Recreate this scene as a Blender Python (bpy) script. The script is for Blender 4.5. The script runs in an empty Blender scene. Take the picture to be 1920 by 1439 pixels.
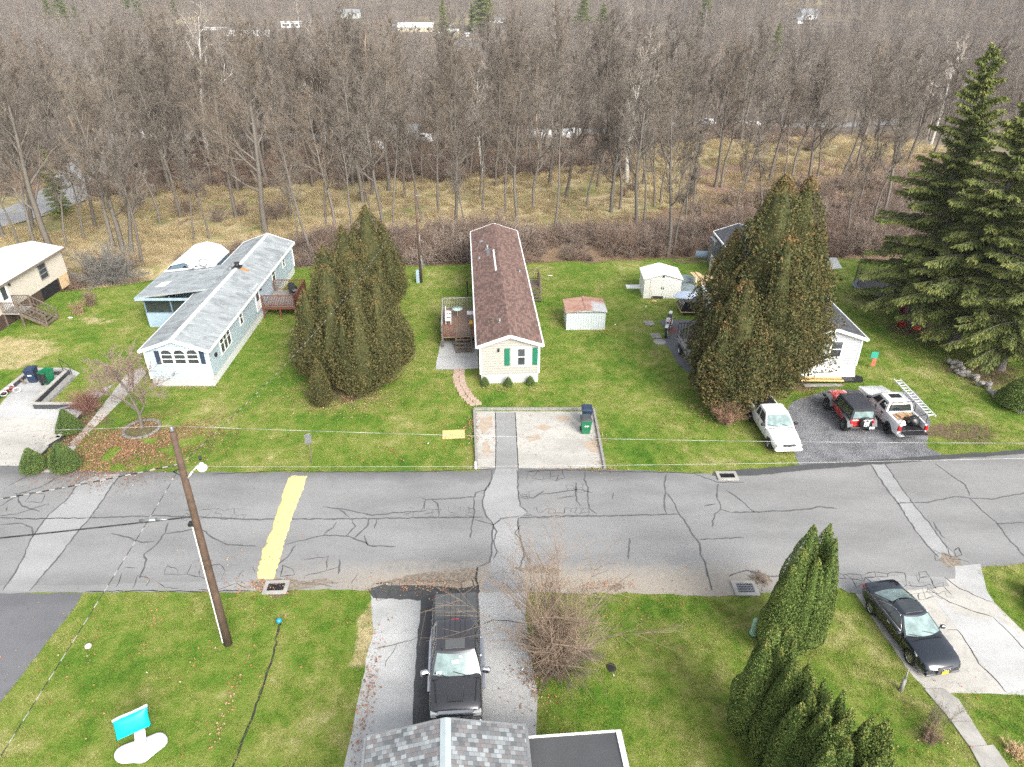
EXPOSURE = 1.27
import bpy, math, random
import numpy as np
from mathutils import Matrix, Vector
random.seed(7); RNG = np.random.default_rng(11)
PI = math.pi; R = math.radians
sc = bpy.context.scene
COL = sc.collection

# ------------------------------------------------------------ camera
CH = 24.3; PITCH = R(30); FPX = 1331.0
cam = bpy.data.cameras.new('camera'); camo = bpy.data.objects.new('camera', cam); COL.objects.link(camo)
camo.location = (0, 0, CH); camo.rotation_euler = (R(60), 0, 0)
cam.sensor_width = 36; cam.lens = 36*FPX/1920; cam.clip_end = 5000; cam.clip_start = 0.5
sc.camera = camo

def G(x, y, z=0.0):
    "ground point seen at a photo pixel"
    dx = (x-960)/FPX; dy = (y-719.5)/FPX; c, s = math.cos(PITCH), math.sin(PITCH)
    Y = c-dy*s; Z = -s-dy*c; t = (z-CH)/Z
    return Vector((dx*t, Y*t, z))
def GP(pts, z=0.0): return [tuple(G(a, b, z))[:2] for a, b in pts]

# ------------------------------------------------------------ object helpers
def tag(o, label=None, cat=None, group=None, kind=None):
    if label: o['label'] = label
    if cat: o['category'] = cat
    if group: o['group'] = group
    if kind: o['kind'] = kind
    return o
def thing(name, label, cat, loc=(0, 0, 0), rz=0.0, group=None):
    o = bpy.data.objects.new(name, None); COL.objects.link(o); o.empty_display_size = .3
    o.location = loc; o.rotation_euler = (0, 0, rz)
    return tag(o, label, cat, group)
def link(name, me, mat=None, parent=None, loc=None):
    o = bpy.data.objects.new(name, me); COL.objects.link(o)
    if mat is not None:
        for m in (mat if isinstance(mat, (list, tuple)) else [mat]): me.materials.append(m)
    if parent: o.parent = parent
    if loc is not None: o.location = loc
    return o
def kids(o, d={}): return [c for c in o.children]
def dup(root, loc, rz=None, label=None, group=None, scale=None, parent=None):
    r = root.copy(); COL.objects.link(r)
    if parent: r.parent = parent
    else:
        r.location = loc
        if rz is not None: r.rotation_euler = (0, 0, rz)
        if scale is not None: r.scale = scale if hasattr(scale, '__len__') else (scale,)*3
        if label: r['label'] = label
        if group: r['group'] = group
    for c in root.children: dup(c, None, parent=r)
    return r

class MB:
    "collects shapes, builds ONE mesh"
    def __init__(s): s.v = []; s.f = []; s.mi = []; s.T = Matrix.Identity(4); s.m = 0; s.sm = []
    def add(s, vs, fs, smooth=False):
        b = len(s.v); T = s.T; s.calls = getattr(s, 'calls', []); s.calls.append(len(fs))
        s.v += [tuple(T @ Vector(p)) for p in vs]
        for f in fs: s.f.append([b+i for i in f]); s.mi.append(s.m); s.sm.append(smooth)
        return s
    def at(s, loc=(0, 0, 0), rz=0, rx=0, ry=0):
        s.T = Matrix.Translation(loc) @ Matrix.Rotation(rz, 4, 'Z') @ Matrix.Rotation(ry, 4, 'Y') @ Matrix.Rotation(rx, 4, 'X'); return s
    def box(s, x0, x1, y0, y1, z0, z1):
        return s.add([(x0,y0,z0),(x1,y0,z0),(x1,y1,z0),(x0,y1,z0),(x0,y0,z1),(x1,y0,z1),(x1,y1,z1),(x0,y1,z1)],
              [(0,3,2,1),(4,5,6,7),(0,1,5,4),(1,2,6,5),(2,3,7,6),(3,0,4,7)])
    def bbox(s, x0, x1, y0, y1, z0, z1, b=.03):
        "box with chamfered edges"
        vs = []; 
        for z, i in ((z0, b), (z0+b, 0), (z1-b, 0), (z1, b)):
            for (sx, sy) in ((0,0),(1,0),(1,1),(0,1)):
                X = x1-i if sx else x0+i; Y = y1-i if sy else y0+i
                bx = -b if sx else b; by = -b if sy else b
                if (sx, sy) in ((0,0),(1,1)): vs += [(X, Y+by, z), (X+bx, Y, z)]
                else: vs += [(X+bx, Y, z), (X, Y+by, z)]
        fs = [tuple(range(7, -1, -1)), tuple(range(24, 32))]
        for k in range(3):
            for j in range(8): fs.append((k*8+j, k*8+(j+1) % 8, k*8+8+(j+1) % 8, k*8+8+j))
        return s.add(vs, fs)
    def quad(s, *p): return s.add(p, [tuple(range(len(p)))])
    def tube(s, p0, p1, r0, r1=None, n=6, cap=True, smooth=True):
        r1 = r0 if r1 is None else r1
        p0 = Vector(p0); p1 = Vector(p1); d = (p1-p0).normalized()
        a = d.orthogonal().normalized(); b = d.cross(a)
        vs = []
        for p, r in ((p0, r0), (p1, r1)):
            for k in range(n):
                t = 2*PI*k/n+PI/n; vs.append(p+a*(r*math.cos(t))+b*(r*math.sin(t)))
        fs = [(k, (k+1) % n, n+(k+1) % n, n+k) for k in range(n)]
        s.add(vs, fs, smooth)
        if cap: s.add(vs, [tuple(range(n-1, -1, -1)), tuple(range(n, 2*n))])
        return s
    def path(s, pts, r, n=5, smooth=True):
        for a, b in zip(pts[:-1], pts[1:]): s.tube(a, b, r, r, n, True, smooth)
        return s
    def bar(s, p0, p1, w, h):
        "rectangular bar, h measured upward"
        p0 = Vector(p0); p1 = Vector(p1); d = (p1-p0).normalized()
        u = Vector((0,0,1)); sd = d.cross(u)
        if sd.length < 1e-3: sd = Vector((1,0,0))
        sd.normalize(); u = sd.cross(d).normalized()
        vs = [p+sd*(w/2*i)+u*(h/2*j) for p in (p0, p1) for i, j in ((-1,-1),(1,-1),(1,1),(-1,1))]
        return s.add(vs, [(0,1,2,3),(7,6,5,4),(0,4,5,1),(1,5,6,2),(2,6,7,3),(3,7,4,0)])
    def prism(s, poly, z0, z1):
        "poly of (x,y), ccw"
        n = len(poly)
        a = sum(poly[i][0]*poly[(i+1)%n][1]-poly[(i+1)%n][0]*poly[i][1] for i in range(n))
        if a < 0: poly = poly[::-1]
        vs = [(x, y, z0) for x, y in poly]+[(x, y, z1) for x, y in poly]
        return s.add(vs, [tuple(range(n-1,-1,-1)), tuple(range(n, 2*n))]+[(i,(i+1)%n,n+(i+1)%n,n+i) for i in range(n)])
    def prism_y(s, poly, y0, y1):
        "poly of (x,z) extruded along y"
        n = len(poly)
        vs = [(x, y0, z) for x, z in poly]+[(x, y1, z) for x, z in poly]
        return s.add(vs, [tuple(range(n)), tuple(range(2*n-1, n-1, -1))]+[(i,n+i,n+(i+1)%n,(i+1)%n) for i in range(n)])
    def lathe(s, prof, n=16, axis='z', c=(0,0,0), smooth=True):
        vs = []; m = len(prof)
        for k in range(n):
            t = 2*PI*k/n; ct, st = math.cos(t), math.sin(t)
            for r, h in prof:
                vs.append((c[0]+r*ct, c[1]+r*st, c[2]+h) if axis == 'z' else (c[0]+r*ct, c[1]+h, c[2]+r*st))
        fs = []
        for k in range(n):
            for j in range(m-1):
                a, b = k*m+j, ((k+1) % n)*m+j
                fs.append((a, b, b+1, a+1))
        return s.add(vs, fs, smooth)
    def ball(s, c, r, n=10, sz=1.0):
        return s.lathe([(max(r*math.sin(PI*j/n), 1e-4), -r*sz*math.cos(PI*j/n)) for j in range(n+1)], n*2, 'z', c)
    def loft(s, rings, cap=True, smooth=True, closed=True):
        m = len(rings[0]); vs = [p for r in rings for p in r]; fs = []
        for k in range(len(rings)-1):
            for j in range(m if closed else m-1):
                a, b = k*m+j, k*m+(j+1) % m
                fs.append((a, b, b+m, a+m))
        s.add(vs, fs, smooth)
        if cap: s.add(vs, [tuple(range(m-1,-1,-1)), tuple(range((len(rings)-1)*m, len(rings)*m))])
        return s
    def mesh(s, name):
        me = bpy.data.meshes.new(name); me.from_pydata(s.v, [], s.f)
        me.polygons.foreach_set('material_index', s.mi); me.polygons.foreach_set('use_smooth', s.sm)
        me.update(); return me
    def cut(s):
        "what follows is a separate piece"
        if not hasattr(s, 'cuts'): s.cuts = [0]
        s.cuts.append(len(s.f)); return s
    def build(s, name, mat=None, parent=None, loc=None, bevel=0, each=False):
        "each=True: every connected shape (one per add call) becomes an object of its own"
        cuts = getattr(s, 'cuts', None)
        if each: cuts = [0]+list(np.cumsum([n for n in s.calls]))[:-1]
        if cuts:
            cuts = sorted(set(int(c) for c in cuts if c < len(s.f)))+[len(s.f)]; r = None
            for a, b in zip(cuts[:-1], cuts[1:]):
                q = MB(); use = sorted({i for f in s.f[a:b] for i in f}); mp = {i: k for k, i in enumerate(use)}
                q.v = [s.v[i] for i in use]; q.f = [[mp[i] for i in f] for f in s.f[a:b]]; q.mi = s.mi[a:b]; q.sm = s.sm[a:b]
                r = q.build(name, mat, parent, loc, bevel)
            return r
        me = s.mesh(name)
        if bevel or True:
            import bmesh
            bm = bmesh.new(); bm.from_mesh(me)
            bmesh.ops.remove_doubles(bm, verts=bm.verts, dist=1e-5)
            bmesh.ops.recalc_face_normals(bm, faces=bm.faces)
            bm.to_mesh(me); bm.free()
        o = link(name, me, mat, parent, loc)
        if bevel:
            b = o.modifiers.new('bevel', 'BEVEL'); b.width = bevel; b.segments = 2; b.limit_method = 'ANGLE'
        return o

def np_mesh(name, verts, faces, smooth=False, attr=None):
    "verts Nx3, faces MxK arrays"
    me = bpy.data.meshes.new(name); verts = np.asarray(verts, dtype=np.float32); faces = np.asarray(faces, dtype=np.int32)
    M, K = faces.shape
    me.vertices.add(len(verts)); me.vertices.foreach_set('co', verts.ravel())
    me.loops.add(M*K); me.loops.foreach_set('vertex_index', faces.ravel())
    me.polygons.add(M); me.polygons.foreach_set('loop_start', np.arange(0, M*K, K, dtype=np.int32))
    me.polygons.foreach_set('loop_total', np.full(M, K, dtype=np.int32))
    me.polygons.foreach_set('use_smooth', np.full(M, smooth))
    if attr is not None:
        for k, (dom, data) in attr.items():
            a = me.attributes.new(k, 'FLOAT', dom); a.data.foreach_set('value', np.asarray(data, dtype=np.float32))
    me.update(calc_edges=True); return me
def tubes_np(segs, n=3):
    "segs: Kx8 array p0 p1 r0 r1 -> verts, quads"
    s = np.asarray(segs, dtype=np.float64); p0, p1, r0, r1 = s[:, :3], s[:, 3:6], s[:, 6], s[:, 7]
    d = p1-p0; d /= np.linalg.norm(d, axis=1, keepdims=True)+1e-9
    ref = np.where(np.abs(d[:, 2:3]) > .8, np.array([[1., 0, 0]]), np.array([[0, 0, 1.]]))
    a = np.cross(d, ref); a /= np.linalg.norm(a, axis=1, keepdims=True); b = np.cross(d, a)
    V = np.empty((len(s), 2*n, 3))
    for k in range(n):
        t = 2*PI*k/n; o = a*math.cos(t)+b*math.sin(t)
        V[:, k] = p0+o*r0[:, None]; V[:, n+k] = p1+o*r1[:, None]
    base = (np.arange(len(s))*2*n)[:, None]
    F = np.concatenate([base+np.array([[k, (k+1) % n, n+(k+1) % n, n+k]]) for k in range(n)])
    return V.reshape(-1, 3), F

# ------------------------------------------------------------ materials
class NT:
    def __init__(s, name):
        s.mat = bpy.data.materials.new(name); s.mat.use_nodes = True; s.t = s.mat.node_tree; s.b = s.t.nodes['Principled BSDF']
    def n(s, typ, **kw):
        nd = s.t.nodes.new(typ)
        for k, v in kw.items():
            if k.startswith('i_'): nd.inputs[k[2:].replace('_', ' ')].default_value = v
            else: setattr(nd, k, v)
        return nd
    def l(s, a, b): s.t.links.new(a, b)
    def pos(s, world=True):
        return s.n('ShaderNodeNewGeometry').outputs['Position'] if world else s.n('ShaderNodeTexCoord').outputs['Object']
    def noise(s, vec, scale, detail=4, rough=.6, dist=0.0, stretch=None):
        if stretch:
            mp = s.n('ShaderNodeMapping'); mp.inputs['Scale'].default_value = stretch; s.l(vec, mp.inputs['Vector']); vec = mp.outputs[0]
        nd = s.n('ShaderNodeTexNoise'); nd.inputs['Scale'].default_value = scale; nd.inputs['Detail'].default_value = detail
        nd.inputs['Roughness'].default_value = rough; nd.inputs['Distortion'].default_value = dist
        s.l(vec, nd.inputs['Vector']); return nd.outputs['Fac']
    def ramp(s, fac, stops):
        nd = s.n('ShaderNodeValToRGB'); e = nd.color_ramp.elements
        while len(e) < len(stops): e.new(.5)
        for el, (p, c) in zip(e, stops): el.position = p; el.color = (*c, 1) if hasattr(c, '__len__') else (c, c, c, 1)
        s.l(fac, nd.inputs[0]); return nd.outputs[0]
    def mix(s, fac, a, b, mode='MIX'):
        nd = s.n('ShaderNodeMix', data_type='RGBA', blend_type=mode)
        for i, v in ((0, fac), (6, a), (7, b)):
            if hasattr(v, 'is_linked') or isinstance(v, bpy.types.NodeSocket): s.l(v, nd.inputs[i])
            elif hasattr(v, '__len__'): nd.inputs[i].default_value = (*v, 1) if len(v) == 3 else v
            else: nd.inputs[i].default_value = v
        return nd.outputs[2]
    def math(s, op, a, b=0.0, c=None):
        nd = s.n('ShaderNodeMath', operation=op)
        for i, v in enumerate((a, b, c)):
            if v is None: continue
            if isinstance(v, bpy.types.NodeSocket): s.l(v, nd.inputs[i])
            else: nd.inputs[i].default_value = v
        return nd.outputs[0]
    def attr(s, name, typ='GEOMETRY'):
        return s.n('ShaderNodeAttribute', attribute_name=name, attribute_type=typ).outputs['Fac']
    def sep(s, v):
        nd = s.n('ShaderNodeSeparateXYZ'); s.l(v, nd.inputs[0]); return nd.outputs
    def comb(s, x, y, z):
        nd = s.n('ShaderNodeCombineXYZ')
        for i, v in enumerate((x, y, z)):
            if isinstance(v, bpy.types.NodeSocket): s.l(v, nd.inputs[i])
            else: nd.inputs[i].default_value = v
        return nd.outputs[0]
    def bump(s, h, strength=.5, dist=.02):
        nd = s.n('ShaderNodeBump'); nd.inputs['Strength'].default_value = strength; nd.inputs['Distance'].default_value = dist
        s.l(h, nd.inputs['Height']); s.l(nd.outputs[0], s.b.inputs['Normal'])
    def out(s, col=None, rough=None, metal=0, spec=.5, coat=0):
        if col is not None:
            if isinstance(col, bpy.types.NodeSocket): s.l(col, s.b.inputs['Base Color'])
            else: s.b.inputs['Base Color'].default_value = (*col, 1)
        if rough is not None:
            if isinstance(rough, bpy.types.NodeSocket): s.l(rough, s.b.inputs['Roughness'])
            else: s.b.inputs['Roughness'].default_value = rough
        s.b.inputs['Metallic'].default_value = metal; s.b.inputs['Specular IOR Level'].default_value = spec
        s.b.inputs['Coat Weight'].default_value = coat; s.b.inputs['Coat Roughness'].default_value = .05
        return s.mat
def plain(name, c, rough=.6, var=.25, scale=3, metal=0, spec=.5, coat=0, bump=0, c2=None):
    t = NT(name); p = t.pos(False)
    f = t.noise(p, scale, 5, .65)
    c2 = c2 or tuple(x*(1-var) for x in c)
    col = t.ramp(f, [(.35, c2), (.65, c)])
    if bump: t.bump(t.noise(p, scale*8, 3), bump, .01)
    return t.out(col, rough, metal, spec, coat)
def siding(name, c, step=.11, axis=2, dirt=.12, depth=.6):
    t = NT(name); p = t.pos(False); z = t.sep(p)[axis]
    fr = t.math('FRACT', t.math('DIVIDE', z, step)); t.bump(fr, depth, .03)
    line = t.math('LESS_THAN', fr, .17)
    n = t.noise(p, 1.3, 5, .7); col = t.mix(t.math('MULTIPLY', n, dirt*2), c, tuple(x*.6 for x in c))
    col = t.mix(t.math('MULTIPLY', line, .6), col, tuple(x*.45 for x in c))  # lap shade and board joints put into the colour as dark lines
    return t.out(col, .5)
def shingle(name, cols, w=.3, h=.14, mortar=.008, streak=.25, ax=(1, 0), rough=.9, mcol=(.03,.03,.03)):
    t = NT(name); p = t.pos(False); s = t.sep(p)
    u, v = s[ax[0]], s[ax[1]]
    # per shingle random colour
    row = t.math('FLOOR', t.math('DIVIDE', v, h)); off = t.math('MULTIPLY', t.math('MODULO', t.math('MULTIPLY', row, 7.37), 1.0), w)
    cx = t.math('FLOOR', t.math('DIVIDE', t.math('ADD', u, off), w))
    wn = t.n('ShaderNodeTexWhiteNoise', noise_dimensions='2D'); t.l(t.comb(cx, row, 0), wn.inputs['Vector'])
    k = len(cols); nd = t.n('ShaderNodeValToRGB'); nd.color_ramp.interpolation = 'CONSTANT'; e = nd.color_ramp.elements
    while len(e) < k: e.new(.5)
    for i, (el, c) in enumerate(zip(e, cols)): el.position = i/k; el.color = (*c, 1)
    t.l(wn.outputs['Value'], nd.inputs[0]); col = nd.outputs[0]
    fv = t.math('FRACT', t.math('DIVIDE', v, h)); fu = t.math('FRACT', t.math('DIVIDE', t.math('ADD', u, off), w))
    edge = t.math('MAXIMUM', t.math('LESS_THAN', fv, .12), t.math('LESS_THAN', fu, .06))
    col = t.mix(t.math('MULTIPLY', edge, .6), col, mcol)
    n = t.noise(p, .9, 6, .75); col = t.mix(t.math('MULTIPLY', n, streak), col, tuple(x*.45 for x in cols[0]))
    n2 = t.noise(p, 60, 2, .5); col = t.mix(t.math('MULTIPLY', n2, .25), col, (.02,.02,.02))
    t.bump(fv, .4, .02)
    return t.out(col, rough, spec=.2)
def glass(name, c=(.05,.06,.06), rough=.03):
    t = NT(name); n = t.noise(t.pos(False), 2.5, 3)
    return t.out(t.ramp(n, [(.35, c), (.7, tuple(x*1.8 for x in c))]), rough, spec=.9)
M = {}
M['white'] = plain('white_paint', (.74,.75,.74), .5, .12, 2)
M['trim'] = plain('white_trim', (.8,.81,.8), .4, .08, 2)
M['black'] = plain('black_plastic', (.018,.018,.02), .45, .3, 6)
M['dark'] = plain('dark_void', (.006,.006,.007), .9, .3, 6)
M['rubber'] = plain('tyre_rubber', (.02,.02,.021), .85, .35, 12, bump=.3)
M['chrome'] = plain('chrome', (.7,.7,.71), .18, .1, 4, metal=1)
M['alloy'] = plain('alloy', (.55,.55,.56), .3, .15, 4, metal=.9)
M['steel'] = plain('steel', (.35,.36,.37), .45, .3, 6, metal=.7)
M['winglass'] = glass('window_glass', (.035,.04,.045))
M['carglass'] = glass('car_glass', (.14,.19,.187), .22); M['carglass'].node_tree.nodes['Principled BSDF'].inputs['Specular IOR Level'].default_value = .35  # sky reflection and pale cabin light are put into the base colour
M['darkglass'] = glass('tinted_glass', (.02,.025,.027), .05)
M['wood'] = plain('weathered_wood', (.17,.13,.1), .85, .45, 7, bump=.3)
M['greywood'] = plain('grey_wood', (.3,.29,.27), .85, .4, 7, bump=.3)
M['deckred'] = plain('stained_wood', (.17,.06,.035), .7, .35, 5, bump=.2)
M['plank'] = plain('fresh_lumber', (.62,.45,.26), .7, .2, 6)
M['ply'] = plain('plywood', (.68,.48,.2), .7, .15, 3)
M['concrete'] = plain('concrete', (.36,.35,.32), .9, .3, 1.2, bump=.2)
M['stone'] = plain('stone', (.33,.31,.28), .9, .5, 2.5, bump=.5)
M['red'] = plain('red_plastic', (.5,.03,.02), .4, .2, 3)
M['yellow'] = plain('yellow_paint', (.75,.45,.03), .5, .2, 3)
M['blue'] = plain('blue_plastic', (.03,.1,.4), .4, .2, 3)
M['navy'] = plain('navy_plastic', (.018,.035,.075), .45, .25, 3)
M['green'] = plain('green_plastic', (.012,.16,.07), .42, .25, 3)
M['tail'] = plain('tail_lamp', (.45,.01,.01), .15, .2, 8)
M['lamp'] = plain('lamp_lens', (.7,.72,.72), .08, .2, 9, spec=.8)
# ------------------------------------------------------------ terrain
def smooth(a, b, x): t = np.clip((x-a)/(b-a), 0, 1); return t*t*(3-2*t)
def vnoise(x, y, s, seed=0):
    "cheap value noise, vectorised"
    x = np.asarray(x, float)/s; y = np.asarray(y, float)/s
    xi = np.floor(x).astype(np.int64); yi = np.floor(y).astype(np.int64); fx = x-xi; fy = y-yi
    def h(a, b):
        n = (a*374761393+b*668265263+seed*1442695) & 0xffffffff
        n = ((n ^ (n >> 13))*1274126177) & 0xffffffff
        return ((n ^ (n >> 16)) & 0xffff)/65535.0
    fx = fx*fx*(3-2*fx); fy = fy*fy*(3-2*fy)
    return (h(xi, yi)*(1-fx)+h(xi+1, yi)*fx)*(1-fy)+(h(xi, yi+1)*(1-fx)+h(xi+1, yi+1)*fx)*fy
def fbm(x, y, s, seed=0): return .55*vnoise(x, y, s, seed)+.3*vnoise(x, y, s/2.3, seed+1)+.15*vnoise(x, y, s/5.1, seed+2)
def edgeY(x):
    "where the lawn ends and the wild ground begins"
    x = np.asarray(x, float)
    return np.interp(x, [-200, -46, -38, -30, -20, 0, 12, 20, 40, 60, 200], [56, 57, 59, 62.5, 64.5, 65.2, 66.2, 67, 66.5, 64, 60])+(vnoise(x, x*0, 2.0, 5)-.5)*.9
def height(x, y):
    x = np.asarray(x, float); y = np.asarray(y, float); d = y-edgeY(x)
    h = -smooth(0, 1.3, d)*.95+smooth(3.2, 5.5, d)*.6
    h = h-smooth(5, 30, d)*.3+(fbm(x, y, 14, 3)-.5)*1.3*smooth(5, 25, d)
    r = np.hypot(x, y); h = h-11*smooth(118, 240, r)
    h = h+76*smooth(430, 1150, r+(x*.12))+(fbm(x, y, 160, 9)-.5)*24*smooth(380, 750, r)
    return h
def Z(x, y): return float(height(np.array([x]), np.array([y]))[0])
def GT(px, py):
    "ground hit on the real terrain"
    z = 0
    for _ in range(12):
        p = G(px, py, z)
        if not 0 < p.y < 1500: return Vector((p.x, 1200, 60))
        z = z*.4+Z(p.x, p.y)*.6
    p = G(px, py, z); p.z = Z(p.x, p.y); return p

def inpoly(px, py, poly):
    c = np.zeros(len(px), bool); n = len(poly)
    for i in range(n):
        x0, y0 = poly[i]; x1, y1 = poly[(i+1) % n]
        if y0 == y1: continue
        k = ((y0 > py) != (y1 > py)) & (px < (x1-x0)*(py-y0)/(y1-y0)+x0); c ^= k
    return c
def blob(x, y, cx, cy, rx, ry): return np.clip(1-np.hypot((x-cx)/rx, (y-cy)/ry), 0, 1)

# layout polygons, metres
ROAD = GP([(-900,873),(0,873),(60,876),(205,885),(500,887),(880,884),(930,878),(1130,880),(1240,885),(1340,890),(1500,880),(1700,864),(1920,850),(2900,790),
           (2900,960),(1920,1057),(1840,1064),(1800,1085),(1600,1103),(1520,1110),(1460,1113),(1350,1119),(1190,1113),(1000,1112),(700,1108),(540,1106),(460,1110),(150,1112),(0,1113),(-900,1113)])
def rag(poly, step=.5, amp=.06, seed=1):
    out = []; rnd = random.Random(seed); n = len(poly)
    for i in range(n):
        a = Vector(poly[i]); b = Vector(poly[(i+1) % n]); L = (b-a).length; k = max(1, int(L/step)); nr = Vector((-(b-a).y, (b-a).x))/max(L, 1e-6)
        for j in range(k):
            p = a.lerp(b, j/k)
            if j: p += nr*rnd.uniform(-amp, amp)
            out.append((p.x, p.y))
    return out
CUT = []     # areas without grass
def sheet(name, poly, z, mat, parent=None, amp=.05, step=.5, thick=0, cut=True, seed=1):
    P = rag(poly, step, amp, seed) if amp else poly
    m = MB(); n = len(P)
    if thick: m.prism(P, z-thick, z)
    else:
        from mathutils.geometry import tessellate_polygon
        m.add([(x, y, z) for x, y in P], [tuple(f) for f in tessellate_polygon([[Vector((x, y, 0)) for x, y in P]])])
    if cut: CUT.append(poly)
    return m.build(name, mat, parent)

# materials of the ground
def ground_mat():
    t = NT('ground'); p = t.pos()
    big = t.noise(p, .22, 5, .6); mid = t.noise(p, 1.1, 6, .65, .4); fine = t.noise(p, 9, 4, .7); tiny = t.noise(p, 38, 3, .7)
    v = t.math('ADD', t.math('MULTIPLY', big, .5), t.math('ADD', t.math('MULTIPLY', mid, .45), t.math('MULTIPLY', fine, .28)))
    lawn = t.ramp(v, LAWN_STOPS)
    lawn = t.mix(t.math('MULTIPLY', t.ramp(tiny, [(.42, 0), (.62, 1)]), .35), lawn, (.05,.075,.02))
    # wild litter ground
    w = t.noise(p, .5, 7, .7); wild = t.ramp(w, [(.3, (.1,.07,.045)), (.45, (.17,.115,.075)), (.6, (.24,.17,.11)), (.75, (.13,.09,.06))])
    g2 = t.noise(p, .16, 6, .7, 1.0)
    dry = t.ramp(g2, [(.35, (.17,.19,.06)), (.46, (.3,.26,.13)), (.57, (.45,.37,.21)), (.67, (.22,.16,.1))])
    dry = t.mix(t.math('MULTIPLY', t.ramp(t.noise(p, 3.5, 5, .7), [(.4, 0), (.7, 1)]), .5), dry, (.2,.15,.09))
    red = t.ramp(t.noise(p, 2.2, 6, .75), [(.35, (.15,.1,.075)), (.55, (.26,.17,.125)), (.7, (.33,.23,.17))])
    nz = t.noise(p, .8, 5, .7)
    def edge(a, k=.9): return t.ramp(t.math('ADD', t.attr(a), t.math('MULTIPLY', t.math('SUBTRACT', nz, .5), k)), [(.42, 0), (.58, 1)])
    wild = t.mix(edge('dry'), wild, dry); wild = t.mix(edge('litter'), wild, red)
    far = t.attr('far'); fg = t.ramp(t.noise(p, .012, 5, .6), [(.36, (.12,.1,.085)), (.5, (.16,.13,.105)), (.62, (.2,.165,.12)), (.7, (.28,.24,.14))])
    wild = t.mix(far, wild, fg)
    wild = t.mix(edge('field', .4), wild, t.ramp(t.noise(p, .03, 5, .6), [(.35, (.3,.25,.14)), (.6, (.42,.36,.23))]))
    col = t.mix(edge('wild', .5), lawn, wild)
    sand = t.ramp(t.noise(p, 1.4, 6, .7), [(.35, (.36,.28,.14)), (.6, (.5,.4,.24))])
    col = t.mix(t.math('MULTIPLY', edge('straw', 1.1), .85), col, sand)
    dirt = t.ramp(t.noise(p, 5, 6, .75), [(.35, (.06,.045,.03)), (.62, (.2,.14,.09))])
    col = t.mix(edge('dirt', 1.1), col, dirt)
    t.bump(t.math('ADD', t.math('MULTIPLY', tiny, .6), fine), .8, .06)
    return t.out(col, .95, spec=.1)
LAWN_STOPS = [(.44, (.05,.125,.012)), (.52, (.088,.178,.018)), (.59, (.145,.212,.03)), (.67, (.225,.25,.06)), (.77, (.37,.345,.15))]
def asphalt(name, c, dark=None, tint=(.3,.26,.2), tamt=.0, grain=.4, spots=.3):
    t = NT(name); p = t.pos(); n = t.noise(p, .35, 6, .6, 0, (.35, 1, 1)); g = t.noise(p, 70, 2, .6); m = t.noise(p, 2.3, 6, .7)
    col = t.ramp(n, [(.32, tuple(x*.76 for x in c)), (.5, c), (.68, tuple(min(1, x*1.18) for x in c))])
    col = t.mix(t.math('MULTIPLY', t.ramp(m, [(.5, 0), (.75, 1)]), spots), col, tuple(x*.66 for x in c))
    y = t.sep(p)[1]; x = t.sep(p)[0]
    if tamt:   # sandy washed strip towards the near gutter, dark new tar along the far edge
        k = t.ramp(t.math('ADD', t.math('MULTIPLY', t.math('SUBTRACT', 25.6, y), .5), t.math('MULTIPLY', t.math('SUBTRACT', m, .5), 1.4)), [(.2, 0), (.8, 1)])
        kx = t.ramp(t.math('DIVIDE', t.math('ABSOLUTE', t.math('SUBTRACT', x, 1.5)), 14), [(.5, 1), (.95, 0)])
        col = t.mix(t.math('MULTIPLY', t.math('MULTIPLY', k, kx), tamt), col, tint)
        k2 = t.ramp(t.math('ADD', t.math('SUBTRACT', y, 31.1), t.math('MULTIPLY', t.math('SUBTRACT', t.noise(p, .6, 5, .6), .5), 1.6)), [(.0, 0), (1.0, 1)])
        kx2 = t.ramp(t.math('DIVIDE', t.math('ADD', x, 30), 50), [(.75, 1), (.86, 0)])
        col = t.mix(t.math('MULTIPLY', t.math('MULTIPLY', k2, kx2), .75), col, (.095,.097,.1))
    col = t.mix(t.math('MULTIPLY', t.ramp(g, [(.4, 0), (.65, 1)]), grain), col, tuple(x*.55 for x in c))
    t.bump(g, .5, .01)
    return t.out(col, .9, spec=.25)
M['ground'] = ground_mat()
M['asphalt'] = asphalt('asphalt', (.235,.235,.232), tamt=.8, tint=(.36,.315,.25))
M['patch'] = asphalt('asphalt_patch', (.27,.272,.268), grain=.45)
M['patch_light'] = asphalt('asphalt_light', (.30,.302,.30), grain=.35)
M['tar'] = asphalt('tar', (.075,.077,.08), grain=.4, spots=.6)
M['drive_dark'] = asphalt('drive_dark', (.14,.142,.15), grain=.35)
M['crack'] = plain('crack_sealant', (.105,.105,.108), .8, .35, 3)
M['crackd'] = plain('open_crack', (.04,.037,.034), .9, .3, 3)
M['slab'] = asphalt('concrete_slab', (.4,.385,.35), grain=.1, spots=.8)
M['slab2'] = asphalt('concrete_slab_grey', (.4,.402,.392), grain=.22, spots=.5)
def gravel():
    t = NT('gravel'); p = t.pos(); v = t.n('ShaderNodeTexVoronoi'); v.inputs['Scale'].default_value = 16; t.l(p, v.inputs['Vector'])
    g = t.noise(p, .8, 6, .7)
    c = t.mix(.5, v.outputs['Color'], (.22,.225,.24)); h = t.n('ShaderNodeHueSaturation'); h.inputs['Saturation'].default_value = .08; t.l(c, h.inputs['Color'])
    col = t.mix(.85, h.outputs[0], t.ramp(g, [(.35, (.06,.062,.07)), (.5, (.12,.124,.135)), (.68, (.2,.205,.215))]))
    t.bump(v.outputs['Distance'], 1.0, .04); return t.out(col, .95, spec=.15)
M['gravel'] = gravel()

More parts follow.
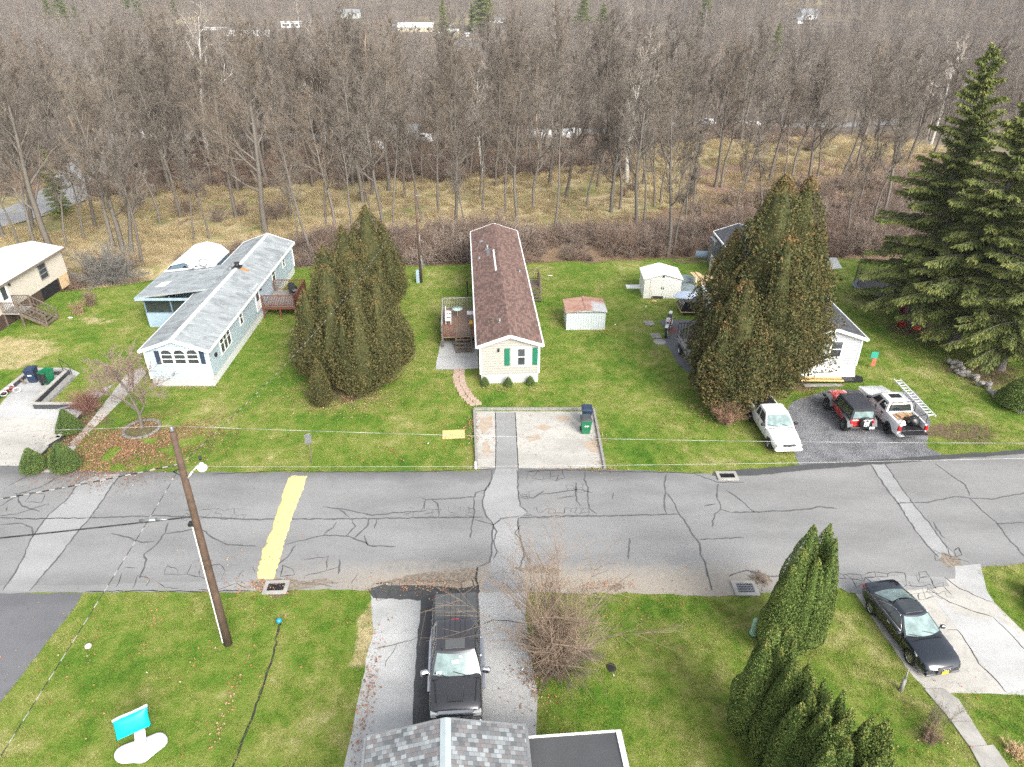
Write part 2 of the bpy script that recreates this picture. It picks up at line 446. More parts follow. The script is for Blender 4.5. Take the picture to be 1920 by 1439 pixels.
# --- the ground sheet: one rectilinear grid, fine near the houses
def axis(lo, fine0, fine1, hi, st):
    a = list(np.arange(fine0, fine1, st)); x = fine1; s = st
    while x < hi: a.append(x); s *= 1.13; x += s
    a.append(hi); x = fine0; s = st; b = []
    while x > lo: x -= s; s *= 1.13; b.append(max(x, lo))
    return np.array(sorted(set(b+a)))
gx = axis(-1500, -62, 62, 1500, .6); gy = axis(-60, 6, 132, 1700, .6)
X, Y = np.meshgrid(gx, gy); xf, yf = X.ravel(), Y.ravel(); zf = height(xf, yf)
nx, ny = len(gx), len(gy)
I = (np.arange(ny-1)[:, None]*nx+np.arange(nx-1)).ravel()
F = np.stack([I, I+1, I+nx+1, I+nx], 1)
d = yf-edgeY(xf)
wild = smooth(-.6, .8, d)
xr_ = np.maximum(xf, 0); dryc = smooth(8, 13, d-.42*xr_)*(1-smooth(30, 42, d-xr_*.8))
dryc = np.maximum(dryc, smooth(-2, 6, d)*(xf < -24)*.85*(1-smooth(24, 34, d)))
litter = np.maximum(smooth(20, 28, xf)*smooth(0, 3, d)*(1-smooth(22, 34, d-.42*xr_)), smooth(36, 46, d-xr_*.8)*(1-smooth(60, 80, d-xr_))*.4)
straw = blob(xf, yf, *G(5, 665)[:2], 5.5, 4.5)*1.3+blob(xf, yf, *G(690, 1180)[:2], .9, 4)*1.0+blob(xf, yf, *G(180, 600)[:2], 5, 3)*.6+blob(xf, yf, *G(1830, 770)[:2], 4, 2)*.5
dirt = sum(blob(xf, yf, *G(a, b)[:2], rx, ry)*k for a, b, rx, ry, k in
     [(1815,812,3.2,2.0,1.1),(640,735,4.6,3.0,.9),(720,580,2.4,4,.7),(1720,620,6,5,.75),(1840,700,6,4,.8),(210,790,3,4,.55),(1410,762,4,2.2,.8),(165,575,3,2,.6),(1145,1255,.8,.6,.9),
      (1120,612,2.6,1.4,.5),(520,1105,1.8,.9,1),(800,1108,4,.7,1.0),(1720,812,4,.9,.6),(1010,1240,1.1,2.0,.8),(780,500,3,2,.5),(1290,490,4,2,.7),(1500,725,4,1.2,.9),(85,880,2,1.4,1),(150,800,1.2,4,.9)])
far = smooth(110, 210, np.hypot(xf, yf)); fA = GT(150, 22); fB = GT(900, 78); fC = GT(330, 40); field_ = 2.2*np.maximum.reduce([blob(xf, yf, fA.x, fA.y, 62, 60), blob(xf, yf, fB.x, fB.y, 40, 34)*.7, blob(xf, yf, fC.x, fC.y, 35, 22)*.6])
me = np_mesh('ground', np.stack([xf, yf, zf], 1), F, True, {k: ('POINT', v) for k, v in dict(wild=wild, dry=dryc, litter=litter, straw=np.clip(straw, 0, 1), dirt=np.clip(dirt, 0, 1), far=far, field=np.clip(field_, 0, 1)).items()})
tag(link('ground', me, M['ground']), kind='structure')

# --- road and its patches
road = sheet('road', ROAD, .012, M['asphalt'], amp=.07); tag(road, kind='structure')
def rp(name, pts, z, mat, amp=.03, parent=road, step=.4, seed=3): return sheet(name, GP(pts), z, mat, parent, amp, step, cut=False, seed=seed)
rp('asphalt_patch', [(185,890),(150,905),(120,943),(92,965),(70,995),(55,1018),(45,1045),(25,1080),(5,1109),(55,1109),(80,1080),(110,1045),(140,1005),(170,970),(205,920),(226,890)], .016, M['patch_light'])
rp('asphalt_patch', [(930,880),(968,880),(971,920),(975,950),(990,962),(972,972),(972,1000),(978,1020),(982,1040),(985,1108),(905,1108),(918,1055),(922,1040),(923,1010),(925,985),(910,965),(905,945),(908,925),(922,897)], .0165, M['patch_light'])
rp('asphalt_patch', [(1632,871),(1645,893),(1680,940),(1720,1000),(1745,1030),(1762,1048),(1792,1048),(1785,1035),(1770,1020),(1745,985),(1715,950),(1690,915),(1658,869)], .016, M['patch_light'])
rp('asphalt_patch', [(0,1098),(150,1098),(320,1092),(480,1092),(480,1109),(150,1111),(0,1112)], .0155, M['patch'])
rp('tar_edge', [(1335,893),(1340,886),(1500,874),(1700,860),(1920,845),(2300,825),(2300,832),(1920,852),(1700,868),(1500,884),(1420,893)], .055, M['tar'], .05)
rp('tar_edge', [(690,1106),(720,1096),(790,1098),(850,1103),(895,1098),(900,1110),(890,1122),(800,1125),(700,1122)], .0185, M['tar'], .09)
rp('tar_edge', [(1566,1098),(1600,1088),(1690,1078),(1770,1082),(1780,1100),(1650,1112),(1590,1112)], .0185, M['patch'], .08)

def ribbon(m, pts, w, z, seed=0, world=False, jit=.04):
    rnd = random.Random(seed); P = [Vector(p) for p in (pts if world else GP(pts))]
    Q = []
    for a, b in zip(P[:-1], P[1:]):
        k = max(1, int((b-a).length/.22))
        for j in range(k): Q.append(a.lerp(b, j/k)+(Vector((rnd.uniform(-jit, jit), rnd.uniform(-jit, jit))) if j else Vector((0, 0))))
    Q.append(P[-1]); vs = []
    for i, q in enumerate(Q):
        dd = (Q[min(i+1, len(Q)-1)]-Q[max(i-1, 0)]).normalized(); nn = Vector((-dd.y, dd.x)); ww = w*rnd.uniform(.6, 1.25)*(0.35 if i in (0, len(Q)-1) else 1)/2
        vs += [(q.x+nn.x*ww, q.y+nn.y*ww, z), (q.x-nn.x*ww, q.y-nn.y*ww, z)]
    m.add(vs, [(2*i, 2*i+1, 2*i+3, 2*i+2) for i in range(len(Q)-1)])
CR = [[(165,972),(300,968),(480,975),(700,973),(905,970)],[(972,972),(1060,968),(1150,968),(1272,965)],[(1372,962),(1440,960),(1500,957),(1540,951),(1570,955)],
 [(208,1001),(240,1008),(265,1018),(290,1016)],[(316,980),(310,1000),(290,1025),(270,1040),(275,1050),(262,1085)],[(310,1002),(340,998),(365,993)],[(380,995),(400,1010),(425,1022),(480,1025)],
 [(535,1022),(560,1015),(610,1004),(650,1006),(685,1018),(693,1024),(742,1026)],[(607,1003),(625,990),(631,980)],[(650,1005),(667,988),(660,976)],[(664,1010),(690,985),(692,972)],[(702,992),(706,975)],
 [(605,951),(640,955),(697,967),(745,962),(800,958)],[(635,955),(655,970)],[(555,1022),(540,1045),(520,1060),(512,1085)],[(637,1050),(634,1078)],[(690,1024),(683,1005)],
 [(792,935),(800,938),(850,935),(890,933),(892,925),(910,920),(920,905)],[(798,938),(795,955)],[(810,938),(820,945),(823,965)],[(888,935),(889,965),(885,985),(882,1010)],
 [(890,975),(925,985),(940,973),(975,968)],[(975,930),(1000,935),(1020,920)],[(1015,928),(1060,922),(1085,918),(1110,925)],[(1080,905),(1081,940),(1090,950)],[(1098,885),(1095,900),(1103,915),(1102,940),(1105,955),(1120,965)],[(1045,935),(1080,931)],
 [(1150,925),(1148,937)],[(1250,890),(1246,905),(1248,925),(1246,950),(1250,965)],[(1250,925),(1265,945),(1272,962),(1285,980),(1300,1005),(1312,1020),(1313,1040),(1322,1055),(1327,1080),(1335,1108)],
 [(1312,1012),(1395,1009)],[(1300,888),(1345,905),(1395,905)],[(1347,908),(1344,930),(1352,955),(1340,965),(1335,990)],[(1352,956),(1370,962)],[(1362,920),(1390,940),(1415,962)],[(1320,950),(1343,946)],
 [(1682,945),(1740,943),(1790,932),(1820,935),(1860,937),(1895,930),(1920,925),(2000,915)],[(1753,870),(1780,890),(1810,910),(1818,930)],[(1818,935),(1840,957),(1868,980),(1890,1010),(1925,1048)],[(1868,983),(1940,980)],[(1750,980),(1765,1005),(1772,1010)],
 [(0,968),(30,965),(60,955),(92,945)],[(0,950),(40,925),(75,915),(110,895)],[(0,985),(40,982),(60,990),(62,1008)],[(30,925),(42,950),(75,960)],[(15,912),(50,895),(50,880)],
 [(185,890),(150,905),(120,943),(92,965),(70,995),(55,1018),(45,1045),(25,1080),(5,1109)],[(226,890),(205,920),(170,970),(140,1005),(110,1045),(80,1080),(55,1109)],
 [(922,882),(922,897),(908,925),(905,945),(910,965),(925,985),(923,1010),(922,1040),(918,1055),(898,1064)],[(925,985),(932,998),(926,1015),(932,1035),(925,1050)],[(972,885),(971,920),(975,950),(990,962)],[(972,972),(972,1000),(978,1020),(982,1040),(975,1072)],
 [(1632,871),(1645,893),(1680,940),(1720,1000),(1745,1030),(1760,1045)],[(1658,869),(1690,915),(1715,950),(1745,985),(1770,1020),(1785,1035)],[(975,985),(965,1000),(976,1012)],[(1366,1082),(1400,1070),(1445,1082),(1500,1078)],[(1180,1010),(1178,1050)]]
m = MB()
for i, c in enumerate(CR): ribbon(m, c, .075 if i > 2 else .09, .0205, i)
m.build('crack_sealant', M['crack'], road)
def alligator(m, x0, y0, x1, y1, cell, z, seed, w=.035, keep=.75):
    rnd = random.Random(seed); a = G(x0, y1); b = G(x1, y0); nx = max(2, int((b.x-a.x)/cell)); ny = max(2, int((b.y-a.y)/cell))
    P = {(i, j): (a.x+(i+rnd.uniform(-.4, .4))*cell, a.y+(j+rnd.uniform(-.4, .4))*cell) for i in range(nx+1) for j in range(ny+1)}
    for (i, j), p in P.items():
        for q in ((i+1, j), (i, j+1)):
            if q in P and rnd.random() < keep: ribbon(m, [p, P[q]], w, z, rnd.random(), True, .05)
m = MB()
alligator(m, 985,955,1110,970, .33, .021, 1); alligator(m, 760,955,900,970, .35, .021, 2, .025, .6); alligator(m, 990,885,1060,900, .4, .021, 3); alligator(m, 1065,905,1100,922, .28, .021, 4)
alligator(m, 1570,1072,1740,1100, .42, .0215, 5, .05); alligator(m, 0,915,70,965, .8, .021, 6, .03, .5); alligator(m, 975,920,1012,935, .3, .021, 8)
alligator(m, 220,1085,480,1100, .6, .021, 9, .03, .45); alligator(m, 500,1060,540,1095,.5,.021,10,.04,.6); alligator(m, 1755,1028,1800,1052,.4,.021,11,.05,.7); alligator(m, 560,1070,700,1100,.9,.021,12,.03,.3)
alligator(m, 340,962,470,975,.4,.021,13,.03,.5)
for k, c in enumerate([[(0,971),(60,974),(165,972)],[(400,890),(520,884),(650,886),(800,885),(920,880)],[(985,884),(1060,882),(1200,886),(1320,888)],[(160,1111),(260,1108),(360,1110),(470,1108)]]): ribbon(m, c, .06, .0212, 50+k)
m.build('open_cracks', M['crackd'], road)
M['silt'] = plain('gutter_silt', (.12,.092,.07), .95, .5, 9, c2=(.27,.235,.19)); M['rust_stain'] = plain('rusty_concrete', (.33,.25,.18), .95, .3, 4, c2=(.38,.33,.27))
for k, (pts, z) in enumerate([([(470,1092),(520,1084),(560,1090),(600,1086),(640,1092),(600,1098),(560,1106),(480,1108)],.0172),([(700,1095),(740,1086),(800,1074),(850,1070),(895,1066),(893,1090),(850,1096),(800,1092),(740,1098)],.0195),([(960,1066),(1010,1060),(1060,1070),(1040,1078),(980,1074)],.0176),([(1140,1098),(1160,1094),(1172,1102),(1160,1108),(1140,1106)],.0174),([(1400,1078),(1440,1080),(1450,1092),(1415,1096)],.0174),([(1765,1035),(1795,1045),(1805,1062),(1780,1066),(1760,1050)],.0186)]): rp('silt_stain', pts, z, M['silt'], .09, step=.25, seed=40+k)
# yellow speed hump with chipped edges
YL = [(577,893),(572,905),(570,918),(560,935),(556,950),(550,965),(547,975),(543,990),(538,1000),(533,1015),(531,1030),(526,1045),(521,1060),(517,1075),(513,1087)]
YR = [(483,1087),(482,1075),(486,1060),(490,1050),(491,1035),(500,1020),(503,1008),(510,995),(512,985),(516,970),(521,955),(526,945),(528,932),(532,920),(537,908),(540,898),(548,893)]
hp = rag(GP(YL+YR), .16, .045, 4)
m = MB(); c = np.mean(np.array(hp), 0); n = len(hp)
inner = [(c[0]+(x-c[0])*.72, c[1]+(y-c[1])*.96) for x, y in hp]
m.add([(x, y, .016) for x, y in hp]+[(x, y, .026) for x, y in hp]+[(x, y, .06) for x, y in inner], [(i, (i+1) % n, n+(i+1) % n, n+i) for i in range(n)]+[(n+i, n+(i+1) % n, 2*n+(i+1) % n, 2*n+i) for i in range(n)]+[tuple(range(2*n, 3*n))])
t = NT('yellow_paint_worn'); q = t.noise(t.pos(), 6, 6, .75)
M['hump'] = t.out(t.ramp(q, [(.37, (.3,.27,.18)), (.42, (.58,.49,.2)), (.7, (.66,.56,.25))]), .75)
tag(m.build('speed_hump', M['hump']), 'long yellow painted speed hump with chipped edges across the grey road', 'speed hump')

# --- driveways, pads and paths
S = 'structure'
def drive(name, pts, z, mat, amp=.04, seed=2, kind=S): return tag(sheet(name, GP(pts), z, mat, amp=amp, seed=seed), kind=kind)
o = drive('driveway', [(0,1113),(155,1113),(140,1140),(100,1190),(60,1243),(0,1318),(-300,1500),(-900,1500),(-900,1113)], .010, M['drive_dark'])
o = drive('driveway', [(892,772),(1112,772),(1122,810),(1133,878),(970,880),(895,880)], .010, M['slab'], .02)
rp('driveway_strip', [(929,774),(966,774),(972,882),(929,882)], .0145, M['patch'], .015, o)
m = MB(); ribbon(m, [(929,773),(930,830),(929,880)], .05, .0185, 3, jit=.01); ribbon(m, [(966,773),(969,830),(972,880)], .06, .0185, 4, jit=.01); ribbon(m, [(895,877),(928,877)], .03, .0185, 4, jit=.01)
m.build('joint', M['crackd'], o)
for k, pts in enumerate([[(1000,800),(1020,796),(1035,802),(1020,808)],[(985,820),(1010,815),(1015,824),(992,828)],[(1040,782),(1062,780),(1075,788),(1050,792)],[(900,785),(922,780),(924,800),(905,815),(900,800)],[(1090,830),(1118,826),(1124,850),(1108,848)],[(905,830),(915,828),(920,850),(906,856)]]): rp('rust_stain', pts, .0146, M['rust_stain'], .06, o, .2, 60+k)
o = drive('driveway', [(0,760),(30,725),(70,690),(128,690),(150,700),(82,765),(150,765),(180,735),(215,720),(150,780),(95,840),(55,876),(0,874),(-500,874),(-500,900),(-420,760)], .008, M['slab2'], .04)
rp('concrete_pad', [(-300,784),(60,783),(105,790),(108,822),(55,874),(-300,872)], .0125, M['slab'], .03, o)
o = drive('driveway', [(695,1112),(905,1106),(990,1110),(985,1160),(1000,1260),(1008,1300),(1008,1470),(640,1470),(660,1375),(700,1180)], .0085, M['slab2'], .05)
rp('concrete_strip', [(712,1131),(788,1122),(786,1160),(780,1240),(775,1300),(772,1440),(676,1440),(686,1330),(697,1240)], .013, M['slab2'], .03, o)
rp('broken_asphalt', [(789,1122),(820,1115),(895,1112),(880,1300),(860,1470),(772,1470),(776,1300),(783,1200)], .0135, M['tar'], .04, o)
m = MB(); alligator(m, 785,1180,815,1340,.16,.0175,21,.02,.8); alligator(m,700,1105,900,1122,.5,.0195,22,.04,.6)
ribbon(m, [(700,1218),(730,1212),(745,1208),(770,1202),(785,1195)], .03, .017, 5); ribbon(m, [(745,1208),(738,1222),(724,1240),(722,1252)], .03, .017, 6)
ribbon(m, [(905,1170),(925,1163),(950,1164),(985,1170)], .04, .017, 7); ribbon(m, [(896,1064),(893,1090),(898,1110)], .12, .021, 8)
m.build('open_cracks', M['crackd'], o)
o = drive('driveway', [(1597,1103),(1650,1090),(1770,1080),(1835,1060),(1850,1108),(1866,1132),(1925,1190),(2150,1350),(2150,1304),(1885,1303),(1800,1300),(1740,1297),(1713,1270),(1680,1225),(1640,1165)], .010, M['slab'], .04)
rp('asphalt_strip', [(1740,1105),(1790,1150),(1850,1165),(1865,1155),(2100,1330),(1888,1300),(1835,1240),(1800,1188)], .0145, M['slab2'], .03, o)
rp('asphalt_strip', [(1790,1062),(1838,1058),(1850,1108),(1862,1130),(1835,1122),(1790,1092)], .0146, M['slab2'], .03, o)
m = MB(); alligator(m, 1700,1090,1775,1122,.3,.019,31,.03,.8)
for k, c in enumerate([[(1740,1105),(1780,1130),(1835,1150),(1860,1157)],[(1770,1082),(1800,1105),(1840,1122),(1862,1130)],[(1775,1182),(1795,1182),(1815,1210),(1835,1245),(1862,1270),(1885,1298)],[(1862,1158),(1890,1185),(1925,1222)]]): ribbon(m, c, .04, .019, 70+k)
m.build('open_cracks', M['crackd'], o)
for k, pts in enumerate([[(1733,1294),(1770,1293),(1785,1305),(1797,1313),(1822,1353),(1784,1354)],[(1784,1355),(1822,1354),(1850,1398),(1817,1401)],[(1818,1402),(1862,1398),(1895,1445),(1850,1462)],[(1851,1463),(1896,1446),(1960,1560),(1900,1560)]]):
    tag(sheet('path_slab', GP(pts), .05, M['concrete'], amp=0, thick=.05), ['top slab of the concrete path touching the driveway beside the dark coupe','second slab of the concrete path below the dark coupe','third slab of the concrete path, wider and offset to the right','last slab of the concrete path, cut off by the bottom of the photo'][k], 'path slab', 'slabs of the path by the right driveway')
drive('gravel_drive', [(1452,800),(1490,752),(1560,730),(1720,735),(1745,790),(1740,840),(1785,862),(1700,864),(1500,880),(1490,850)], .009, M['gravel'], .15)
o = drive('asphalt_pad', [(1234,602),(1262,600),(1330,600),(1400,640),(1400,700),(1330,690),(1292,700),(1268,682),(1258,660),(1240,640),(1262,625)], .009, M['drive_dark'], .1)
rp('red_mat', [(1250,617),(1268,615),(1270,625),(1250,626)], .014, plain('faded_red', (.2,.07,.07), .8), .02, o)
drive('concrete_patio', [(826,640),(895,640),(897,692),(865,694),(817,694),(822,665)], .03, M['slab2'], .05)
drive('concrete_pad', [(1556,484),(1568,484),(1580,504),(1560,505),(1548,495)], .03, M['slab2'], .03)
o = drive('footpath', [(68,886),(100,887),(130,855),(160,818),(185,795),(210,770),(245,735),(275,700),(265,690),(235,705),(205,745),(178,780),(150,812),(120,843)], .02, M['slab'], .015)
m = MB()
for a in [((160,818),(140,816)),((196,785),(176,781)),((223,755),(205,752))]: ribbon(m, [a[0], a[1]], .05, .0245, 9, jit=.005)
m.build('joint', M['crackd'], o)
# far road on the left behind the creek, cars' lot in the woods
def farsheet(name, pts, mat, up=.08, n=30):
    P = [GT(a, b) for a, b in pts]
    poly = rag([(p.x, p.y) for p in P], 2.0, .2, 5); m = MB(); import bmesh
    m.add([(x, y, Z(x, y)+up) for x, y in poly], [tuple(range(len(poly)))])
    CUT.append([(p.x, p.y) for p in P]); return tag(m.build(name, mat), kind=S)
def striproad(name, centre, w, mat, up=.1):
    P = [GT(a, b) for a, b in centre]; L = []; m = MB()
    for a, b in zip(P[:-1], P[1:]):
        k = max(1, int((b-a).length/3))
        for j in range(k): L.append(a.lerp(b, j/k))
    L.append(P[-1]); vs = []
    for i, q in enumerate(L):
        dd = (L[min(i+1, len(L)-1)]-L[max(i-1, 0)]); dd.z = 0; dd.normalize(); nn = Vector((-dd.y, dd.x, 0))*w/2
        zz = max(Z(*(q+nn)[:2]), Z(*(q-nn)[:2]), Z(q.x, q.y))+up
        vs += [((q+nn).x, (q+nn).y, zz), ((q-nn).x, (q-nn).y, zz)]
    m.add(vs, [(2*i, 2*i+1, 2*i+3, 2*i+2) for i in range(len(L)-1)])
    CUT.append([(v[0], v[1]) for v in vs[::2]]+[(v[0], v[1]) for v in vs[1::2]][::-1])
    return tag(m.build(name, mat), kind=S)
striproad('road', [(-120,440),(0,412),(60,395),(110,375),(150,342),(175,310),(190,280),(203,258),(215,235)], 7.5, M['patch_light'])
striproad('far_road', [(300,262),(520,262),(760,258),(1000,262),(1250,238),(1500,235),(1700,230)], 6, M['patch'])

# ------------------------------------------------------------ scatter
def scatter(name, pts, protos, scl, rot, kind='stuff', label=None, cat=None, pid=None):
    pts = np.asarray(pts, float); N = len(pts)
    me = bpy.data.meshes.new(name); me.vertices.add(N); me.vertices.foreach_set('co', pts.astype(np.float32).ravel())
    a = me.attributes.new('scl', 'FLOAT', 'POINT'); a.data.foreach_set('value', np.asarray(scl, np.float32))
    a = me.attributes.new('rot', 'FLOAT_VECTOR', 'POINT'); a.data.foreach_set('vector', np.asarray(rot, np.float32).ravel())
    a = me.attributes.new('pid', 'INT', 'POINT'); a.data.foreach_set('value', (RNG.integers(0, len(protos), N) if pid is None else pid).astype(np.int32))
    o = link(name, me); tag(o, label, cat, kind=kind)
    c = bpy.data.collections.new(name+'_shapes')
    for p in protos: c.objects.link(p)
    ng = bpy.data.node_groups.new(name+'_nodes', 'GeometryNodeTree')
    ng.interface.new_socket('Geometry', in_out='INPUT', socket_type='NodeSocketGeometry'); ng.interface.new_socket('Geometry', in_out='OUTPUT', socket_type='NodeSocketGeometry')
    N_ = ng.nodes.new; gi = N_('NodeGroupInput'); go = N_('NodeGroupOutput'); ip = N_('GeometryNodeInstanceOnPoints'); ci = N_('GeometryNodeCollectionInfo')
    ci.inputs['Collection'].default_value = c; ci.inputs['Separate Children'].default_value = True; ci.inputs['Reset Children'].default_value = True
    def na(n, t): q = N_('GeometryNodeInputNamedAttribute'); q.data_type = t; q.inputs['Name'].default_value = n; return q.outputs['Attribute']
    L = ng.links.new; L(gi.outputs[0], ip.inputs['Points']); L(ci.outputs[0], ip.inputs['Instance']); ip.inputs['Pick Instance'].default_value = True
    L(na('pid', 'INT'), ip.inputs['Instance Index']); L(na('rot', 'FLOAT_VECTOR'), ip.inputs['Rotation']); L(na('scl', 'FLOAT'), ip.inputs['Scale']); L(ip.outputs[0], go.inputs[0])
    md = o.modifiers.new('scatter', 'NODES'); md.node_group = ng
    return o
def proto(name, me, mat):
    o = bpy.data.objects.new(name, me); me.materials.append(mat); return o
def in_view(x, y, pad=60):
    z = 0; c, s = math.cos(PITCH), math.sin(PITCH)
    dz = 0-CH; zc = y*c-dz*s; yc = y*s+dz*c
    u = 960+FPX*x/zc; v = 719.5-FPX*yc/zc
    return (zc > 0) & (u > -pad) & (u < 1920+pad) & (v < 1439+pad)
def free(x, y):
    k = np.ones(len(x), bool)
    for P in CUT: k &= ~inpoly(x, y, P)
    return k
# ------------------------------------------------------------ buildings
M['sid_blue'] = siding('siding_blue', (.48,.585,.655), .19)
M['sid_grey'] = siding('siding_beige', (.42,.41,.375), .19)
M['sid_white'] = siding('siding_white', (.46,.48,.49), .2)
M['sid_cream'] = plain('cream_panel', (.56,.51,.43), .7, .12, .6, bump=.1)
M['skirt_white'] = siding('skirting_white', (.64,.65,.65), .22, 1, .1, .4)
M['skirt_brown'] = siding('skirting_brown', (.09,.06,.05), .18, 1, .5)
M['slate_blue'] = plain('slate_blue_paint', (.13,.2,.26), .6, .15, 2)
M['bluegrey'] = plain('blue_grey_panel', (.3,.4,.48), .6, .12, 2)
M['navyshut'] = plain('navy_shutter', (.03,.045,.08), .5, .15, 3)
M['greenshut'] = plain('green_shutter', (.01,.16,.09), .5, .15, 3)
M['rf_brown'] = shingle('roof_brown', [(.19,.12,.10),(.24,.15,.125),(.15,.1,.085),(.28,.175,.145)], .33, .15, streak=.35, ax=(1, 0))
M['rf_slate'] = shingle('roof_slate', [(.085,.09,.1),(.11,.115,.125),(.07,.075,.085)], .33, .16, ax=(1, 0))
M['rf_near'] = shingle('roof_near', [(.27,.295,.30),(.19,.20,.21),(.13,.14,.145),(.36,.39,.395),(.23,.215,.215),(.17,.175,.18),(.29,.31,.315),(.2,.185,.185)], .17, .15, streak=.12, ax=(0, 1), mcol=(.06,.06,.065))
def metal_roof():
    t = NT('roof_grey_metal'); p = t.pos(False); x, y, z = t.sep(p)
    fr = t.math('FRACT', t.math('MULTIPLY', y, 3.2)); n = t.noise(p, 1.2, 6, .7, 1.2, (.6, 1, 1)); f = t.noise(p, .35, 4)
    col = t.ramp(n, [(.3, (.15,.165,.17)), (.5, (.27,.295,.3)), (.72, (.39,.42,.425))])
    col = t.mix(t.math('MULTIPLY', t.math('LESS_THAN', fr, .1), .25), col, (.15,.16,.17))
    t.bump(fr, .25, .02); return t.out(col, .6)
M['rf_metal'] = metal_roof()
M['rf_white'] = plain('roof_white_coating', (.84,.83,.8), .5, .1, .5)
M['rf_flat'] = plain('rolled_roofing', (.05,.052,.055), .85, .2, .8, c2=(.065,.067,.07))
M['rf_whitemetal'] = siding('roof_white_metal', (.68,.71,.72), .45, 1, .1, .5)
def rusty():
    t = NT('rusty_metal'); p = t.pos(False); x, y, z = t.sep(p); n = t.noise(p, 1.5, 6, .7)
    a = t.ramp(n, [(.3, (.25,.11,.09)), (.5, (.36,.2,.15)), (.65, (.4,.28,.2)), (.8, (.35,.34,.33))])
    rightside = t.ramp(t.math('ADD', t.math('MULTIPLY', x, 1.4), t.math('SUBTRACT', t.noise(p, 3, 5), .7)), [(.3, 0), (.7, 1)])
    nearside = t.ramp(t.math('SUBTRACT', 2.2, y), [(.3, 0), (1.0, 1)])
    col = t.mix(t.math('MULTIPLY', rightside, t.math('MULTIPLY', nearside, .85)), a, (.42,.46,.46))
    fr = t.math('FRACT', t.math('MULTIPLY', y, 4)); t.bump(fr, .5, .02); return t.out(col, .7)
M['rusty'] = rusty()
M['curtain'] = plain('curtain', (.4,.47,.44), .9, .15, 3)

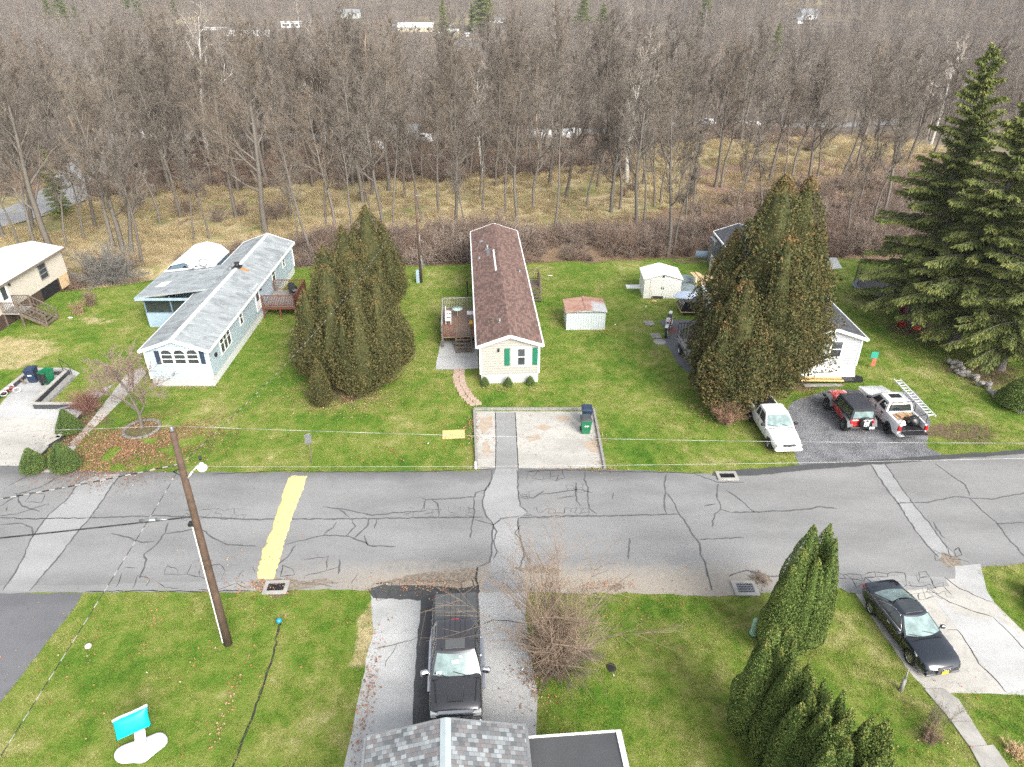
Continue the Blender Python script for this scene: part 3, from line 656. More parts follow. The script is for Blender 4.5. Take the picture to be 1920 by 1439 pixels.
class House:
    def __init__(s, name, label, x, y, rz, W, L, zs, ze, zr, mats, oh=.22, fh=.25, cat='mobile home', skirt=True):
        s.W, s.L, s.ze, s.zr, s.zs = W, L, ze, zr, zs
        s.o = thing(name, label, cat, (x, y, 0), rz); o = s.o
        h = W/2; t = .12
        MB().prism_y([(-h, zs), (h, zs), (h, ze), (0, zr-.02), (-h, ze)], 0, L).build('wall', mats['wall'], o)
        if skirt: MB().box(-h+.03, h-.03, .03, L-.03, -.1, zs).build('skirting', mats['skirt'], o)
        hw = h+oh; k = (zr-ze)/h; e = ze-k*oh
        s.k = k; s.roof = MB().prism_y([(-hw, e), (-hw, e+t), (0, zr+t), (hw, e+t), (hw, e), (0, zr)], -fh, L+fh).build('roof', mats['roof'], o)
        m = MB()   # fascia and gutters
        for sx in (-1, 1):
            for yy in (-fh-.03, L+fh+.03): m.bar((sx*(hw+.02), yy, e+.03), (0, yy, zr+.03), .06, .2)
            m.box(sx*(hw+.05)-.05, sx*(hw+.05)+.05, -fh, L+fh, e-.05, e+.09)
            for yy in (-.015, L+.015): m.box(sx*h-.06, sx*h+.06, yy-.02, yy+.02, zs, ze-.02)
        m.build('trim', mats.get('trim', M['trim']), o)
    def face(s, side):
        h = s.W/2
        if side == 'front': return Matrix(((1,0,0,0),(0,-1,0,0),(0,0,1,0),(0,0,0,1)))
        if side == 'right': return Matrix(((0,1,0,h),(1,0,0,0),(0,0,1,0),(0,0,0,1)))
        if side == 'left': return Matrix(((0,-1,0,-h),(1,0,0,0),(0,0,1,0),(0,0,0,1)))
    def window(s, side, a, z0, z1, w, frame=None, pane=None, rails=1, mull=0, arch=False, curtain=False, fw=.07):
        T = s.face(side); m = MB(); m.T = T; x0, x1 = a-w/2, a+w/2; f = fw
        m.box(x0-f, x0, 0, .05, z0-f, z1+f).box(x1, x1+f, 0, .05, z0-f, z1+f).box(x0, x1, 0, .05, z0-f, z0).box(x0, x1, 0, .05, z1, z1+f)
        for i in range(rails): zz = z0+(z1-z0)*(i+1)/(rails+1); m.box(x0, x1, 0, .04, zz-.025, zz+.025)
        for i in range(mull): xx = x0+w*(i+1)/(mull+1); m.box(xx-.05, xx+.05, 0, .045, z0, z1)
        if arch:
            c = .26*w
            for sx in (-1, 1):
                e = a+sx*w/2; m.add([(e, .0, z1), (e, .0, z1-c), (e-sx*c, .0, z1), (e, .046, z1), (e, .046, z1-c), (e-sx*c, .046, z1)], [(0,1,2),(3,4,5),(0,1,4,3),(1,2,5,4),(2,0,3,5)])
        wd = m.build('window', frame or M['trim'], s.o)
        m = MB(); m.T = T; m.box(x0, x1, -.02, .018, z0, z1); m.build('pane', pane or M['winglass'], wd)
        if curtain:
            m = MB(); m.T = T; m.box(x0+.02, x0+w*.3, .0185, .022, z0+.03, z1-.03).box(x1-w*.3, x1-.02, .0185, .022, z0+.03, z1-.03); m.build('curtain', M['curtain'], wd)
        return wd
    def panel(s, name, side, a, z0, z1, w, mat, d=.035, ribs=0):
        m = MB(); m.T = s.face(side); m.box(a-w/2, a+w/2, 0, d, z0, z1)
        for i in range(ribs): zz = z0+(z1-z0)*(i+.5)/ribs; m.box(a-w/2+.04, a+w/2-.04, d, d+.012, zz-.02, zz+.02)
        return m.build(name, mat, s.o)
    def door(s, side, a, z0, h=1.95, w=.85, mat=None, glass=True):
        d = s.panel('door', side, a, z0, z0+h, w, mat or M['white'])
        m = MB(); m.T = s.face(side); m.box(a-w/2-.08, a-w/2, 0, .05, z0, z0+h+.08).box(a+w/2, a+w/2+.08, 0, .05, z0, z0+h+.08).box(a-w/2, a+w/2, 0, .05, z0+h, z0+h+.08); m.build('door_frame', M['trim'], d)
        if glass: m = MB(); m.T = s.face(side); m.box(a-w*.32, a+w*.32, .034, .042, z0+h*.4, z0+h*.92); m.build('pane', M['winglass'], d)
        m = MB(); m.T = s.face(side); m.tube((a+w*.38, .035, z0+h*.45), (a+w*.38, .08, z0+h*.45), .025, .025, 8); m.build('handle', M['steel'], d)
    def lamp(s, side, a, z):
        m = MB(); m.T = s.face(side); m.box(a-.05, a+.05, 0, .03, z-.08, z+.1).tube((a, .03, z+.05), (a, .12, z+.08), .015).lathe([(.0, .12), (.07, .06), (.055, -.1), (.02, -.13), (0, -.13)], 8, 'z', (a, .12, z)); m.build('porch_lamp', M['black'], s.o)
    def vent(s, x, y, r=.07, h=.3, mat=None, name='roof_vent'):
        z = s.zr+.1-abs(x)*s.k
        m = MB(); m.tube((x, y, z-.05), (x, y, z+h), r, r, 10).tube((x, y, z+h), (x, y, z+h+.05), r*1.35, r*1.35, 10).box(x-r*1.8, x+r*1.8, y-r*1.8, y+r*1.8, z-.04, z+.03+r*s.k); m.build(name, mat or M['steel'], s.o)
    def ridge(s, mat, w=.2, y0=None, y1=None, name='ridge_cap', x=0.0, lift=.135):
        y0 = -.3 if y0 is None else y0; y1 = s.L+.3 if y1 is None else y1; z = s.zr+lift
        MB().prism_y([(-w, z-w*s.k-.015), (-w, z-w*s.k+.01), (0, z+.015), (w, z-w*s.k+.01), (w, z-w*s.k-.015), (0, z-.01)], y0, y1).build(name, mat, s.o)
    def slopepatch(s, name, x0, x1, y0, y1, mat, lift=.13):
        "thin plate lying on the slope"
        f = lambda x: s.zr+lift-abs(x)*s.k
        MB().add([(x0,y0,f(x0)),(x1,y0,f(x1)),(x1,y1,f(x1)),(x0,y1,f(x0)),(x0,y0,f(x0)+.02),(x1,y0,f(x1)+.02),(x1,y1,f(x1)+.02),(x0,y1,f(x0)+.02)],
                 [(0,3,2,1),(4,5,6,7),(0,1,5,4),(1,2,6,5),(2,3,7,6),(3,0,4,7)]).build(name, mat, s.o)

# 1 centre home, brown shingle roof
hc = House('mobile_home', 'beige mobile home with brown shingle roof and green shutters above the concrete driveway', -.15, 42.15, R(3.8), 3.95, 23.6, .75, 2.98, 3.66, dict(wall=M['sid_grey'], skirt=M['skirt_white'], roof=M['rf_brown']))
hc.window('front', .78, 1.4, 2.62, 1.12, rails=1, curtain=True, fw=.1)
for a in (-.18, 1.72): hc.panel('shutter', 'front', a, 1.38, 2.66, .36, M['greenshut'], ribs=5)
hc.lamp('front', -.75, 2.6); hc.panel('corner_trim', 'front', -.02+1.96+.0, .75, 2.95, .1, M['trim'], .05)
hc.slopepatch('ridge_vent', -.42, -.28, 11.8, 16.8, M['trim']); hc.slopepatch('flashing', -.95, -.7, 15.8, 17.6, M['steel'])
for x, y, r, h in ((-1.0, 2.9, .09, .12), (-.55, 2.2, .06, .25), (-.85, 17.6, .1, .3), (-1.6, 15.8, .08, .15), (-1.3,20,.12,.06), (-1.0,21.5,.1,.05), (1.6, 12.5, .07, .15)): hc.vent(x, y, r, h, M['steel'] if x != -1.0 else M['wood'])
hc.window('left', 8, 1.5, 2.5, .8); hc.window('left', 14, 1.5, 2.5, .8); hc.window('right', 5, 1.4, 2.5, 1.2); hc.window('right', 12, 1.5, 2.4, .8); hc.door('right', 16.2, .85); hc.door('left', 7.2, .95)
hc.window('right', 20, 1.4, 2.5, 1.0)

# 2 light blue home, grey metal roof, side addition
hb = House('mobile_home', 'light blue mobile home with streaky grey metal roof and three arched front windows', -22.25, 41.7, R(.5), 4.15, 21.3, .62, 2.82, 3.56, dict(wall=M['sid_blue'], skirt=M['skirt_white'], roof=M['rf_metal']))
for a in (-.65, .2, 1.05): hb.window('front', a, 1.78, 2.78, .7, rails=2, arch=True, fw=.08)
for a in (-1.27, 1.68): hb.panel('shutter', 'front', a, 1.74, 2.72, .3, M['navyshut'], ribs=4)
hb.ridge(M['rf_whitemetal'], .16)
hb.window('right', 3.1, 1.35, 2.75, 1.9, rails=1, mull=2); hb.window('right', 6.6, 1.6, 2.6, .55); hb.window('right', 15.2, 1.6, 2.6, .8); hb.window('right', 18.3, 1.7, 2.4, .5)
hb.door('right', 10.6, .95); hb.lamp('right', 11.4, 2.4); hb.panel('meter_box', 'right', 1.05, 1.75, 2.0, .25, M['black'], .12)
hb.vent(.05, 13.0, .17, .35, M['black'], 'chimney'); hb.slopepatch('rust_stain', .12, .95, 12.7, 13.1, plain('rust', (.5,.24,.08), .9, .3, 4), .125)
hb.vent(-.5, 12.8, .09, .2, M['steel']); hb.slopepatch('skylight', -.9, -.55, 6, 6.1, M['rf_metal'])
# addition (enclosed porch)
m = MB(); m.at(); m.add([(-6.7,9.1,2.55),(-1.0,9.1,3.25),(-1.0,14.6,3.25),(-6.7,14.6,2.55),(-6.7,9.1,2.67),(-1.0,9.1,3.37),(-1.0,14.6,3.37),(-6.7,14.6,2.67)], [(0,3,2,1),(4,5,6,7),(0,1,5,4),(1,2,6,5),(2,3,7,6),(3,0,4,7)])
pr = m.build('porch_roof', M['rf_metal'], hb.o)
m = MB(); m.box(-6.75,-1.6,9.02,9.09,2.42,2.62).box(-6.8,-6.7,9.0,14.7,2.4,2.66); m.build('porch_fascia', M['bluegrey'], hb.o)
m = MB(); m.box(-6.4,-2.1,9.4,9.5,0,1.25).box(-6.4,-6.3,9.5,14.3,0,1.25).box(-6.4,-2.1,14.2,14.3,0,2.5); m.build('porch_wall', M['bluegrey'], hb.o, each=True)
m = MB()
for x in (-6.4, -4.35, -2.2): m.box(x, x+.1, 9.4, 9.5, 1.25, 2.6)
for y in (11, 12.6, 14.2): m.box(-6.4, -6.3, y, y+.1, 1.25, 2.5)
m.box(-6.4, -2.1, 9.395, 9.505, 1.2, 1.28); m.build('porch_post', M['slate_blue'], hb.o, each=True)
MB().box(-6.3, -2.1, 9.43, 9.46, 1.28, 2.55).build('porch_screen', M['darkglass'], hb.o)
MB().add([(-6.0,10.9,2.765),(-5.2,10.9,2.86),(-5.0,11.9,2.885),(-5.8,11.9,2.79)], [(0,1,2,3)]).build('roof_patch', M['trim'], hb.o)
m = MB(); m.bar((-6.6,14.3,2.8), (-2.2,14.2,3.35), .12, .12); m.build('porch_gutter', M['rf_whitemetal'], hb.o)
for k, (x, y, lab) in enumerate([(-4.2, 14.0, 'left of two satellite dishes on the porch roof of the blue home'), (-3.3, 14.15, 'right of two satellite dishes on the porch roof, on a tripod foot')]):
    wx, wy = hb.o.location.x+x, hb.o.location.y+y; zz = 3.0+(x+4.2)*.12
    d = thing('satellite_dish', lab, 'satellite dish', (wx, wy, zz), R(20 if k else -10), 'satellite dishes on the blue home')
    m = MB(); m.at((0, -.05, .5), rx=R(62)); m.lathe([(0,.0),(.2,.02),(.34,.07),(.35,.085),(.2,.04),(0,.02)], 18); m.build('reflector', M['steel'] if k else M['white'], d)
    m = MB(); m.tube((0,0,-.1), (0,0,.45), .03).tube((0,0,.2), (.3,.15,-.1), .02).tube((0,0,.2), (-.3,.15,-.1), .02).tube((0,-.05,.35), (0,-.45,.55), .015).box(-.04,.04,-.5,-.42,.52,.6); m.build('mount', M['steel'], d)
def shed(name, label, x, y, rz, W, D, he, hr, wall, roof, gambrel=False, doors=None, trim=None):
    o = thing(name, label, 'shed', (x, y, 0), rz); h = W/2
    prof = [(-h, he), (0, hr), (h, he)] if not gambrel else [(-h, he), (-h*.62, he+(hr-he)*.72), (0, hr), (h*.62, he+(hr-he)*.72), (h, he)]
    MB().prism_y([(-h, 0), (h, 0)]+prof[::-1], 0, D).build('wall', wall, o)
    up = [(px*1.07, pz+.07) for px, pz in prof]; lo = [(px*1.07, pz+.015) for px, pz in prof]
    MB().prism_y(up+lo[::-1], -.12, D+.12).build('roof', roof, o)
    if doors:
        for sx in (-1, 1):
            m = MB(); m.box(min(0.01*sx, sx*doors/2), max(.01*sx, sx*doors/2), -.035, -.005, .1, he-.02); d = m.build('door', wall, o)
            m = MB(); m.box(sx*.08-.02, sx*.08+.02, -.07, -.035, he*.5, he*.62); m.build('handle', M['black'], d)
        MB().box(-doors/2-.05, doors/2+.05, -.045, 0, he-.02, he+.04).build('lintel', trim or wall, o)
    return o
sg = shed('garden_shed', 'white barn-roofed shed with dark blue gable behind the blue home', -28.0, 57.6, R(0), 3.5, 5.2, 2.0, 2.95, M['slate_blue'], M['rf_whitemetal'], True)
m = MB(); m.lathe([(.16,0),(.16,.04),(0,.04)], 12, 'y', (0,-.05,2.5)); m.build('gable_vent', M['black'], sg)
MB().box(-1.1,-.95,-.03,.0,.1,1.9).box(.95,1.1,-.03,.0,.1,1.9).build('door_trim', M['white'], sg, each=True)
M['shedcream'] = plain('cream_resin', (.74,.74,.68), .55, .06, 1.5)
ws = shed('garden_shed', 'cream resin shed with white gable roof and double doors', 12.9, 56.8, R(-1), 3.15, 2.55, 1.72, 2.2, M['shedcream'], M['rf_white'], False, 2.1)
m = MB(); m.lathe([(.09,0),(.09,.04),(0,.04)], 10, 'y', (0,-.06,2.0)); m.build('gable_vent', M['black'], ws)
M['shedmetal'] = siding('ribbed_pale_metal', (.56,.62,.63), .2, 0, .35, .3)
ms = shed('garden_shed', 'low pale metal shed with rusty red ridged roof beside the brown-roofed home', 5.78, 50.55, R(1.5), 3.05, 2.35, 1.5, 1.72, M['shedmetal'], M['rusty'])
MB().box(-1.56,1.56,-.05,.0,1.46,1.53).build('eave_trim', M['steel'], ms)
MB().prism_y([(-.1,1.79),(-.1,1.815),(0,1.84),(.1,1.815),(.1,1.79)], -.14, 2.49).build('ridge_cap', M['rusty'], ms)

# 3 white roofed home at the far left
hl = House('mobile_home', 'cream mobile home with bright white roof and brown skirting at the left edge', -42.6, 42.0, R(-.6), 4.9, 18.3, 1.1, 3.25, 3.75, dict(wall=M['sid_cream'], skirt=M['skirt_brown'], roof=M['rf_white'], trim=plain('brown_fascia', (.2,.16,.13), .7)))
hl.window('right', 15.2, 1.75, 2.95, 1.0, frame=M['greywood'], rails=2); hl.door('right', 10.0, 1.2); hl.window('right', 4, 1.7, 2.8, 1.2); hl.vent(1.2, 6, .15, .12, M['black']); hl.vent(.7, 8.4, .2, .1, M['black'])
MB().box(2.4, 2.46, 14.2, 16.6, .05, 1.1).build('crawlspace_shade', M['dark'], hl.o)  # near-black panel over the skirting, the opening's shade put into its colour
MB().box(2.38, 2.475, 16.9, 18.2, .0, 1.15).build('wood_panel', M['plank'], hl.o)
hl.lamp('right', 10.8, 2.9)

# 4 grey-white home at the right, partly behind the big conifers
hr_ = House('mobile_home', 'pale grey mobile home with dark slate roof behind the big brown-green conifers', 21.75, 43.1, R(.6), 4.0, 22.6, .85, 2.98, 3.66, dict(wall=M['sid_white'], skirt=M['skirt_white'], roof=M['rf_slate']))
hr_.window('front', .35, 1.55, 2.95-.25, .72, rails=1, fw=.1); hr_.window('left', 18.2, 1.5, 2.6, 1.0, frame=M['greywood']); hr_.window('left', 8, 1.5, 2.6, .9); hr_.window('right', 6, 1.5, 2.5, .9)
hr_.vent(.35, 3.4, .06, .5, M['steel']); hr_.vent(-.6, 18.5, .06, .7, M['white']); hr_.panel('side_shed', 'left', 21.6, .2, 2.7, 1.6, M['steel'], .7)
MB().add([(-1.99,-.35,.05),(1.99,-.35,.05),(1.95,-.03,.9),(-1.95,-.03,.9)], [(0,1,2,3)]).build('skirting_sheet', M['skirt_white'], hr_.o)
MB().prism([(-2.3,-1.0),(2.3,-.9),(2.5,-.4),(2.2,-.1),(-2.3,-.1)], 0, .14).build('black_liner', M['black'], hr_.o)
# dark awning/lean-to on its left, white edged
lt = thing('lean_to', 'black flat canopy with white edge boards among the lumber beside the grey home', 'canopy', (16.9, 54.2, 0), R(0))
MB().box(-1.0, 1.9, -2.6, .9, 1.75, 1.85).build('canopy_roof', M['rf_flat'], lt)
m = MB(); m.box(-1.12,-1.0,-2.6,1.0,1.68,1.9).box(-1.1,1.95,-2.7,-2.6,1.68,1.88); m.build('edge_board', M['white'], lt, each=True)
m = MB(); m.box(-1.05,-.98,-2.55,.9,0,1.68).box(-1.05,1.9,.84,.9,0,1.74); m.build('side_panel', M['white'], lt, each=True)

# 5 near roof at the bottom of the picture
rn = R(4.4); hx, hy = -2.12, 14.2
hn = House('house', 'near house roof of mottled grey shingles cut off by the bottom of the photo', hx, hy, PI+rn, 4.7, 16, .4, 2.9, 3.5, dict(wall=M['sid_white'], skirt=M['concrete'], roof=M['rf_near'], trim=plain('grey_drip_edge', (.2,.21,.215), .7)), oh=.2, fh=.12)
hn.ridge(plain('pale_ridge_strip', (.36,.42,.43), .8, .12, 2), .17, -.16, 16.2)
ann = thing('flat_roof_annexe', 'charcoal flat roof annexe with white edge boards joined to the near shingle roof', 'annexe', (hx, hy, 0), rn)
MB().box(2.62, 5.55, -12, -.12, 2.55, 2.66).build('flat_roof', M['rf_flat'], ann)
m = MB(); m.box(5.55, 5.72, -12, -.1, 2.5, 2.72).box(2.6, 5.72, -.12, -.04, 2.5, 2.68); m.build('edge_board', M['white'], ann, each=True)
m = MB()
for yy in (-.3, -4, -8): m.box(5.3, 5.42, yy-.1, yy+.02, 0, 2.55)
m.build('post', M['white'], ann, each=True)
rs = random.Random(5); m = MB()
for i in range(12): a, b = rs.uniform(2.7, 5.4), rs.uniform(-3, -.2); m.box(a, a+.03, b, b+.02, 2.661, 2.67)
pass

# ------------------------------------------------------------ decks
def rail(m, p0, p1, z0, h=.95, step=.13, post=True, w=.035, top=.09):
    p0 = Vector((*p0, z0)); p1 = Vector((*p1, z0)); L = (p1-p0).length; n = int(L/step); up = Vector((0,0,1))
    m.bar(p0+up*h, p1+up*h, top, .05); m.bar(p0+up*.12, p1+up*.12, .05, .05)
    for i in range(1, n): q = p0.lerp(p1, i/n); m.bar(q+up*.12, q+up*h, w, w)
    if post:
        for q in (p0, p1): m.bar(q-up*z0, q+up*(h+.02), .1, .1)
def stairs(m, x0, x1, y0, z0, n, run=.28, dirv=-1):
    for i in range(n): z = z0*(1-(i+1)/(n+1)); y = y0+dirv*run*(i+.5); m.box(x0, x1, min(y-run*.5, y+run*.5)+.01, max(y-run*.5, y+run*.5)-.01, z-.04, z)
    for x in (x0-.04, x1+.04): m.bar((x, y0, z0-.1), (x, y0+dirv*run*n, .02), .05, .25)
dk = thing('deck', 'brown wooden deck with grey railing on the left of the brown-roofed home', 'deck', (-2.45, 47.6, 0), R(3.8))
MB().box(-2.75, 0, 0, 5.1, .82, .9).build('deck_floor', M['deckfl'] if 'deckfl' in M else siding('deck_boards', (.27,.17,.12), .14, 0, .4), dk)
m = MB(); rail(m, (-2.75,5.1), (0,5.1), .9); m.cut(); rail(m, (-2.75,0), (-2.75,5.1), .9); m.build('railing', M['greywood'], dk)
m = MB(); rail(m, (-2.75,0), (-1.75,0), .9); m.cut(); rail(m, (-.55,0), (0,0), .9); m.build('front_railing', M['deckred'], dk)
m = MB(); rail(m, (-1.7,-.05), (-.6,-.05), .9); m.bar((-1.7,-.07,1.0), (-.6,-.07,1.8), .05, .05); m.build('gate', M['wood'], dk)
m = MB(); stairs(m, -1.7, -.6, 0, .9, 4, .25); m.build('steps', M['wood'], dk)
m = MB()
for x in (-2.7, -1.4, -.1):
    for y in (.1, 2.6, 5.0): m.bar((x, y, 0), (x, y, .82), .1, .1)
m.build('support_post', M['wood'], dk, each=True)
bd = thing('deck', 'reddish brown deck with slatted railing on the right of the blue home', 'deck', (-20.1, 52.8, 0), R(.5))
MB().box(0, 2.6, 0, 3.4, .9, .98).build('deck_floor', siding('deck_boards_grey', (.33,.3,.27), .14, 0, .4), bd)
m = MB(); m.box(0,2.62,-.03,.0,.75,.98); rail(m, (0,0), (2.6,0), .98); m.cut(); m.box(2.6,2.63,0,3.4,.6,.98); rail(m, (2.6,0), (2.6,3.4), .98, step=.1, w=.07); m.cut(); rail(m, (0,3.4), (2.6,3.4), .98); m.build('railing', M['deckred'], bd)
m = MB(); m.bar((1.3,.05,0), (1.3,.05,.9), .12, .12).bar((2.5,.1,0), (2.5,.1,.9), .12, .12).bar((2.5,3.3,0), (2.5,3.3,.9), .12, .12); m.build('support_post', M['deckred'], bd, each=True)
gr = thing('barbecue_grill', 'black covered barbecue grill on the red deck of the blue home', 'grill', (-18.2, 55.0, .98), R(-60))
m = MB(); m.bbox(-.5,.5,-.28,.28,.45,.8,.04); m.build('firebox', M['black'], gr)
m = MB(); m.loft([[(x, .29*math.cos(a), .8+.27*math.sin(a)) for a in [PI*k/8 for k in range(9)]] for x in (-.48, .48)], closed=False); m.build('lid', M['black'], gr)
m = MB(); m.box(-.85,-.5,-.2,.2,.74,.78).box(.5,.85,-.2,.2,.74,.78); m.build('side_shelf', M['steel'], gr, each=True)
m = MB(); [m.tube((x,y,0),(x,y,.45),.025) for x in (-.45,.45) for y in (-.22,.22)]; m.build('leg', M['black'], gr, each=True)
ld = thing('entry_steps', 'weathered dark wooden stairs with railings leading down from the cream home', 'steps', (-40.15, 51.6, 0), R(0))
MB().box(0, 1.5, -.5, 1.0, 1.05, 1.15).build('landing', M['greywood'], ld)
m = MB()
for i in range(6): m.box(1.5+i*.3, 1.78+i*.3, -.4, .9, 1.15-(i+1)*.165-.04, 1.15-(i+1)*.165)
for y in (-.45, .95): m.bar((1.4,y,1.05), (3.3,y,.03), .06, .25)
m.build('stair_tread', M['wood'], ld)
m = MB()
for y in (-.5, 1.0):
    if y > 0: m.cut()
    rail(m, (0,y), (1.5,y), 1.15, .9)
    m.bar((1.5,y,2.05), (3.3,y,.95), .09, .05); m.bar((3.3,y,0), (3.3,y,.98), .09, .09); m.bar((1.5,y,1.4), (3.3,y,.35), .05, .05)
    for i in range(1, 7): x = 1.5+i*.26; z = 2.05-(x-1.5)*.611; m.bar((x,y,z-.65), (x,y,z), .04, .04)
m.build('railing', M['wood'], ld)
m = MB(); [m.bar((x,y,0),(x,y,1.05),.1,.1) for x in (.1,1.4) for y in (-.4,.9)]; m.build('support_post', M['wood'], ld, each=True)
rd = thing('entry_steps', 'small dark wooden back porch on the right side of the brown-roofed home', 'steps', (1.05, 58.2, 0), R(3.8))
MB().box(.25, 1.3, -1.1, .6, .82, .9).build('landing', M['wood'], rd)
m = MB(); rail(m, (1.3,-1.1), (1.3,.6), .9); m.bar((1.3,-1.1,1.8), (1.3,-2.6,.9), .07, .05); m.cut(); rail(m, (.25,.6), (1.3,.6), .9); m.build('railing', M['wood'], rd)
m = MB(); stairs(m, .35, 1.25, -1.1, .9, 4, .3); m.build('steps', M['wood'], rd)
# ------------------------------------------------------------ vehicles (local x forward, y left, z up)
def paint(name, c, rough=.22, metal=.0, coat=.8): return plain(name, c, rough, .06, 1.5, metal=metal, coat=coat)
M['p_black'] = paint('paint_charcoal', (.05,.05,.055), .28, .35); M['p_navy'] = paint('paint_dark_blue', (.012,.017,.026), .16, .3, 1)
M['p_white'] = paint('paint_white', (.72,.73,.73), .3); M['p_red'] = paint('paint_red', (.42,.018,.018), .25)
M['vinyl'] = plain('grey_vinyl', (.085,.09,.092), .7, .12, 2); M['softtop'] = plain('black_softtop', (.035,.037,.045), .5, .2, 1.2)
M['fender'] = plain('grey_plastic', (.13,.135,.14), .7, .2, 3)
def smoothen(o, ang=35):
    me = o.data
    for p in me.polygons: p.use_smooth = True
    me.set_sharp_from_angle(angle=R(ang)); return o
def ring(x, w, zb, zt, cr=.03, q=.0):
    h = [(0, zb), (w*.86, zb), (w*.96, zb+.08), (w, zb+(zt-zb)*.4), (w*.99, zb+(zt-zb)*.68), (w*.97, zt-.1), (w*.91, zt-.02), (w*.78, zt+cr*.35), (w*.42, zt+cr*.85), (0, zt+cr)]
    return [(x+q*(1-(abs(y)/w)**2), y, z) for y, z in h]+[(x+q*(1-(abs(y)/w)**2), -y, z) for y, z in h[-2:0:-1]]
def boolcut(o, cutters):
    "cuts the shapes out of the mesh for good"
    cb = cutters.mesh('cutter'); import bmesh
    bm = bmesh.new(); bm.from_mesh(cb); bmesh.ops.recalc_face_normals(bm, faces=bm.faces); bm.to_mesh(cb); bm.free()
    c = bpy.data.objects.new('cutter', cb); COL.objects.link(c); c.parent = o.parent
    md = o.modifiers.new('b', 'BOOLEAN'); md.operation = 'DIFFERENCE'; md.object = c; md.solver = 'EXACT'
    bpy.context.view_layer.update(); dg = bpy.context.evaluated_depsgraph_get(); me = bpy.data.meshes.new_from_object(o.evaluated_get(dg))
    o.modifiers.clear(); bpy.data.objects.remove(c)
    if len(me.polygons) > 10: me.name = o.data.name; o.data = me
def carbody(o, mat, st, wheels, R_, W, extra=None):
    b = MB().loft([ring(*s) for s in st]).build('body', mat, o)
    c = MB()
    for x, r in wheels:
        for sy in (-1, 1): c.at((0, 0, 0)).tube((x, sy*(W/2-.32), R_*1.0), (x, sy*(W/2+.2), R_*1.0), r, r, 24)
    c.calls = []; boolcut(b, c)
    if extra: boolcut(b, extra)
    smoothen(b, 32)
    m = MB()
    for x, r in wheels: m.box(x-r, x+r, -W/2+.33, W/2-.33, .25, R_+r*.9)
    m.build('wheel_well', M['dark'], o, each=True)
    return b
def wheel(o, x, y, r, w, rim=None, spokes=5, rr=.62, dish=.03):
    s = 1 if y > 0 else -1
    t = MB(); t.lathe([(r*rr, -w/2), (r*.9, -w/2), (r*.98, -w*.4), (r, -w*.2), (r, w*.2), (r*.98, w*.4), (r*.9, w/2), (r*rr, w/2)], 28, 'y')
    t = t.build('wheel', M['rubber'], o, loc=(x, y, r))
    m = MB(); yo = s*(w/2-dish); R0 = r*rr
    m.lathe([(R0, yo-s*.1), (R0*1.02, yo+s*.012), (R0*.93, yo+s*.012), (R0*.9, yo-s*.05)], 24, 'y'); m.lathe([(0, yo), (R0*.2, yo), (R0*.24, yo-s*.04)], 12, 'y')
    for k in range(spokes):
        a = 2*PI*k/spokes; ca, sa = math.cos(a), math.sin(a); hw = R0*.1
        m.add([(ca*R0*.15-sa*hw, yo, sa*R0*.15+ca*hw), (ca*R0*.15+sa*hw, yo, sa*R0*.15-ca*hw), (ca*R0*.95+sa*hw*.8, yo+s*.004, sa*R0*.95-ca*hw*.8), (ca*R0*.95-sa*hw*.8, yo+s*.004, sa*R0*.95+ca*hw*.8)], [(0,1,2,3)])
    rimo = m.build('rim', rim or M['alloy'], t)
    m = MB(); m.lathe([(0, yo-s*.06), (R0*.98, yo-s*.06)], 20, 'y'); m.build('brake_disc', M['dark'], t)
    return t
class Cab:
    def __init__(s, o, mat, xf, xr, wb, zb, tf, tr, wt, zt, bow=.12, rbow=.06, crown=.05, round_=.1):
        s.p = (xf, xr, wb, zb, tf, tr, wt, zt, bow, rbow); s.o = o
        rings = []
        for v in (-.12, 0, .35, .7, 1): rings.append(s.ring(v))
        for k, (sc_, dz) in enumerate(((.965, .35), (.85, .75), (.5, 1.0))):
            top = s.ring(1); cx = (tf+tr)/2; rings.append([(cx+(x-cx)*(1-(1-sc_)*.8), y*sc_, zt+crown*dz) for x, y, z in top])
        s.b = smoothen(MB().loft(rings).build('cab', mat, o), 28)
        s.crown = crown
    def dims(s, v):
        xf, xr, wb, zb, tf, tr, wt, zt, bow, rbow = s.p
        return xf+(tf-xf)*v, xr+(tr-xr)*v, wb+(wt-wb)*(v**1.25 if v > 0 else v), zb+(zt-zb)*v, bow*(1-.35*v), rbow
    def front(s, a, v): X, _, w, z, b, _2 = s.dims(v); return (X-b*a*a, a*w, z)
    def rear(s, a, v): _, X, w, z, _3, b = s.dims(v); return (X+b*a*a, a*w, z)
    def side(s, sg, a, v):
        F, Rr = s.front(1, v), s.rear(1, v); return (F[0]+(Rr[0]-F[0])*a, sg*F[1], F[2])
    def ring(s, v):
        A = [s.front(a, v) for a in (1, .8, .4, 0, -.4, -.8, -1)]; B = [s.rear(a, v) for a in (-1, -.8, -.4, 0, .4, .8, 1)]
        L = [s.side(-1, a, v) for a in (.25, .5, .75)]; Rr = [s.side(1, a, v) for a in (.75, .5, .25)]
        return A+L+B+Rr
    def glass(s, name, f, a0, a1, v0, v1, d, mat=None, n=8, skew0=0, skew1=0):
        m = MB(); vs = []
        for j in range(3):
            v = v0+(v1-v0)*j/2
            for i in range(n+1):
                a = (a0+skew0*j/2)+((a1+skew1*j/2)-(a0+skew0*j/2))*i/n; p = Vector(f(a, v))+Vector(d); vs.append(p)
        fs = [(j*(n+1)+i, j*(n+1)+i+1, (j+1)*(n+1)+i+1, (j+1)*(n+1)+i) for j in range(2) for i in range(n)]
        m.add(vs, fs, True); return m.build(name, mat or M['carglass'], s.o)
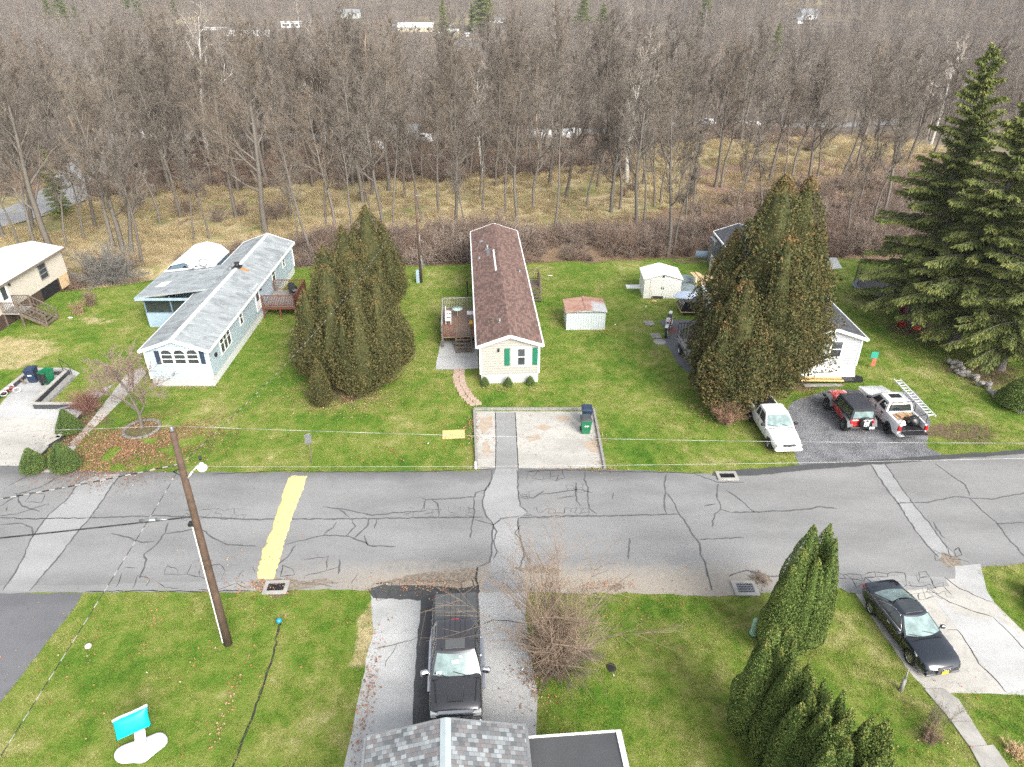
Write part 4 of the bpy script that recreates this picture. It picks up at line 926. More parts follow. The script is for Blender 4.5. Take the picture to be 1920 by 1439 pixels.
def lampbox(o, name, x0, x1, y0, y1, z0, z1, mat):
    return MB().bbox(min(x0,x1), max(x0,x1), min(y0,y1), max(y0,y1), z0, z1, .015).build(name, mat, o)
def mirror(o, x, y, z, mat, s=1):
    sg = 1 if y > 0 else -1
    m = MB(); m.at((x, y+sg*.13*s, z), rz=-sg*R(14)); m.bbox(-.09*s, .07*s, -.13*s, .13*s, -.08*s, .13*s, .04*s)
    m.at(); m.tube((x, y-sg*.05, z-.03), (x, y+sg*.06, z), .03); return m.build('mirror', mat, o)
def plate(o, x, z, mat, w=.3, y=0): return MB().box(x-.012, x+.012, y-w/2, y+w/2, z-.075, z+.075).build('number_plate', mat, o)
M['plate_y'] = plain('plate_yellow', (.8,.5,.03), .5, .05); M['sticker'] = plain('white_sticker', (.75,.78,.78), .5, .05)

# ---- charcoal pickup
def deg(a): return R(a)
bt = thing('pickup_truck', 'charcoal pickup truck with folded grey bed cover parked nose to the near shingle roof', 'pickup truck', (-2.22, 19.0, 0), R(-86.2)); bt.scale = (.965, 1, 1)
W = 2.02
carbody(bt, M['p_black'], [(-2.93,.9,.62,1.2,.0),(-2.9,.98,.5,1.3,.0),(-2.6,1.0,.42,1.34,.0),(-1.3,1.01,.38,1.35,0),(-1.15,1.01,.36,1.3,.01),(.0,1.01,.36,1.26,.01),(1.3,1.01,.36,1.24,.04),(1.6,1.01,.38,1.2,.07),(2.2,1.0,.4,1.16,.08),(2.5,.98,.42,1.1,.07),(2.66,.95,.45,.98,.03,.04),(2.72,.9,.5,.9,.0,.06)], [(1.88,.52),(-1.78,.52)], .41, W)
for x in (1.88, -1.78):
    for y in (.86, -.86): wheel(bt, x, y, .41, .27, M['chrome'], 6)
cb = Cab(bt, M['p_black'], 1.36, -1.2, .95, 1.22, .64, -1.05, .74, 1.83, .16, .05, .05)
cb.glass('windshield', cb.front, -.9, .9, .06, .93, (.012, 0, .008)); cb.glass('rear_window', cb.rear, -.85, .85, .12, .85, (-.012, 0, .004), M['darkglass'])
for sg in (1, -1):
    cb.glass('side_window', lambda a, v: cb.side(sg, a, v), .12, .47, .12, .86, (0, sg*.012, 0), M['darkglass'], 3, .0, 0); cb.glass('side_window', lambda a, v: cb.side(sg, a, v), .53, .88, .12, .86, (0, sg*.012, 0), M['darkglass'], 3)
    MB().bar((1.15, sg*.985, 1.22), (-1.1, sg*.985, 1.25), .02, .04).build('window_trim', M['chrome'], bt)
    mirror(bt, 1.15, sg*1.0, 1.3, M['chrome'], 1.25)
    for x in (.15, -.75): MB().bbox(x-.11, x+.11, sg*1.005-.03, sg*1.005+.03, 1.08, 1.13, .01).build('door_handle', M['chrome'], bt)
    MB().bar((1.3, sg*1.04, .42), (-1.2, sg*1.04, .42), .16, .06).build('running_board', M['chrome'], bt)
    m = MB(); m.bbox(2.52, 2.74, min(sg*.6, sg*.93), max(sg*.6, sg*.93), .78, 1.0, .03); m.build('headlight', M['lamp'], bt)
    lampbox(bt, 'tail_light', -2.96, -2.85, sg*.8, sg*.97, .85, 1.2, M['tail'])
    MB().bar((2.4, sg*.72, 1.2), (1.45, sg*.8, 1.275), .025, .012).build('hood_crease', M['black'], bt)
MB().prism_y([(-.62,.0),(.62,.0),(.66,.0),(.6,.02),(-.6,.02)], 0, .1)
m = MB(); m.bbox(2.64, 2.8, -.66, .66, .96, 1.06, .02); m.build('grille_bar', M['chrome'], bt)
m = MB(); m.bbox(2.64, 2.77, -.58, .58, .62, .95, .02); g = m.build('grille', M['black'], bt); m = MB(); [m.box(2.765, 2.79, -.56, .56, z, z+.02) for z in (.68, .75, .82)]; m.box(2.765,2.8,-.16,.16,.77,.83); m.build('grille_bar', M['chrome'], g)
MB().bbox(2.6, 2.86, -.95, .95, .42, .62, .05).build('bumper', M['chrome'], bt); MB().bbox(-3.03, -2.88, -.9, .9, .5, .68, .04).build('bumper', M['chrome'], bt)
m = MB(); m.bbox(-2.9, -1.22, -.88, .88, 1.33, 1.40, .03); tc = m.build('bed_cover', M['vinyl'], bt)
m = MB(); [m.box(-2.88, -1.24, y-.01, y+.01, 1.40, 1.408) for y in (-.45,-.22,0,.22,.45)]; m.build('cover_seam', plain('seam', (.05,.053,.055), .8), tc)
m = MB(); [m.box(-1.0, -.05, y-.012, y+.012, 1.872, 1.884) for y in (-.4,-.2,0,.2,.4)]; m.build('roof_groove', M['black'], cb.b)
MB().bbox(.05, .5, -.38, .38, 1.862, 1.888, .01).build('sunroof', M['vinyl'], bt)
lampbox(bt, 'brake_light', -1.04, -.99, -.16, .16, 1.83, 1.87, M['tail']); MB().tube((.56, -.5, 1.86), (.44, -.5, 2.05), .012).build('antenna', M['black'], bt)
m = MB(); m.at((.94, -.0, 1.63), ry=R(47)); m.box(-.07,.07,-.13,.13,.0,.012).cut(); m.at((.8,.2,1.745), ry=R(47)).box(-.03,.03,-.06,.06,-.01,.012).cut(); m.at((1.2,-.62,1.36), ry=R(40)).box(-.05,.05,-.1,.1,-.0,.03); m.build('windshield_sticker', M['sticker'], bt)
m = MB(); m.tube((1.38, .55, 1.30), (1.2, -.1, 1.39), .012).cut(); m.tube((1.38, -.25, 1.31), (1.2, -.8, 1.37), .012); m.build('wiper', M['black'], bt)
MB().bbox(1.62, 2.4, -.3, .3, 1.225, 1.262, .015).build('hood_bulge', M['p_black'], bt)

def seams(o, xs, y, z0, z1, slant=0):
    for sg in (1, -1):
        for x in xs: MB().bar((x, sg*y, z0), (x+slant, sg*(y-.004), z1), .012, .014).build('door_seam', M['dark'], o)
seams(bt, (1.15, .12, -.95), 1.008, .5, 1.14)
m = MB(); m.bar((1.42, -.9, 1.235), (1.42, .9, 1.235), .02, .03).cut(); m.bar((-1.2, -.95, 1.335), (-1.2, .95, 1.335), .03, .03); m.build('panel_gap', M['dark'], bt)
# ---- dark blue coupe
cp = thing('coupe', 'dark blue two-door coupe with chrome window line and yellow number plate on the right driveway', 'car', (16.72, 20.8, 0), R(-80.5)); cp.scale = (.96, .97, .98)
W = 1.85
carbody(cp, M['p_navy'], [(-2.32,.62,.45,.8,.0),(-2.28,.78,.3,.92,.02),(-2.1,.86,.24,.95,.03),(-1.6,.915,.22,.93,.04),(-.6,.925,.2,.9,.03),(.5,.925,.2,.89,.03),(1.0,.925,.2,.88,.05),(1.5,.925,.21,.83,.06),(1.95,.9,.22,.76,.06,.02),(2.15,.85,.25,.68,.04,.09),(2.24,.78,.3,.58,.0,.12)], [(1.38,.385),(-1.37,.385)], .335, W)
for x in (1.38, -1.37):
    for y in (.8, -.8): wheel(cp, x, y, .335, .24, M['alloy'], 10, .68)
cc = Cab(cp, M['p_navy'], .95, -1.85, .84, .9, .18, -.78, .58, 1.335, .22, .2, .035)
cc.glass('windshield', cc.front, -.93, .93, .03, .95, (.012, 0, .01)); cc.glass('rear_window', cc.rear, -.85, .85, .06, .93, (-.01, 0, .012), M['carglass'])
for sg in (1, -1):
    cc.glass('side_window', lambda a, v: cc.side(sg, a, v), .1, .48, .08, .84, (0, sg*.012, .004), M['darkglass'], 4, .02, .0); cc.glass('side_window', lambda a, v: cc.side(sg, a, v), .51, .86, .08, .8, (0, sg*.012, .004), M['darkglass'], 4, 0, -.12)
    P = [cc.side(sg, .07, .03), cc.side(sg, .1, .9), cc.side(sg, .5, .93), cc.side(sg, .78, .84), cc.side(sg, .9, .05), cc.side(sg, .07, .03)]
    MB().path([Vector(p)+Vector((0, sg*.016, .0)) for p in P], .011, 4).build('window_trim', M['chrome'], cp)
    mirror(cp, .62, sg*.92, .93, M['p_navy'], .85)
    m = MB(); m.loft([[(2.31-.22*k, sg*(.4+.17*k), .5+.03*k), (2.27-.22*k, sg*(.4+.17*k), .66+.035*k), (2.1-.22*k, sg*(.38+.17*k), .725+.03*k)] for k in (0, 1, 1.9, 2.9)]); m.build('headlight', M['lamp'], cp)
    lampbox(cp, 'tail_light', -2.3, -2.12, sg*.52, sg*.82, .72, .86, M['tail'])
    MB().bbox(-.28, -.08, sg*.925-.02, sg*.925+.02, .72, .76, .008).build('door_handle', M['chrome'], cp)
m = MB(); m.bbox(2.2, 2.35, -.36, .36, .3, .66, .04); g = m.build('grille', M['black'], cp)
m = MB()
for z in (.34, .4, .46, .52, .58, .63): m.box(2.345, 2.36, -.33, .33, z, z+.008)
m.build('grille_bar', M['steel'], g)
m = MB()
for y in (-.12, -.04, .04, .12):
    pts = [(2.37, y+.055*math.cos(2*PI*k/14), .585+.055*math.sin(2*PI*k/14)) for k in range(15)]; m.path(pts, .009, 4)
m.build('badge', M['chrome'], g)
plate(cp, 2.372, .42, M['plate_y']); MB().bbox(2.05, 2.3, -.78, .78, .2, .3, .03).build('bumper', M['p_navy'], cp)
m = MB(); m.bar((2.25,.42,.27), (1.98,.8,.3), .02, .02).cut(); m.bar((2.25,-.42,.27), (1.98,-.8,.3), .02, .02); m.build('bumper_trim', M['chrome'], cp)
m = MB(); m.tube((1.0, .6, .97), (.75, -.05, 1.04), .01).cut(); m.tube((1.02, -.1, .99), (.78, -.68, .99), .01); m.build('wiper', M['black'], cp)
MB().bbox(-.72, .02, -.42, .42, 1.345, 1.372, .008).build('sunroof', M['darkglass'], cp)

seams(cp, (.75, -.62), .926, .38, .8, -.05)
m = MB(); m.bar((1.05, -.7, .945), (1.05, .7, .945), .02, .02).cut(); m.bar((-1.95, -.6, .965), (-1.95, .6, .965), .02, .02); m.build('panel_gap', M['dark'], cp)
# ---- white compact pickup, nose to the street, under the conifer
wd = thing('pickup_truck', 'white compact pickup truck nosing out from under the big conifer', 'pickup truck', (15.85, 36.1, 0), R(-86.5))
W = 1.8
carbody(wd, M['p_white'], [(-2.5,.84,.45,1.05,0),(-2.45,.88,.4,1.12,0),(-.8,.9,.35,1.12,0),(.5,.9,.33,1.05,.01),(1.0,.9,.33,1.02,.04),(1.6,.88,.35,.94,.06),(2.1,.84,.36,.85,.06),(2.38,.78,.38,.74,.03,.05),(2.46,.7,.42,.62,.0,.08)], [(1.62,.42),(-1.35,.42)], .34, W)
for x in (1.62, -1.35):
    for y in (.78, -.78): wheel(wd, x, y, .34, .22, M['alloy'], 5)
wc = Cab(wd, M['p_white'], 1.02, -.95, .85, 1.03, .3, -.8, .66, 1.6, .14, .04, .04)
wc.glass('windshield', wc.front, -.92, .92, .06, .9, (.012, 0, .008)); wc.glass('rear_window', wc.rear, -.8, .8, .15, .85, (-.01, 0, .004), M['darkglass'])
for sg in (1, -1):
    wc.glass('side_window', lambda a, v: wc.side(sg, a, v), .1, .58, .1, .84, (0, sg*.012, 0), M['darkglass'], 3); wc.glass('side_window', lambda a, v: wc.side(sg, a, v), .64, .9, .1, .84, (0, sg*.012, 0), M['darkglass'], 3)
    mirror(wd, .75, sg*.88, 1.1, M['black'], .9); lampbox(wd, 'headlight', 2.3, 2.475, sg*.4, sg*.74, .66, .78, M['lamp']); lampbox(wd, 'marker_light', 2.26, 2.44, sg*.5, sg*.77, .62, .655, plain('amber_lens', (.6,.14,.03), .3))
m = MB(); m.bbox(2.36, 2.51, -.36, .36, .66, .78, .02); g = m.build('grille', M['black'], wd); m = MB(); m.box(2.5,2.52,-.38,.38,.715,.73).box(2.5,2.525,-.02,.02,.66,.78); m.build('grille_bar', M['chrome'], g)
MB().bbox(2.3, 2.58, -.82, .82, .36, .56, .07).build('bumper', M['p_white'], wd)
MB().box(-2.4, -1.0, -.72, .72, .8, 1.135).build('bed_interior', M['black'], wd)
m = MB(); m.tube((1.08, .6, 1.1), (.85, .0, 1.2), .01).cut(); m.tube((1.08, -.1, 1.12), (.85, -.7, 1.16), .01); m.build('wiper', M['black'], wd)

seams(wd, (.95, -.1), .902, .45, .98)
MB().bar((1.1, -.75, 1.05), (1.1, .75, 1.05), .02, .02).build('panel_gap', M['dark'], wd)
# ---- red off-roader
jp = thing('off_road_car', 'red off-road car with black soft top and spare wheel on its back', 'off-road car', (21.05, 37.6, 0), R(92.5))
W = 1.52
b = MB(); b.loft([ring(*s) for s in [(-1.72,.72,.5,1.0,0),(-1.68,.76,.45,1.05,0),(-.6,.77,.42,1.05,0),(.35,.77,.42,1.08,0),(.5,.74,.45,1.1,.02),(1.2,.66,.5,1.08,.04),(1.85,.58,.52,1.02,.04),(1.92,.56,.55,.98,0)]]); smoothen(b.build('body', M['p_red'], jp), 30)
for x in (1.22, -1.2):
    for sg in (1, -1):
        wheel(jp, x, sg*.74, .41, .28, M['fender'], 8, .55)
        pts = [(x-.62, .62), (x-.45, .93), (x-.2, 1.0), (x+.3, 1.0), (x+.62, .82)]
        m = MB(); 
        for (xa, za), (xb, zb_) in zip(pts[:-1], pts[1:]): m.add([(xa, sg*.6, za), (xb, sg*.6, zb_), (xb, sg*.92, zb_-.03), (xa, sg*.92, za-.03), (xa, sg*.6, za+.05), (xb, sg*.6, zb_+.05), (xb, sg*.92, zb_+.01), (xa, sg*.92, za+.01)], [(0,1,2,3),(4,7,6,5),(0,4,5,1),(1,5,6,2),(2,6,7,3),(3,7,4,0)])
        m.build('fender', M['fender'], jp)
m = MB(); m.box(.62-1.2-.62, -1.2+.55, -.62, .62, .3, .5).box(.6,1.8,-.5,.5,.3,.55); m.build('chassis', M['dark'], jp, each=True)
jc = Cab(jp, M['softtop'], .52, -1.66, .76, 1.06, .32, -1.6, .66, 1.72, .02, .02, .04)
jc.glass('windshield', jc.front, -.9, .9, .1, .9, (.012, 0, .0)); jc.glass('rear_window', jc.rear, -.82, .82, .1, .78, (-.012, 0, .0), M['carglass'], 3)
for sg in (1, -1):
    jc.glass('side_window', lambda a, v: jc.side(sg, a, v), .06, .42, .08, .85, (0, sg*.012, 0), M['darkglass'], 3); jc.glass('side_window', lambda a, v: jc.side(sg, a, v), .48, .94, .08, .82, (0, sg*.012, 0), M['darkglass'], 3)
    mirror(jp, .45, sg*.76, 1.12, M['black'], .8); lampbox(jp, 'tail_light', -1.76, -1.68, sg*.62, sg*.74, .78, .95, M['tail']); lampbox(jp, 'headlight', 1.86, 1.94, sg*.3, sg*.46, .8, .96, M['lamp'])
MB().bbox(-1.9, -1.72, -.75, .75, .5, .62, .03).build('bumper', M['black'], jp); MB().bbox(1.92, 2.15, -.7, .7, .5, .62, .03).build('bumper', M['black'], jp)
m = MB(); m.lathe([(0,-.11),(.3,-.11),(.37,-.06),(.38,.04),(.34,.1),(0,.1)], 24); sp = m.build('spare_wheel', M['black'], jp, loc=(-1.86, -.12, .93)); sp.rotation_euler = (0, R(-90), 0)
# white crossed initials on the spare cover, two thick letters over each other
def text_mesh(s, size, mat, parent, name, loc, rot, ext=.006, bold=.0):
    cu = bpy.data.curves.new('letters', 'FONT'); cu.body = s; cu.size = size; cu.align_x = 'CENTER'; cu.align_y = 'CENTER'; cu.extrude = ext; cu.offset = bold
    t = bpy.data.objects.new('letters', cu); COL.objects.link(t); bpy.context.view_layer.update()
    me = bpy.data.meshes.new_from_object(t.evaluated_get(bpy.context.evaluated_depsgraph_get())); bpy.data.objects.remove(t)
    o = link(name, me, mat, parent, loc); o.rotation_euler = rot; return o
n1 = text_mesh('N', .42, M['sticker'], jp, 'emblem', (-1.985, -.12, .9), (R(90), 0, R(-90)), .006, .012)
n2 = text_mesh('Y', .5, M['sticker'], jp, 'emblem', (-1.99, -.12, .9), (R(90), 0, R(-90)), .006, .012)
text_mesh('NEW YORK', .09, M['sticker'], jp, 'lettering', (-1.985, -.12, 1.17), (R(90), 0, R(-90)), .004, .004)
plate(jp, -1.93, .6, M['sticker'], .3, -.55)

# ---- white crew cab pickup, tailgate down, loaded
wt = thing('pickup_truck', 'white crew cab pickup with open tailgate, loaded bed and ladder', 'pickup truck', (23.6, 37.6, 0), R(93.2))
W = 1.86
c = MB(); c.box(-2.7, -1.05, -.72, .72, .82, 2.0)
carbody(wt, M['p_white'], [(-2.55,.86,.5,1.15,0),(-2.5,.9,.42,1.22,0),(-1.8,.93,.4,1.24,0),(-.9,.91,.38,1.22,0),(.2,.91,.36,1.14,.01),(1.0,.91,.36,1.12,.04),(1.5,.93,.38,1.1,.06),(2.2,.9,.4,1.02,.06),(2.5,.84,.42,.92,.03,.06),(2.58,.76,.46,.8,.0,.08)], [(1.68,.46),(-1.55,.46)], .39, W, c)
for x in (1.68, -1.55):
    for y in (.8, -.8): wheel(wt, x, y, .39, .27, M['black'], 6)
tc = Cab(wt, M['p_white'], 1.15, -.98, .86, 1.14, .45, -.82, .68, 1.73, .14, .04, .05)
tc.glass('windshield', tc.front, -.9, .9, .06, .93, (.012, 0, .008)); tc.glass('rear_window', tc.rear, -.85, .85, .1, .78, (-.012, 0, .004), M['darkglass'])
for sg in (1, -1):
    tc.glass('side_window', lambda a, v: tc.side(sg, a, v), .12, .48, .1, .84, (0, sg*.012, 0), M['darkglass'], 3); tc.glass('side_window', lambda a, v: tc.side(sg, a, v), .56, .9, .1, .84, (0, sg*.012, 0), M['darkglass'], 3)
    mirror(wt, .85, sg*.9, 1.18, M['black'], 1); lampbox(wt, 'tail_light', -2.58, -2.46, sg*.72, sg*.9, .82, 1.16, M['tail'])
    for x in (.1, -.7): MB().bbox(x-.1, x+.1, sg*.915-.025, sg*.915+.025, .98, 1.03, .01).build('door_handle', M['black'], wt)
    m = MB(); [m.at((-.62, sg*.79, 1.28)).box(a-.05, a+.05, -.02, .02, z, z+.09).cut() for a, z in ((-.1,.0),(.08,.03),(-.08,.17),(.1,.19))]; m.build('window_sticker', M['sticker'], wt)
    lampbox(wt, 'headlight', 2.4, 2.55, sg*.45, sg*.8, .78, .94, M['lamp'])
MB().bbox(-.35, .12, -.36, .36, 1.755, 1.79, .01).build('sunroof', M['darkglass'], wt)
MB().bbox(-3.08, -2.55, -.72, .72, .78, .84, .02).build('tailgate', M['black'], wt); MB().bbox(-2.72, -2.55, -.84, .84, .5, .66, .04).build('bumper', M['p_white'], wt)
lampbox(wt, 'brake_light', -.87, -.82, -.14, .14, 1.73, 1.77, M['tail'])
MB().box(-2.53, -1.07, -.71, .71, .822, .84).build('bed_liner', M['black'], wt)
m = MB(); m.path([(-1.1,.8,1.25),(-1.12,.74,1.95),(-1.12,-.74,1.95),(-1.1,-.8,1.25)], .025).cut(); m.path([(-2.4,.8,1.22),(-2.42,.74,1.5),(-2.42,-.72,1.9),(-2.4,-.8,1.22)], .022); m.build('rack', M['black'], wt)
def wloc(o, x, y, z): return (Matrix.Translation(o.location) @ Matrix.Rotation(o.rotation_euler.z, 4, 'Z')) @ Vector((x, y, z))
def lumpy(name, label, cat, loc, sz, mat, seed, rz=0, group=None, n=12, amp=.25, flat=0.0):
    "soft irregular bag-like shape resting on z"
    rnd = random.Random(seed); m = MB(); vs = []; N, K = n, n//2+2
    ph = [rnd.uniform(0, 6.3) for _ in range(6)]
    for j in range(K+1):
        th = PI*j/K
        for i in range(N):
            a = 2*PI*i/N; r = 1+amp*(.5*math.sin(2*a+ph[0]+th*2)+.35*math.sin(3*a+ph[1]-th*3)+.3*math.sin(5*th+ph[2]+a*2))*math.sin(th)
            z = -math.cos(th)*(1 if math.cos(th) < 0 else .55+.0)
            vs.append((sz[0]*r*math.sin(th)**.7*math.cos(a), sz[1]*r*math.sin(th)**.7*math.sin(a), sz[2]*(z+.55)/1.55))
    fs = [(j*N+i, j*N+(i+1) % N, (j+1)*N+(i+1) % N, (j+1)*N+i) for j in range(K) for i in range(N)]
    m.add(vs, fs, True); o = m.build(name, mat); o.location = loc; o.rotation_euler = (0, 0, rz)
    s = o.modifiers.new('s', 'SUBSURF'); s.levels = s.render_levels = 1
    return tag(o, label, cat, group)
M['cardboard'] = plain('cardboard', (.42,.27,.15), .8, .15, 3); M['bagblack'] = plain('black_bag', (.012,.012,.014), .3, .3, 4)
for k, (x, y, z, s_, rz) in enumerate([(-1.35,.3,.85,(.4,.5,.3),.1),(-1.3,-.35,.85,(.38,.4,.34),-.15),(-1.4,.1,1.155,(.36,.55,.1),.3)]):
    p = wloc(wt, x, y, z); o = thing('cardboard_box', ['large flattened cardboard box at the front of the white truck bed','cardboard box beside the black bag in the white truck bed','thin cardboard sheet lying on top of the boxes in the truck bed'][k], 'box', p, wt.rotation_euler.z+rz, 'cardboard in the truck bed')
    MB().box(-s_[0]/2, s_[0]/2, -s_[1]/2, s_[1]/2, 0, s_[2]).build('carton', M['cardboard'], o); m = MB(); m.box(-s_[0]/2, s_[0]/2, -.03, .03, s_[2]+.001, s_[2]+.004); m.build('tape', M['ply'], o)
lumpy('rubbish_bag', 'shiny black rubbish bag in the white truck bed', 'bag', wloc(wt, -1.95, -.3, .85), (.42, .34, .62), M['bagblack'], 3)
lumpy('plastic_bag', 'crumpled white plastic bag in the white truck bed', 'bag', wloc(wt, -1.9, .38, .85), (.3, .26, .3), M['white'], 4)
ldr = thing('ladder', 'long aluminium ladder carried on the rack of the white crew cab pickup', 'ladder', tuple(wloc(wt, -.7, -.82, 1.98)), wt.rotation_euler.z+R(-2.5))
m = MB(); m.bar((-2.1, -.2, 0), (2.2, -.2, .02), .03, .09).cut(); m.bar((-2.1, .2, 0), (2.2, .2, .02), .03, .09); m.build('side_rail', M['sticker'], ldr)
m = MB()
for i in range(14): m.bar((-1.95+i*.31, -.2, .0), (-1.95+i*.31, .2, .0), .035, .035)
m.build('rung', M['sticker'], ldr, each=True)

seams(wt, (.95, .1, -.6), .915, .45, 1.08)
# ---- utility trailer, partly under the conifer
tr = thing('utility_trailer', 'small open utility trailer with tall black mesh ramp gate beside the conifer', 'trailer', (13.25, 46.6, 0), R(92))
MB().box(-1.5, 1.5, -.75, .75, .42, .5).build('bed', M['greywood'], tr)
m = MB()
for y in (-.77, .77): m.bar((-1.5, y, .85), (1.5, y, .85), .05, .05); [m.bar((x, y, .45), (x, y, .85), .04, .04) for x in (-1.5, -.5, .5, 1.5)]; m.cut()
m.bar((-1.5,-.77,.85),(-1.5,.77,.85),.05,.05); m.build('side_rail', M['steel'], tr)
m = MB(); x = 1.5; z0, z1 = .5, 1.75
m.bar((x,-.75,z0),(x,.75,z0),.05,.05).bar((x,-.75,z1),(x,.75,z1),.05,.05)
for i in range(8): m.bar((x, -.75+i*.214, z0), (x, -.75+i*.214, z1), .035, .035)
m.build('ramp_gate', M['black'], tr)
for y in (.9, -.9): wheel(tr, -.1, y, .3, .18, M['white'], 5); m = MB(); s_ = 1 if y > 0 else -1; m.path([(-.5, y, .45), (-.38, y, .66), (-.1, y, .72), (.18, y, .66), (.3, y, .45)], .05, 4); m.build('mudguard', M['black'], tr)
m = MB(); m.bar((-1.5,.4,.45),(-2.6,0,.45),.07,.07).bar((-1.5,-.4,.45),(-2.6,0,.45),.07,.07); m.build('drawbar', M['steel'], tr)
MB().box(-1.55,-1.5,-.75,.75,.36,.62).build('tailboard', M['steel'], tr)
tag(MB().box(-.35,.35,-.3,.3,0,.06).build('foam_sheet', M['white'], None, (13.4, 45.7, .51)), 'white board lying in the small utility trailer', 'board')
# ---- motorcycle
mc = thing('motorcycle', 'white dirt motorcycle standing on the edge of the dark pad', 'motorcycle', (12.15, 50.1, 0), R(-108)); mc.scale = (1.4,)*3
for x in (.68, -.68): t = wheel(mc, x, 0, .31, .1, M['steel'], 12, .78, .05); t.name = 'wheel'
m = MB(); m.path([(-.68,0,.31),(-.15,0,.4),(.25,0,.45),(.45,0,.85),(-.1,0,.8),(-.15,0,.4)], .03).path([(-.1,0,.8),(-.75,0,.85)], .03); m.build('frame', M['black'], mc); MB().bbox(-.3,.15,-.15,.15,.5,.75,.04).build('side_panel', M['red'], mc)
m = MB(); m.tube((.68,.08,.31),(.45,.08,1.0),.025).cut(); m.tube((.68,-.08,.31),(.45,-.08,1.0),.025); m.build('fork', M['steel'], mc)
m = MB(); m.path([(.38,-.38,1.08),(.45,-.15,1.02),(.45,.15,1.02),(.38,.38,1.08)], .018); m.build('handlebar', M['black'], mc)
MB().bbox(-.6,.0,-.12,.12,.8,.9,.04).build('seat', M['black'], mc); MB().bbox(-.02,.38,-.13,.13,.7,.93,.06).build('tank', M['white'], mc)
MB().bbox(.4,.95,-.09,.09,.68,.72,.02).build('mudguard', M['white'], mc); MB().bbox(-1.05,-.5,-.09,.09,.83,.87,.02).build('mudguard', M['white'], mc)
MB().bbox(-.15,.22,-.14,.14,.3,.62,.05).build('engine', M['steel'], mc); MB().bbox(.42,.52,-.1,.1,.85,1.08,.03).build('number_board', M['white'], mc); m = MB(); m.path([(.2,.12,.4),(-.2,.16,.35),(-.75,.16,.6)], .035); m.build('exhaust', M['chrome'], mc)
# ---- quad bike at the right edge
q = G(1918, 1140); qb = thing('quad_bike', 'red quad bike cut off by the right edge of the photo', 'quad bike', (q.x+.85, q.y+.0, 0), R(75))
for x in (.6, -.6):
    for y in (.42, -.42): wheel(qb, x, y, .28, .22, M['chrome'], 6, .5)
MB().bbox(.25, .95, -.55, .55, .5, .62, .05).build('front_fender', M['red'], qb); MB().bbox(-.95,-.3,-.55,.55,.5,.62,.05).build('rear_fender', M['red'], qb)
MB().bbox(-.6,.1,-.16,.16,.6,.78,.05).build('seat', M['black'], qb); MB().bbox(.05,.6,-.2,.2,.6,.82,.06).build('tank', M['red'], qb); MB().bbox(-.5,.5,-.25,.25,.25,.5,.04).build('engine', M['black'], qb)
m = MB(); m.path([(.3,-.38,.98),(.4,-.1,.92),(.4,.1,.92),(.3,.38,.98)], .02).tube((.4,0,.92),(.55,0,.6),.03); m.build('handlebar', M['black'], qb)
# ------------------------------------------------------------ vegetation
def twig_mat(name, a, b, rnd=.5, warm=(.2,.13,.09)):
    t = NT(name); oi = t.n('ShaderNodeObjectInfo'); n = t.noise(t.pos(False), 1.2, 4, .6)
    c = t.mix(n, a, b); c = t.mix(t.math('MULTIPLY', t.ramp(oi.outputs['Random'], [(.55, 0), (1, 1)]), rnd), c, warm)
    c = t.mix(t.math('MULTIPLY', t.ramp(oi.outputs['Random'], [(.0, 1), (.35, 0)]), rnd*.9), c, tuple(min(1, x*1.5) for x in b))
    return t.out(c, .9, spec=.15)
M['bark'] = twig_mat('bark', (.1,.09,.076), (.18,.162,.14), .3, (.15,.12,.095))
M['twig'] = twig_mat('twigs', (.125,.106,.086), (.185,.163,.138), .4, (.2,.15,.105))
M['far_twig'] = twig_mat('far_twigs', (.15,.13,.11), (.215,.192,.168), .6, (.24,.18,.13))  # paler, greyer copy of the twigs: distance haze put into the colour
M['tan_twig'] = twig_mat('tan_crown_twigs', (.27,.2,.14), (.36,.28,.2), .2, (.4,.27,.17))
M['pale_bark'] = twig_mat('pale_bark', (.33,.31,.28), (.5,.48,.44), .2, (.4,.36,.3))
M['pale_twig'] = twig_mat('pale_twigs', (.3,.26,.22), (.42,.38,.33), .3, (.38,.3,.22))
M['brush'] = twig_mat('brush_twigs', (.15,.112,.09), (.22,.178,.145), .6, (.24,.155,.11))
M['orange_twig'] = twig_mat('orange_twigs', (.18,.13,.095), (.25,.195,.15), .1, (.28,.17,.1))
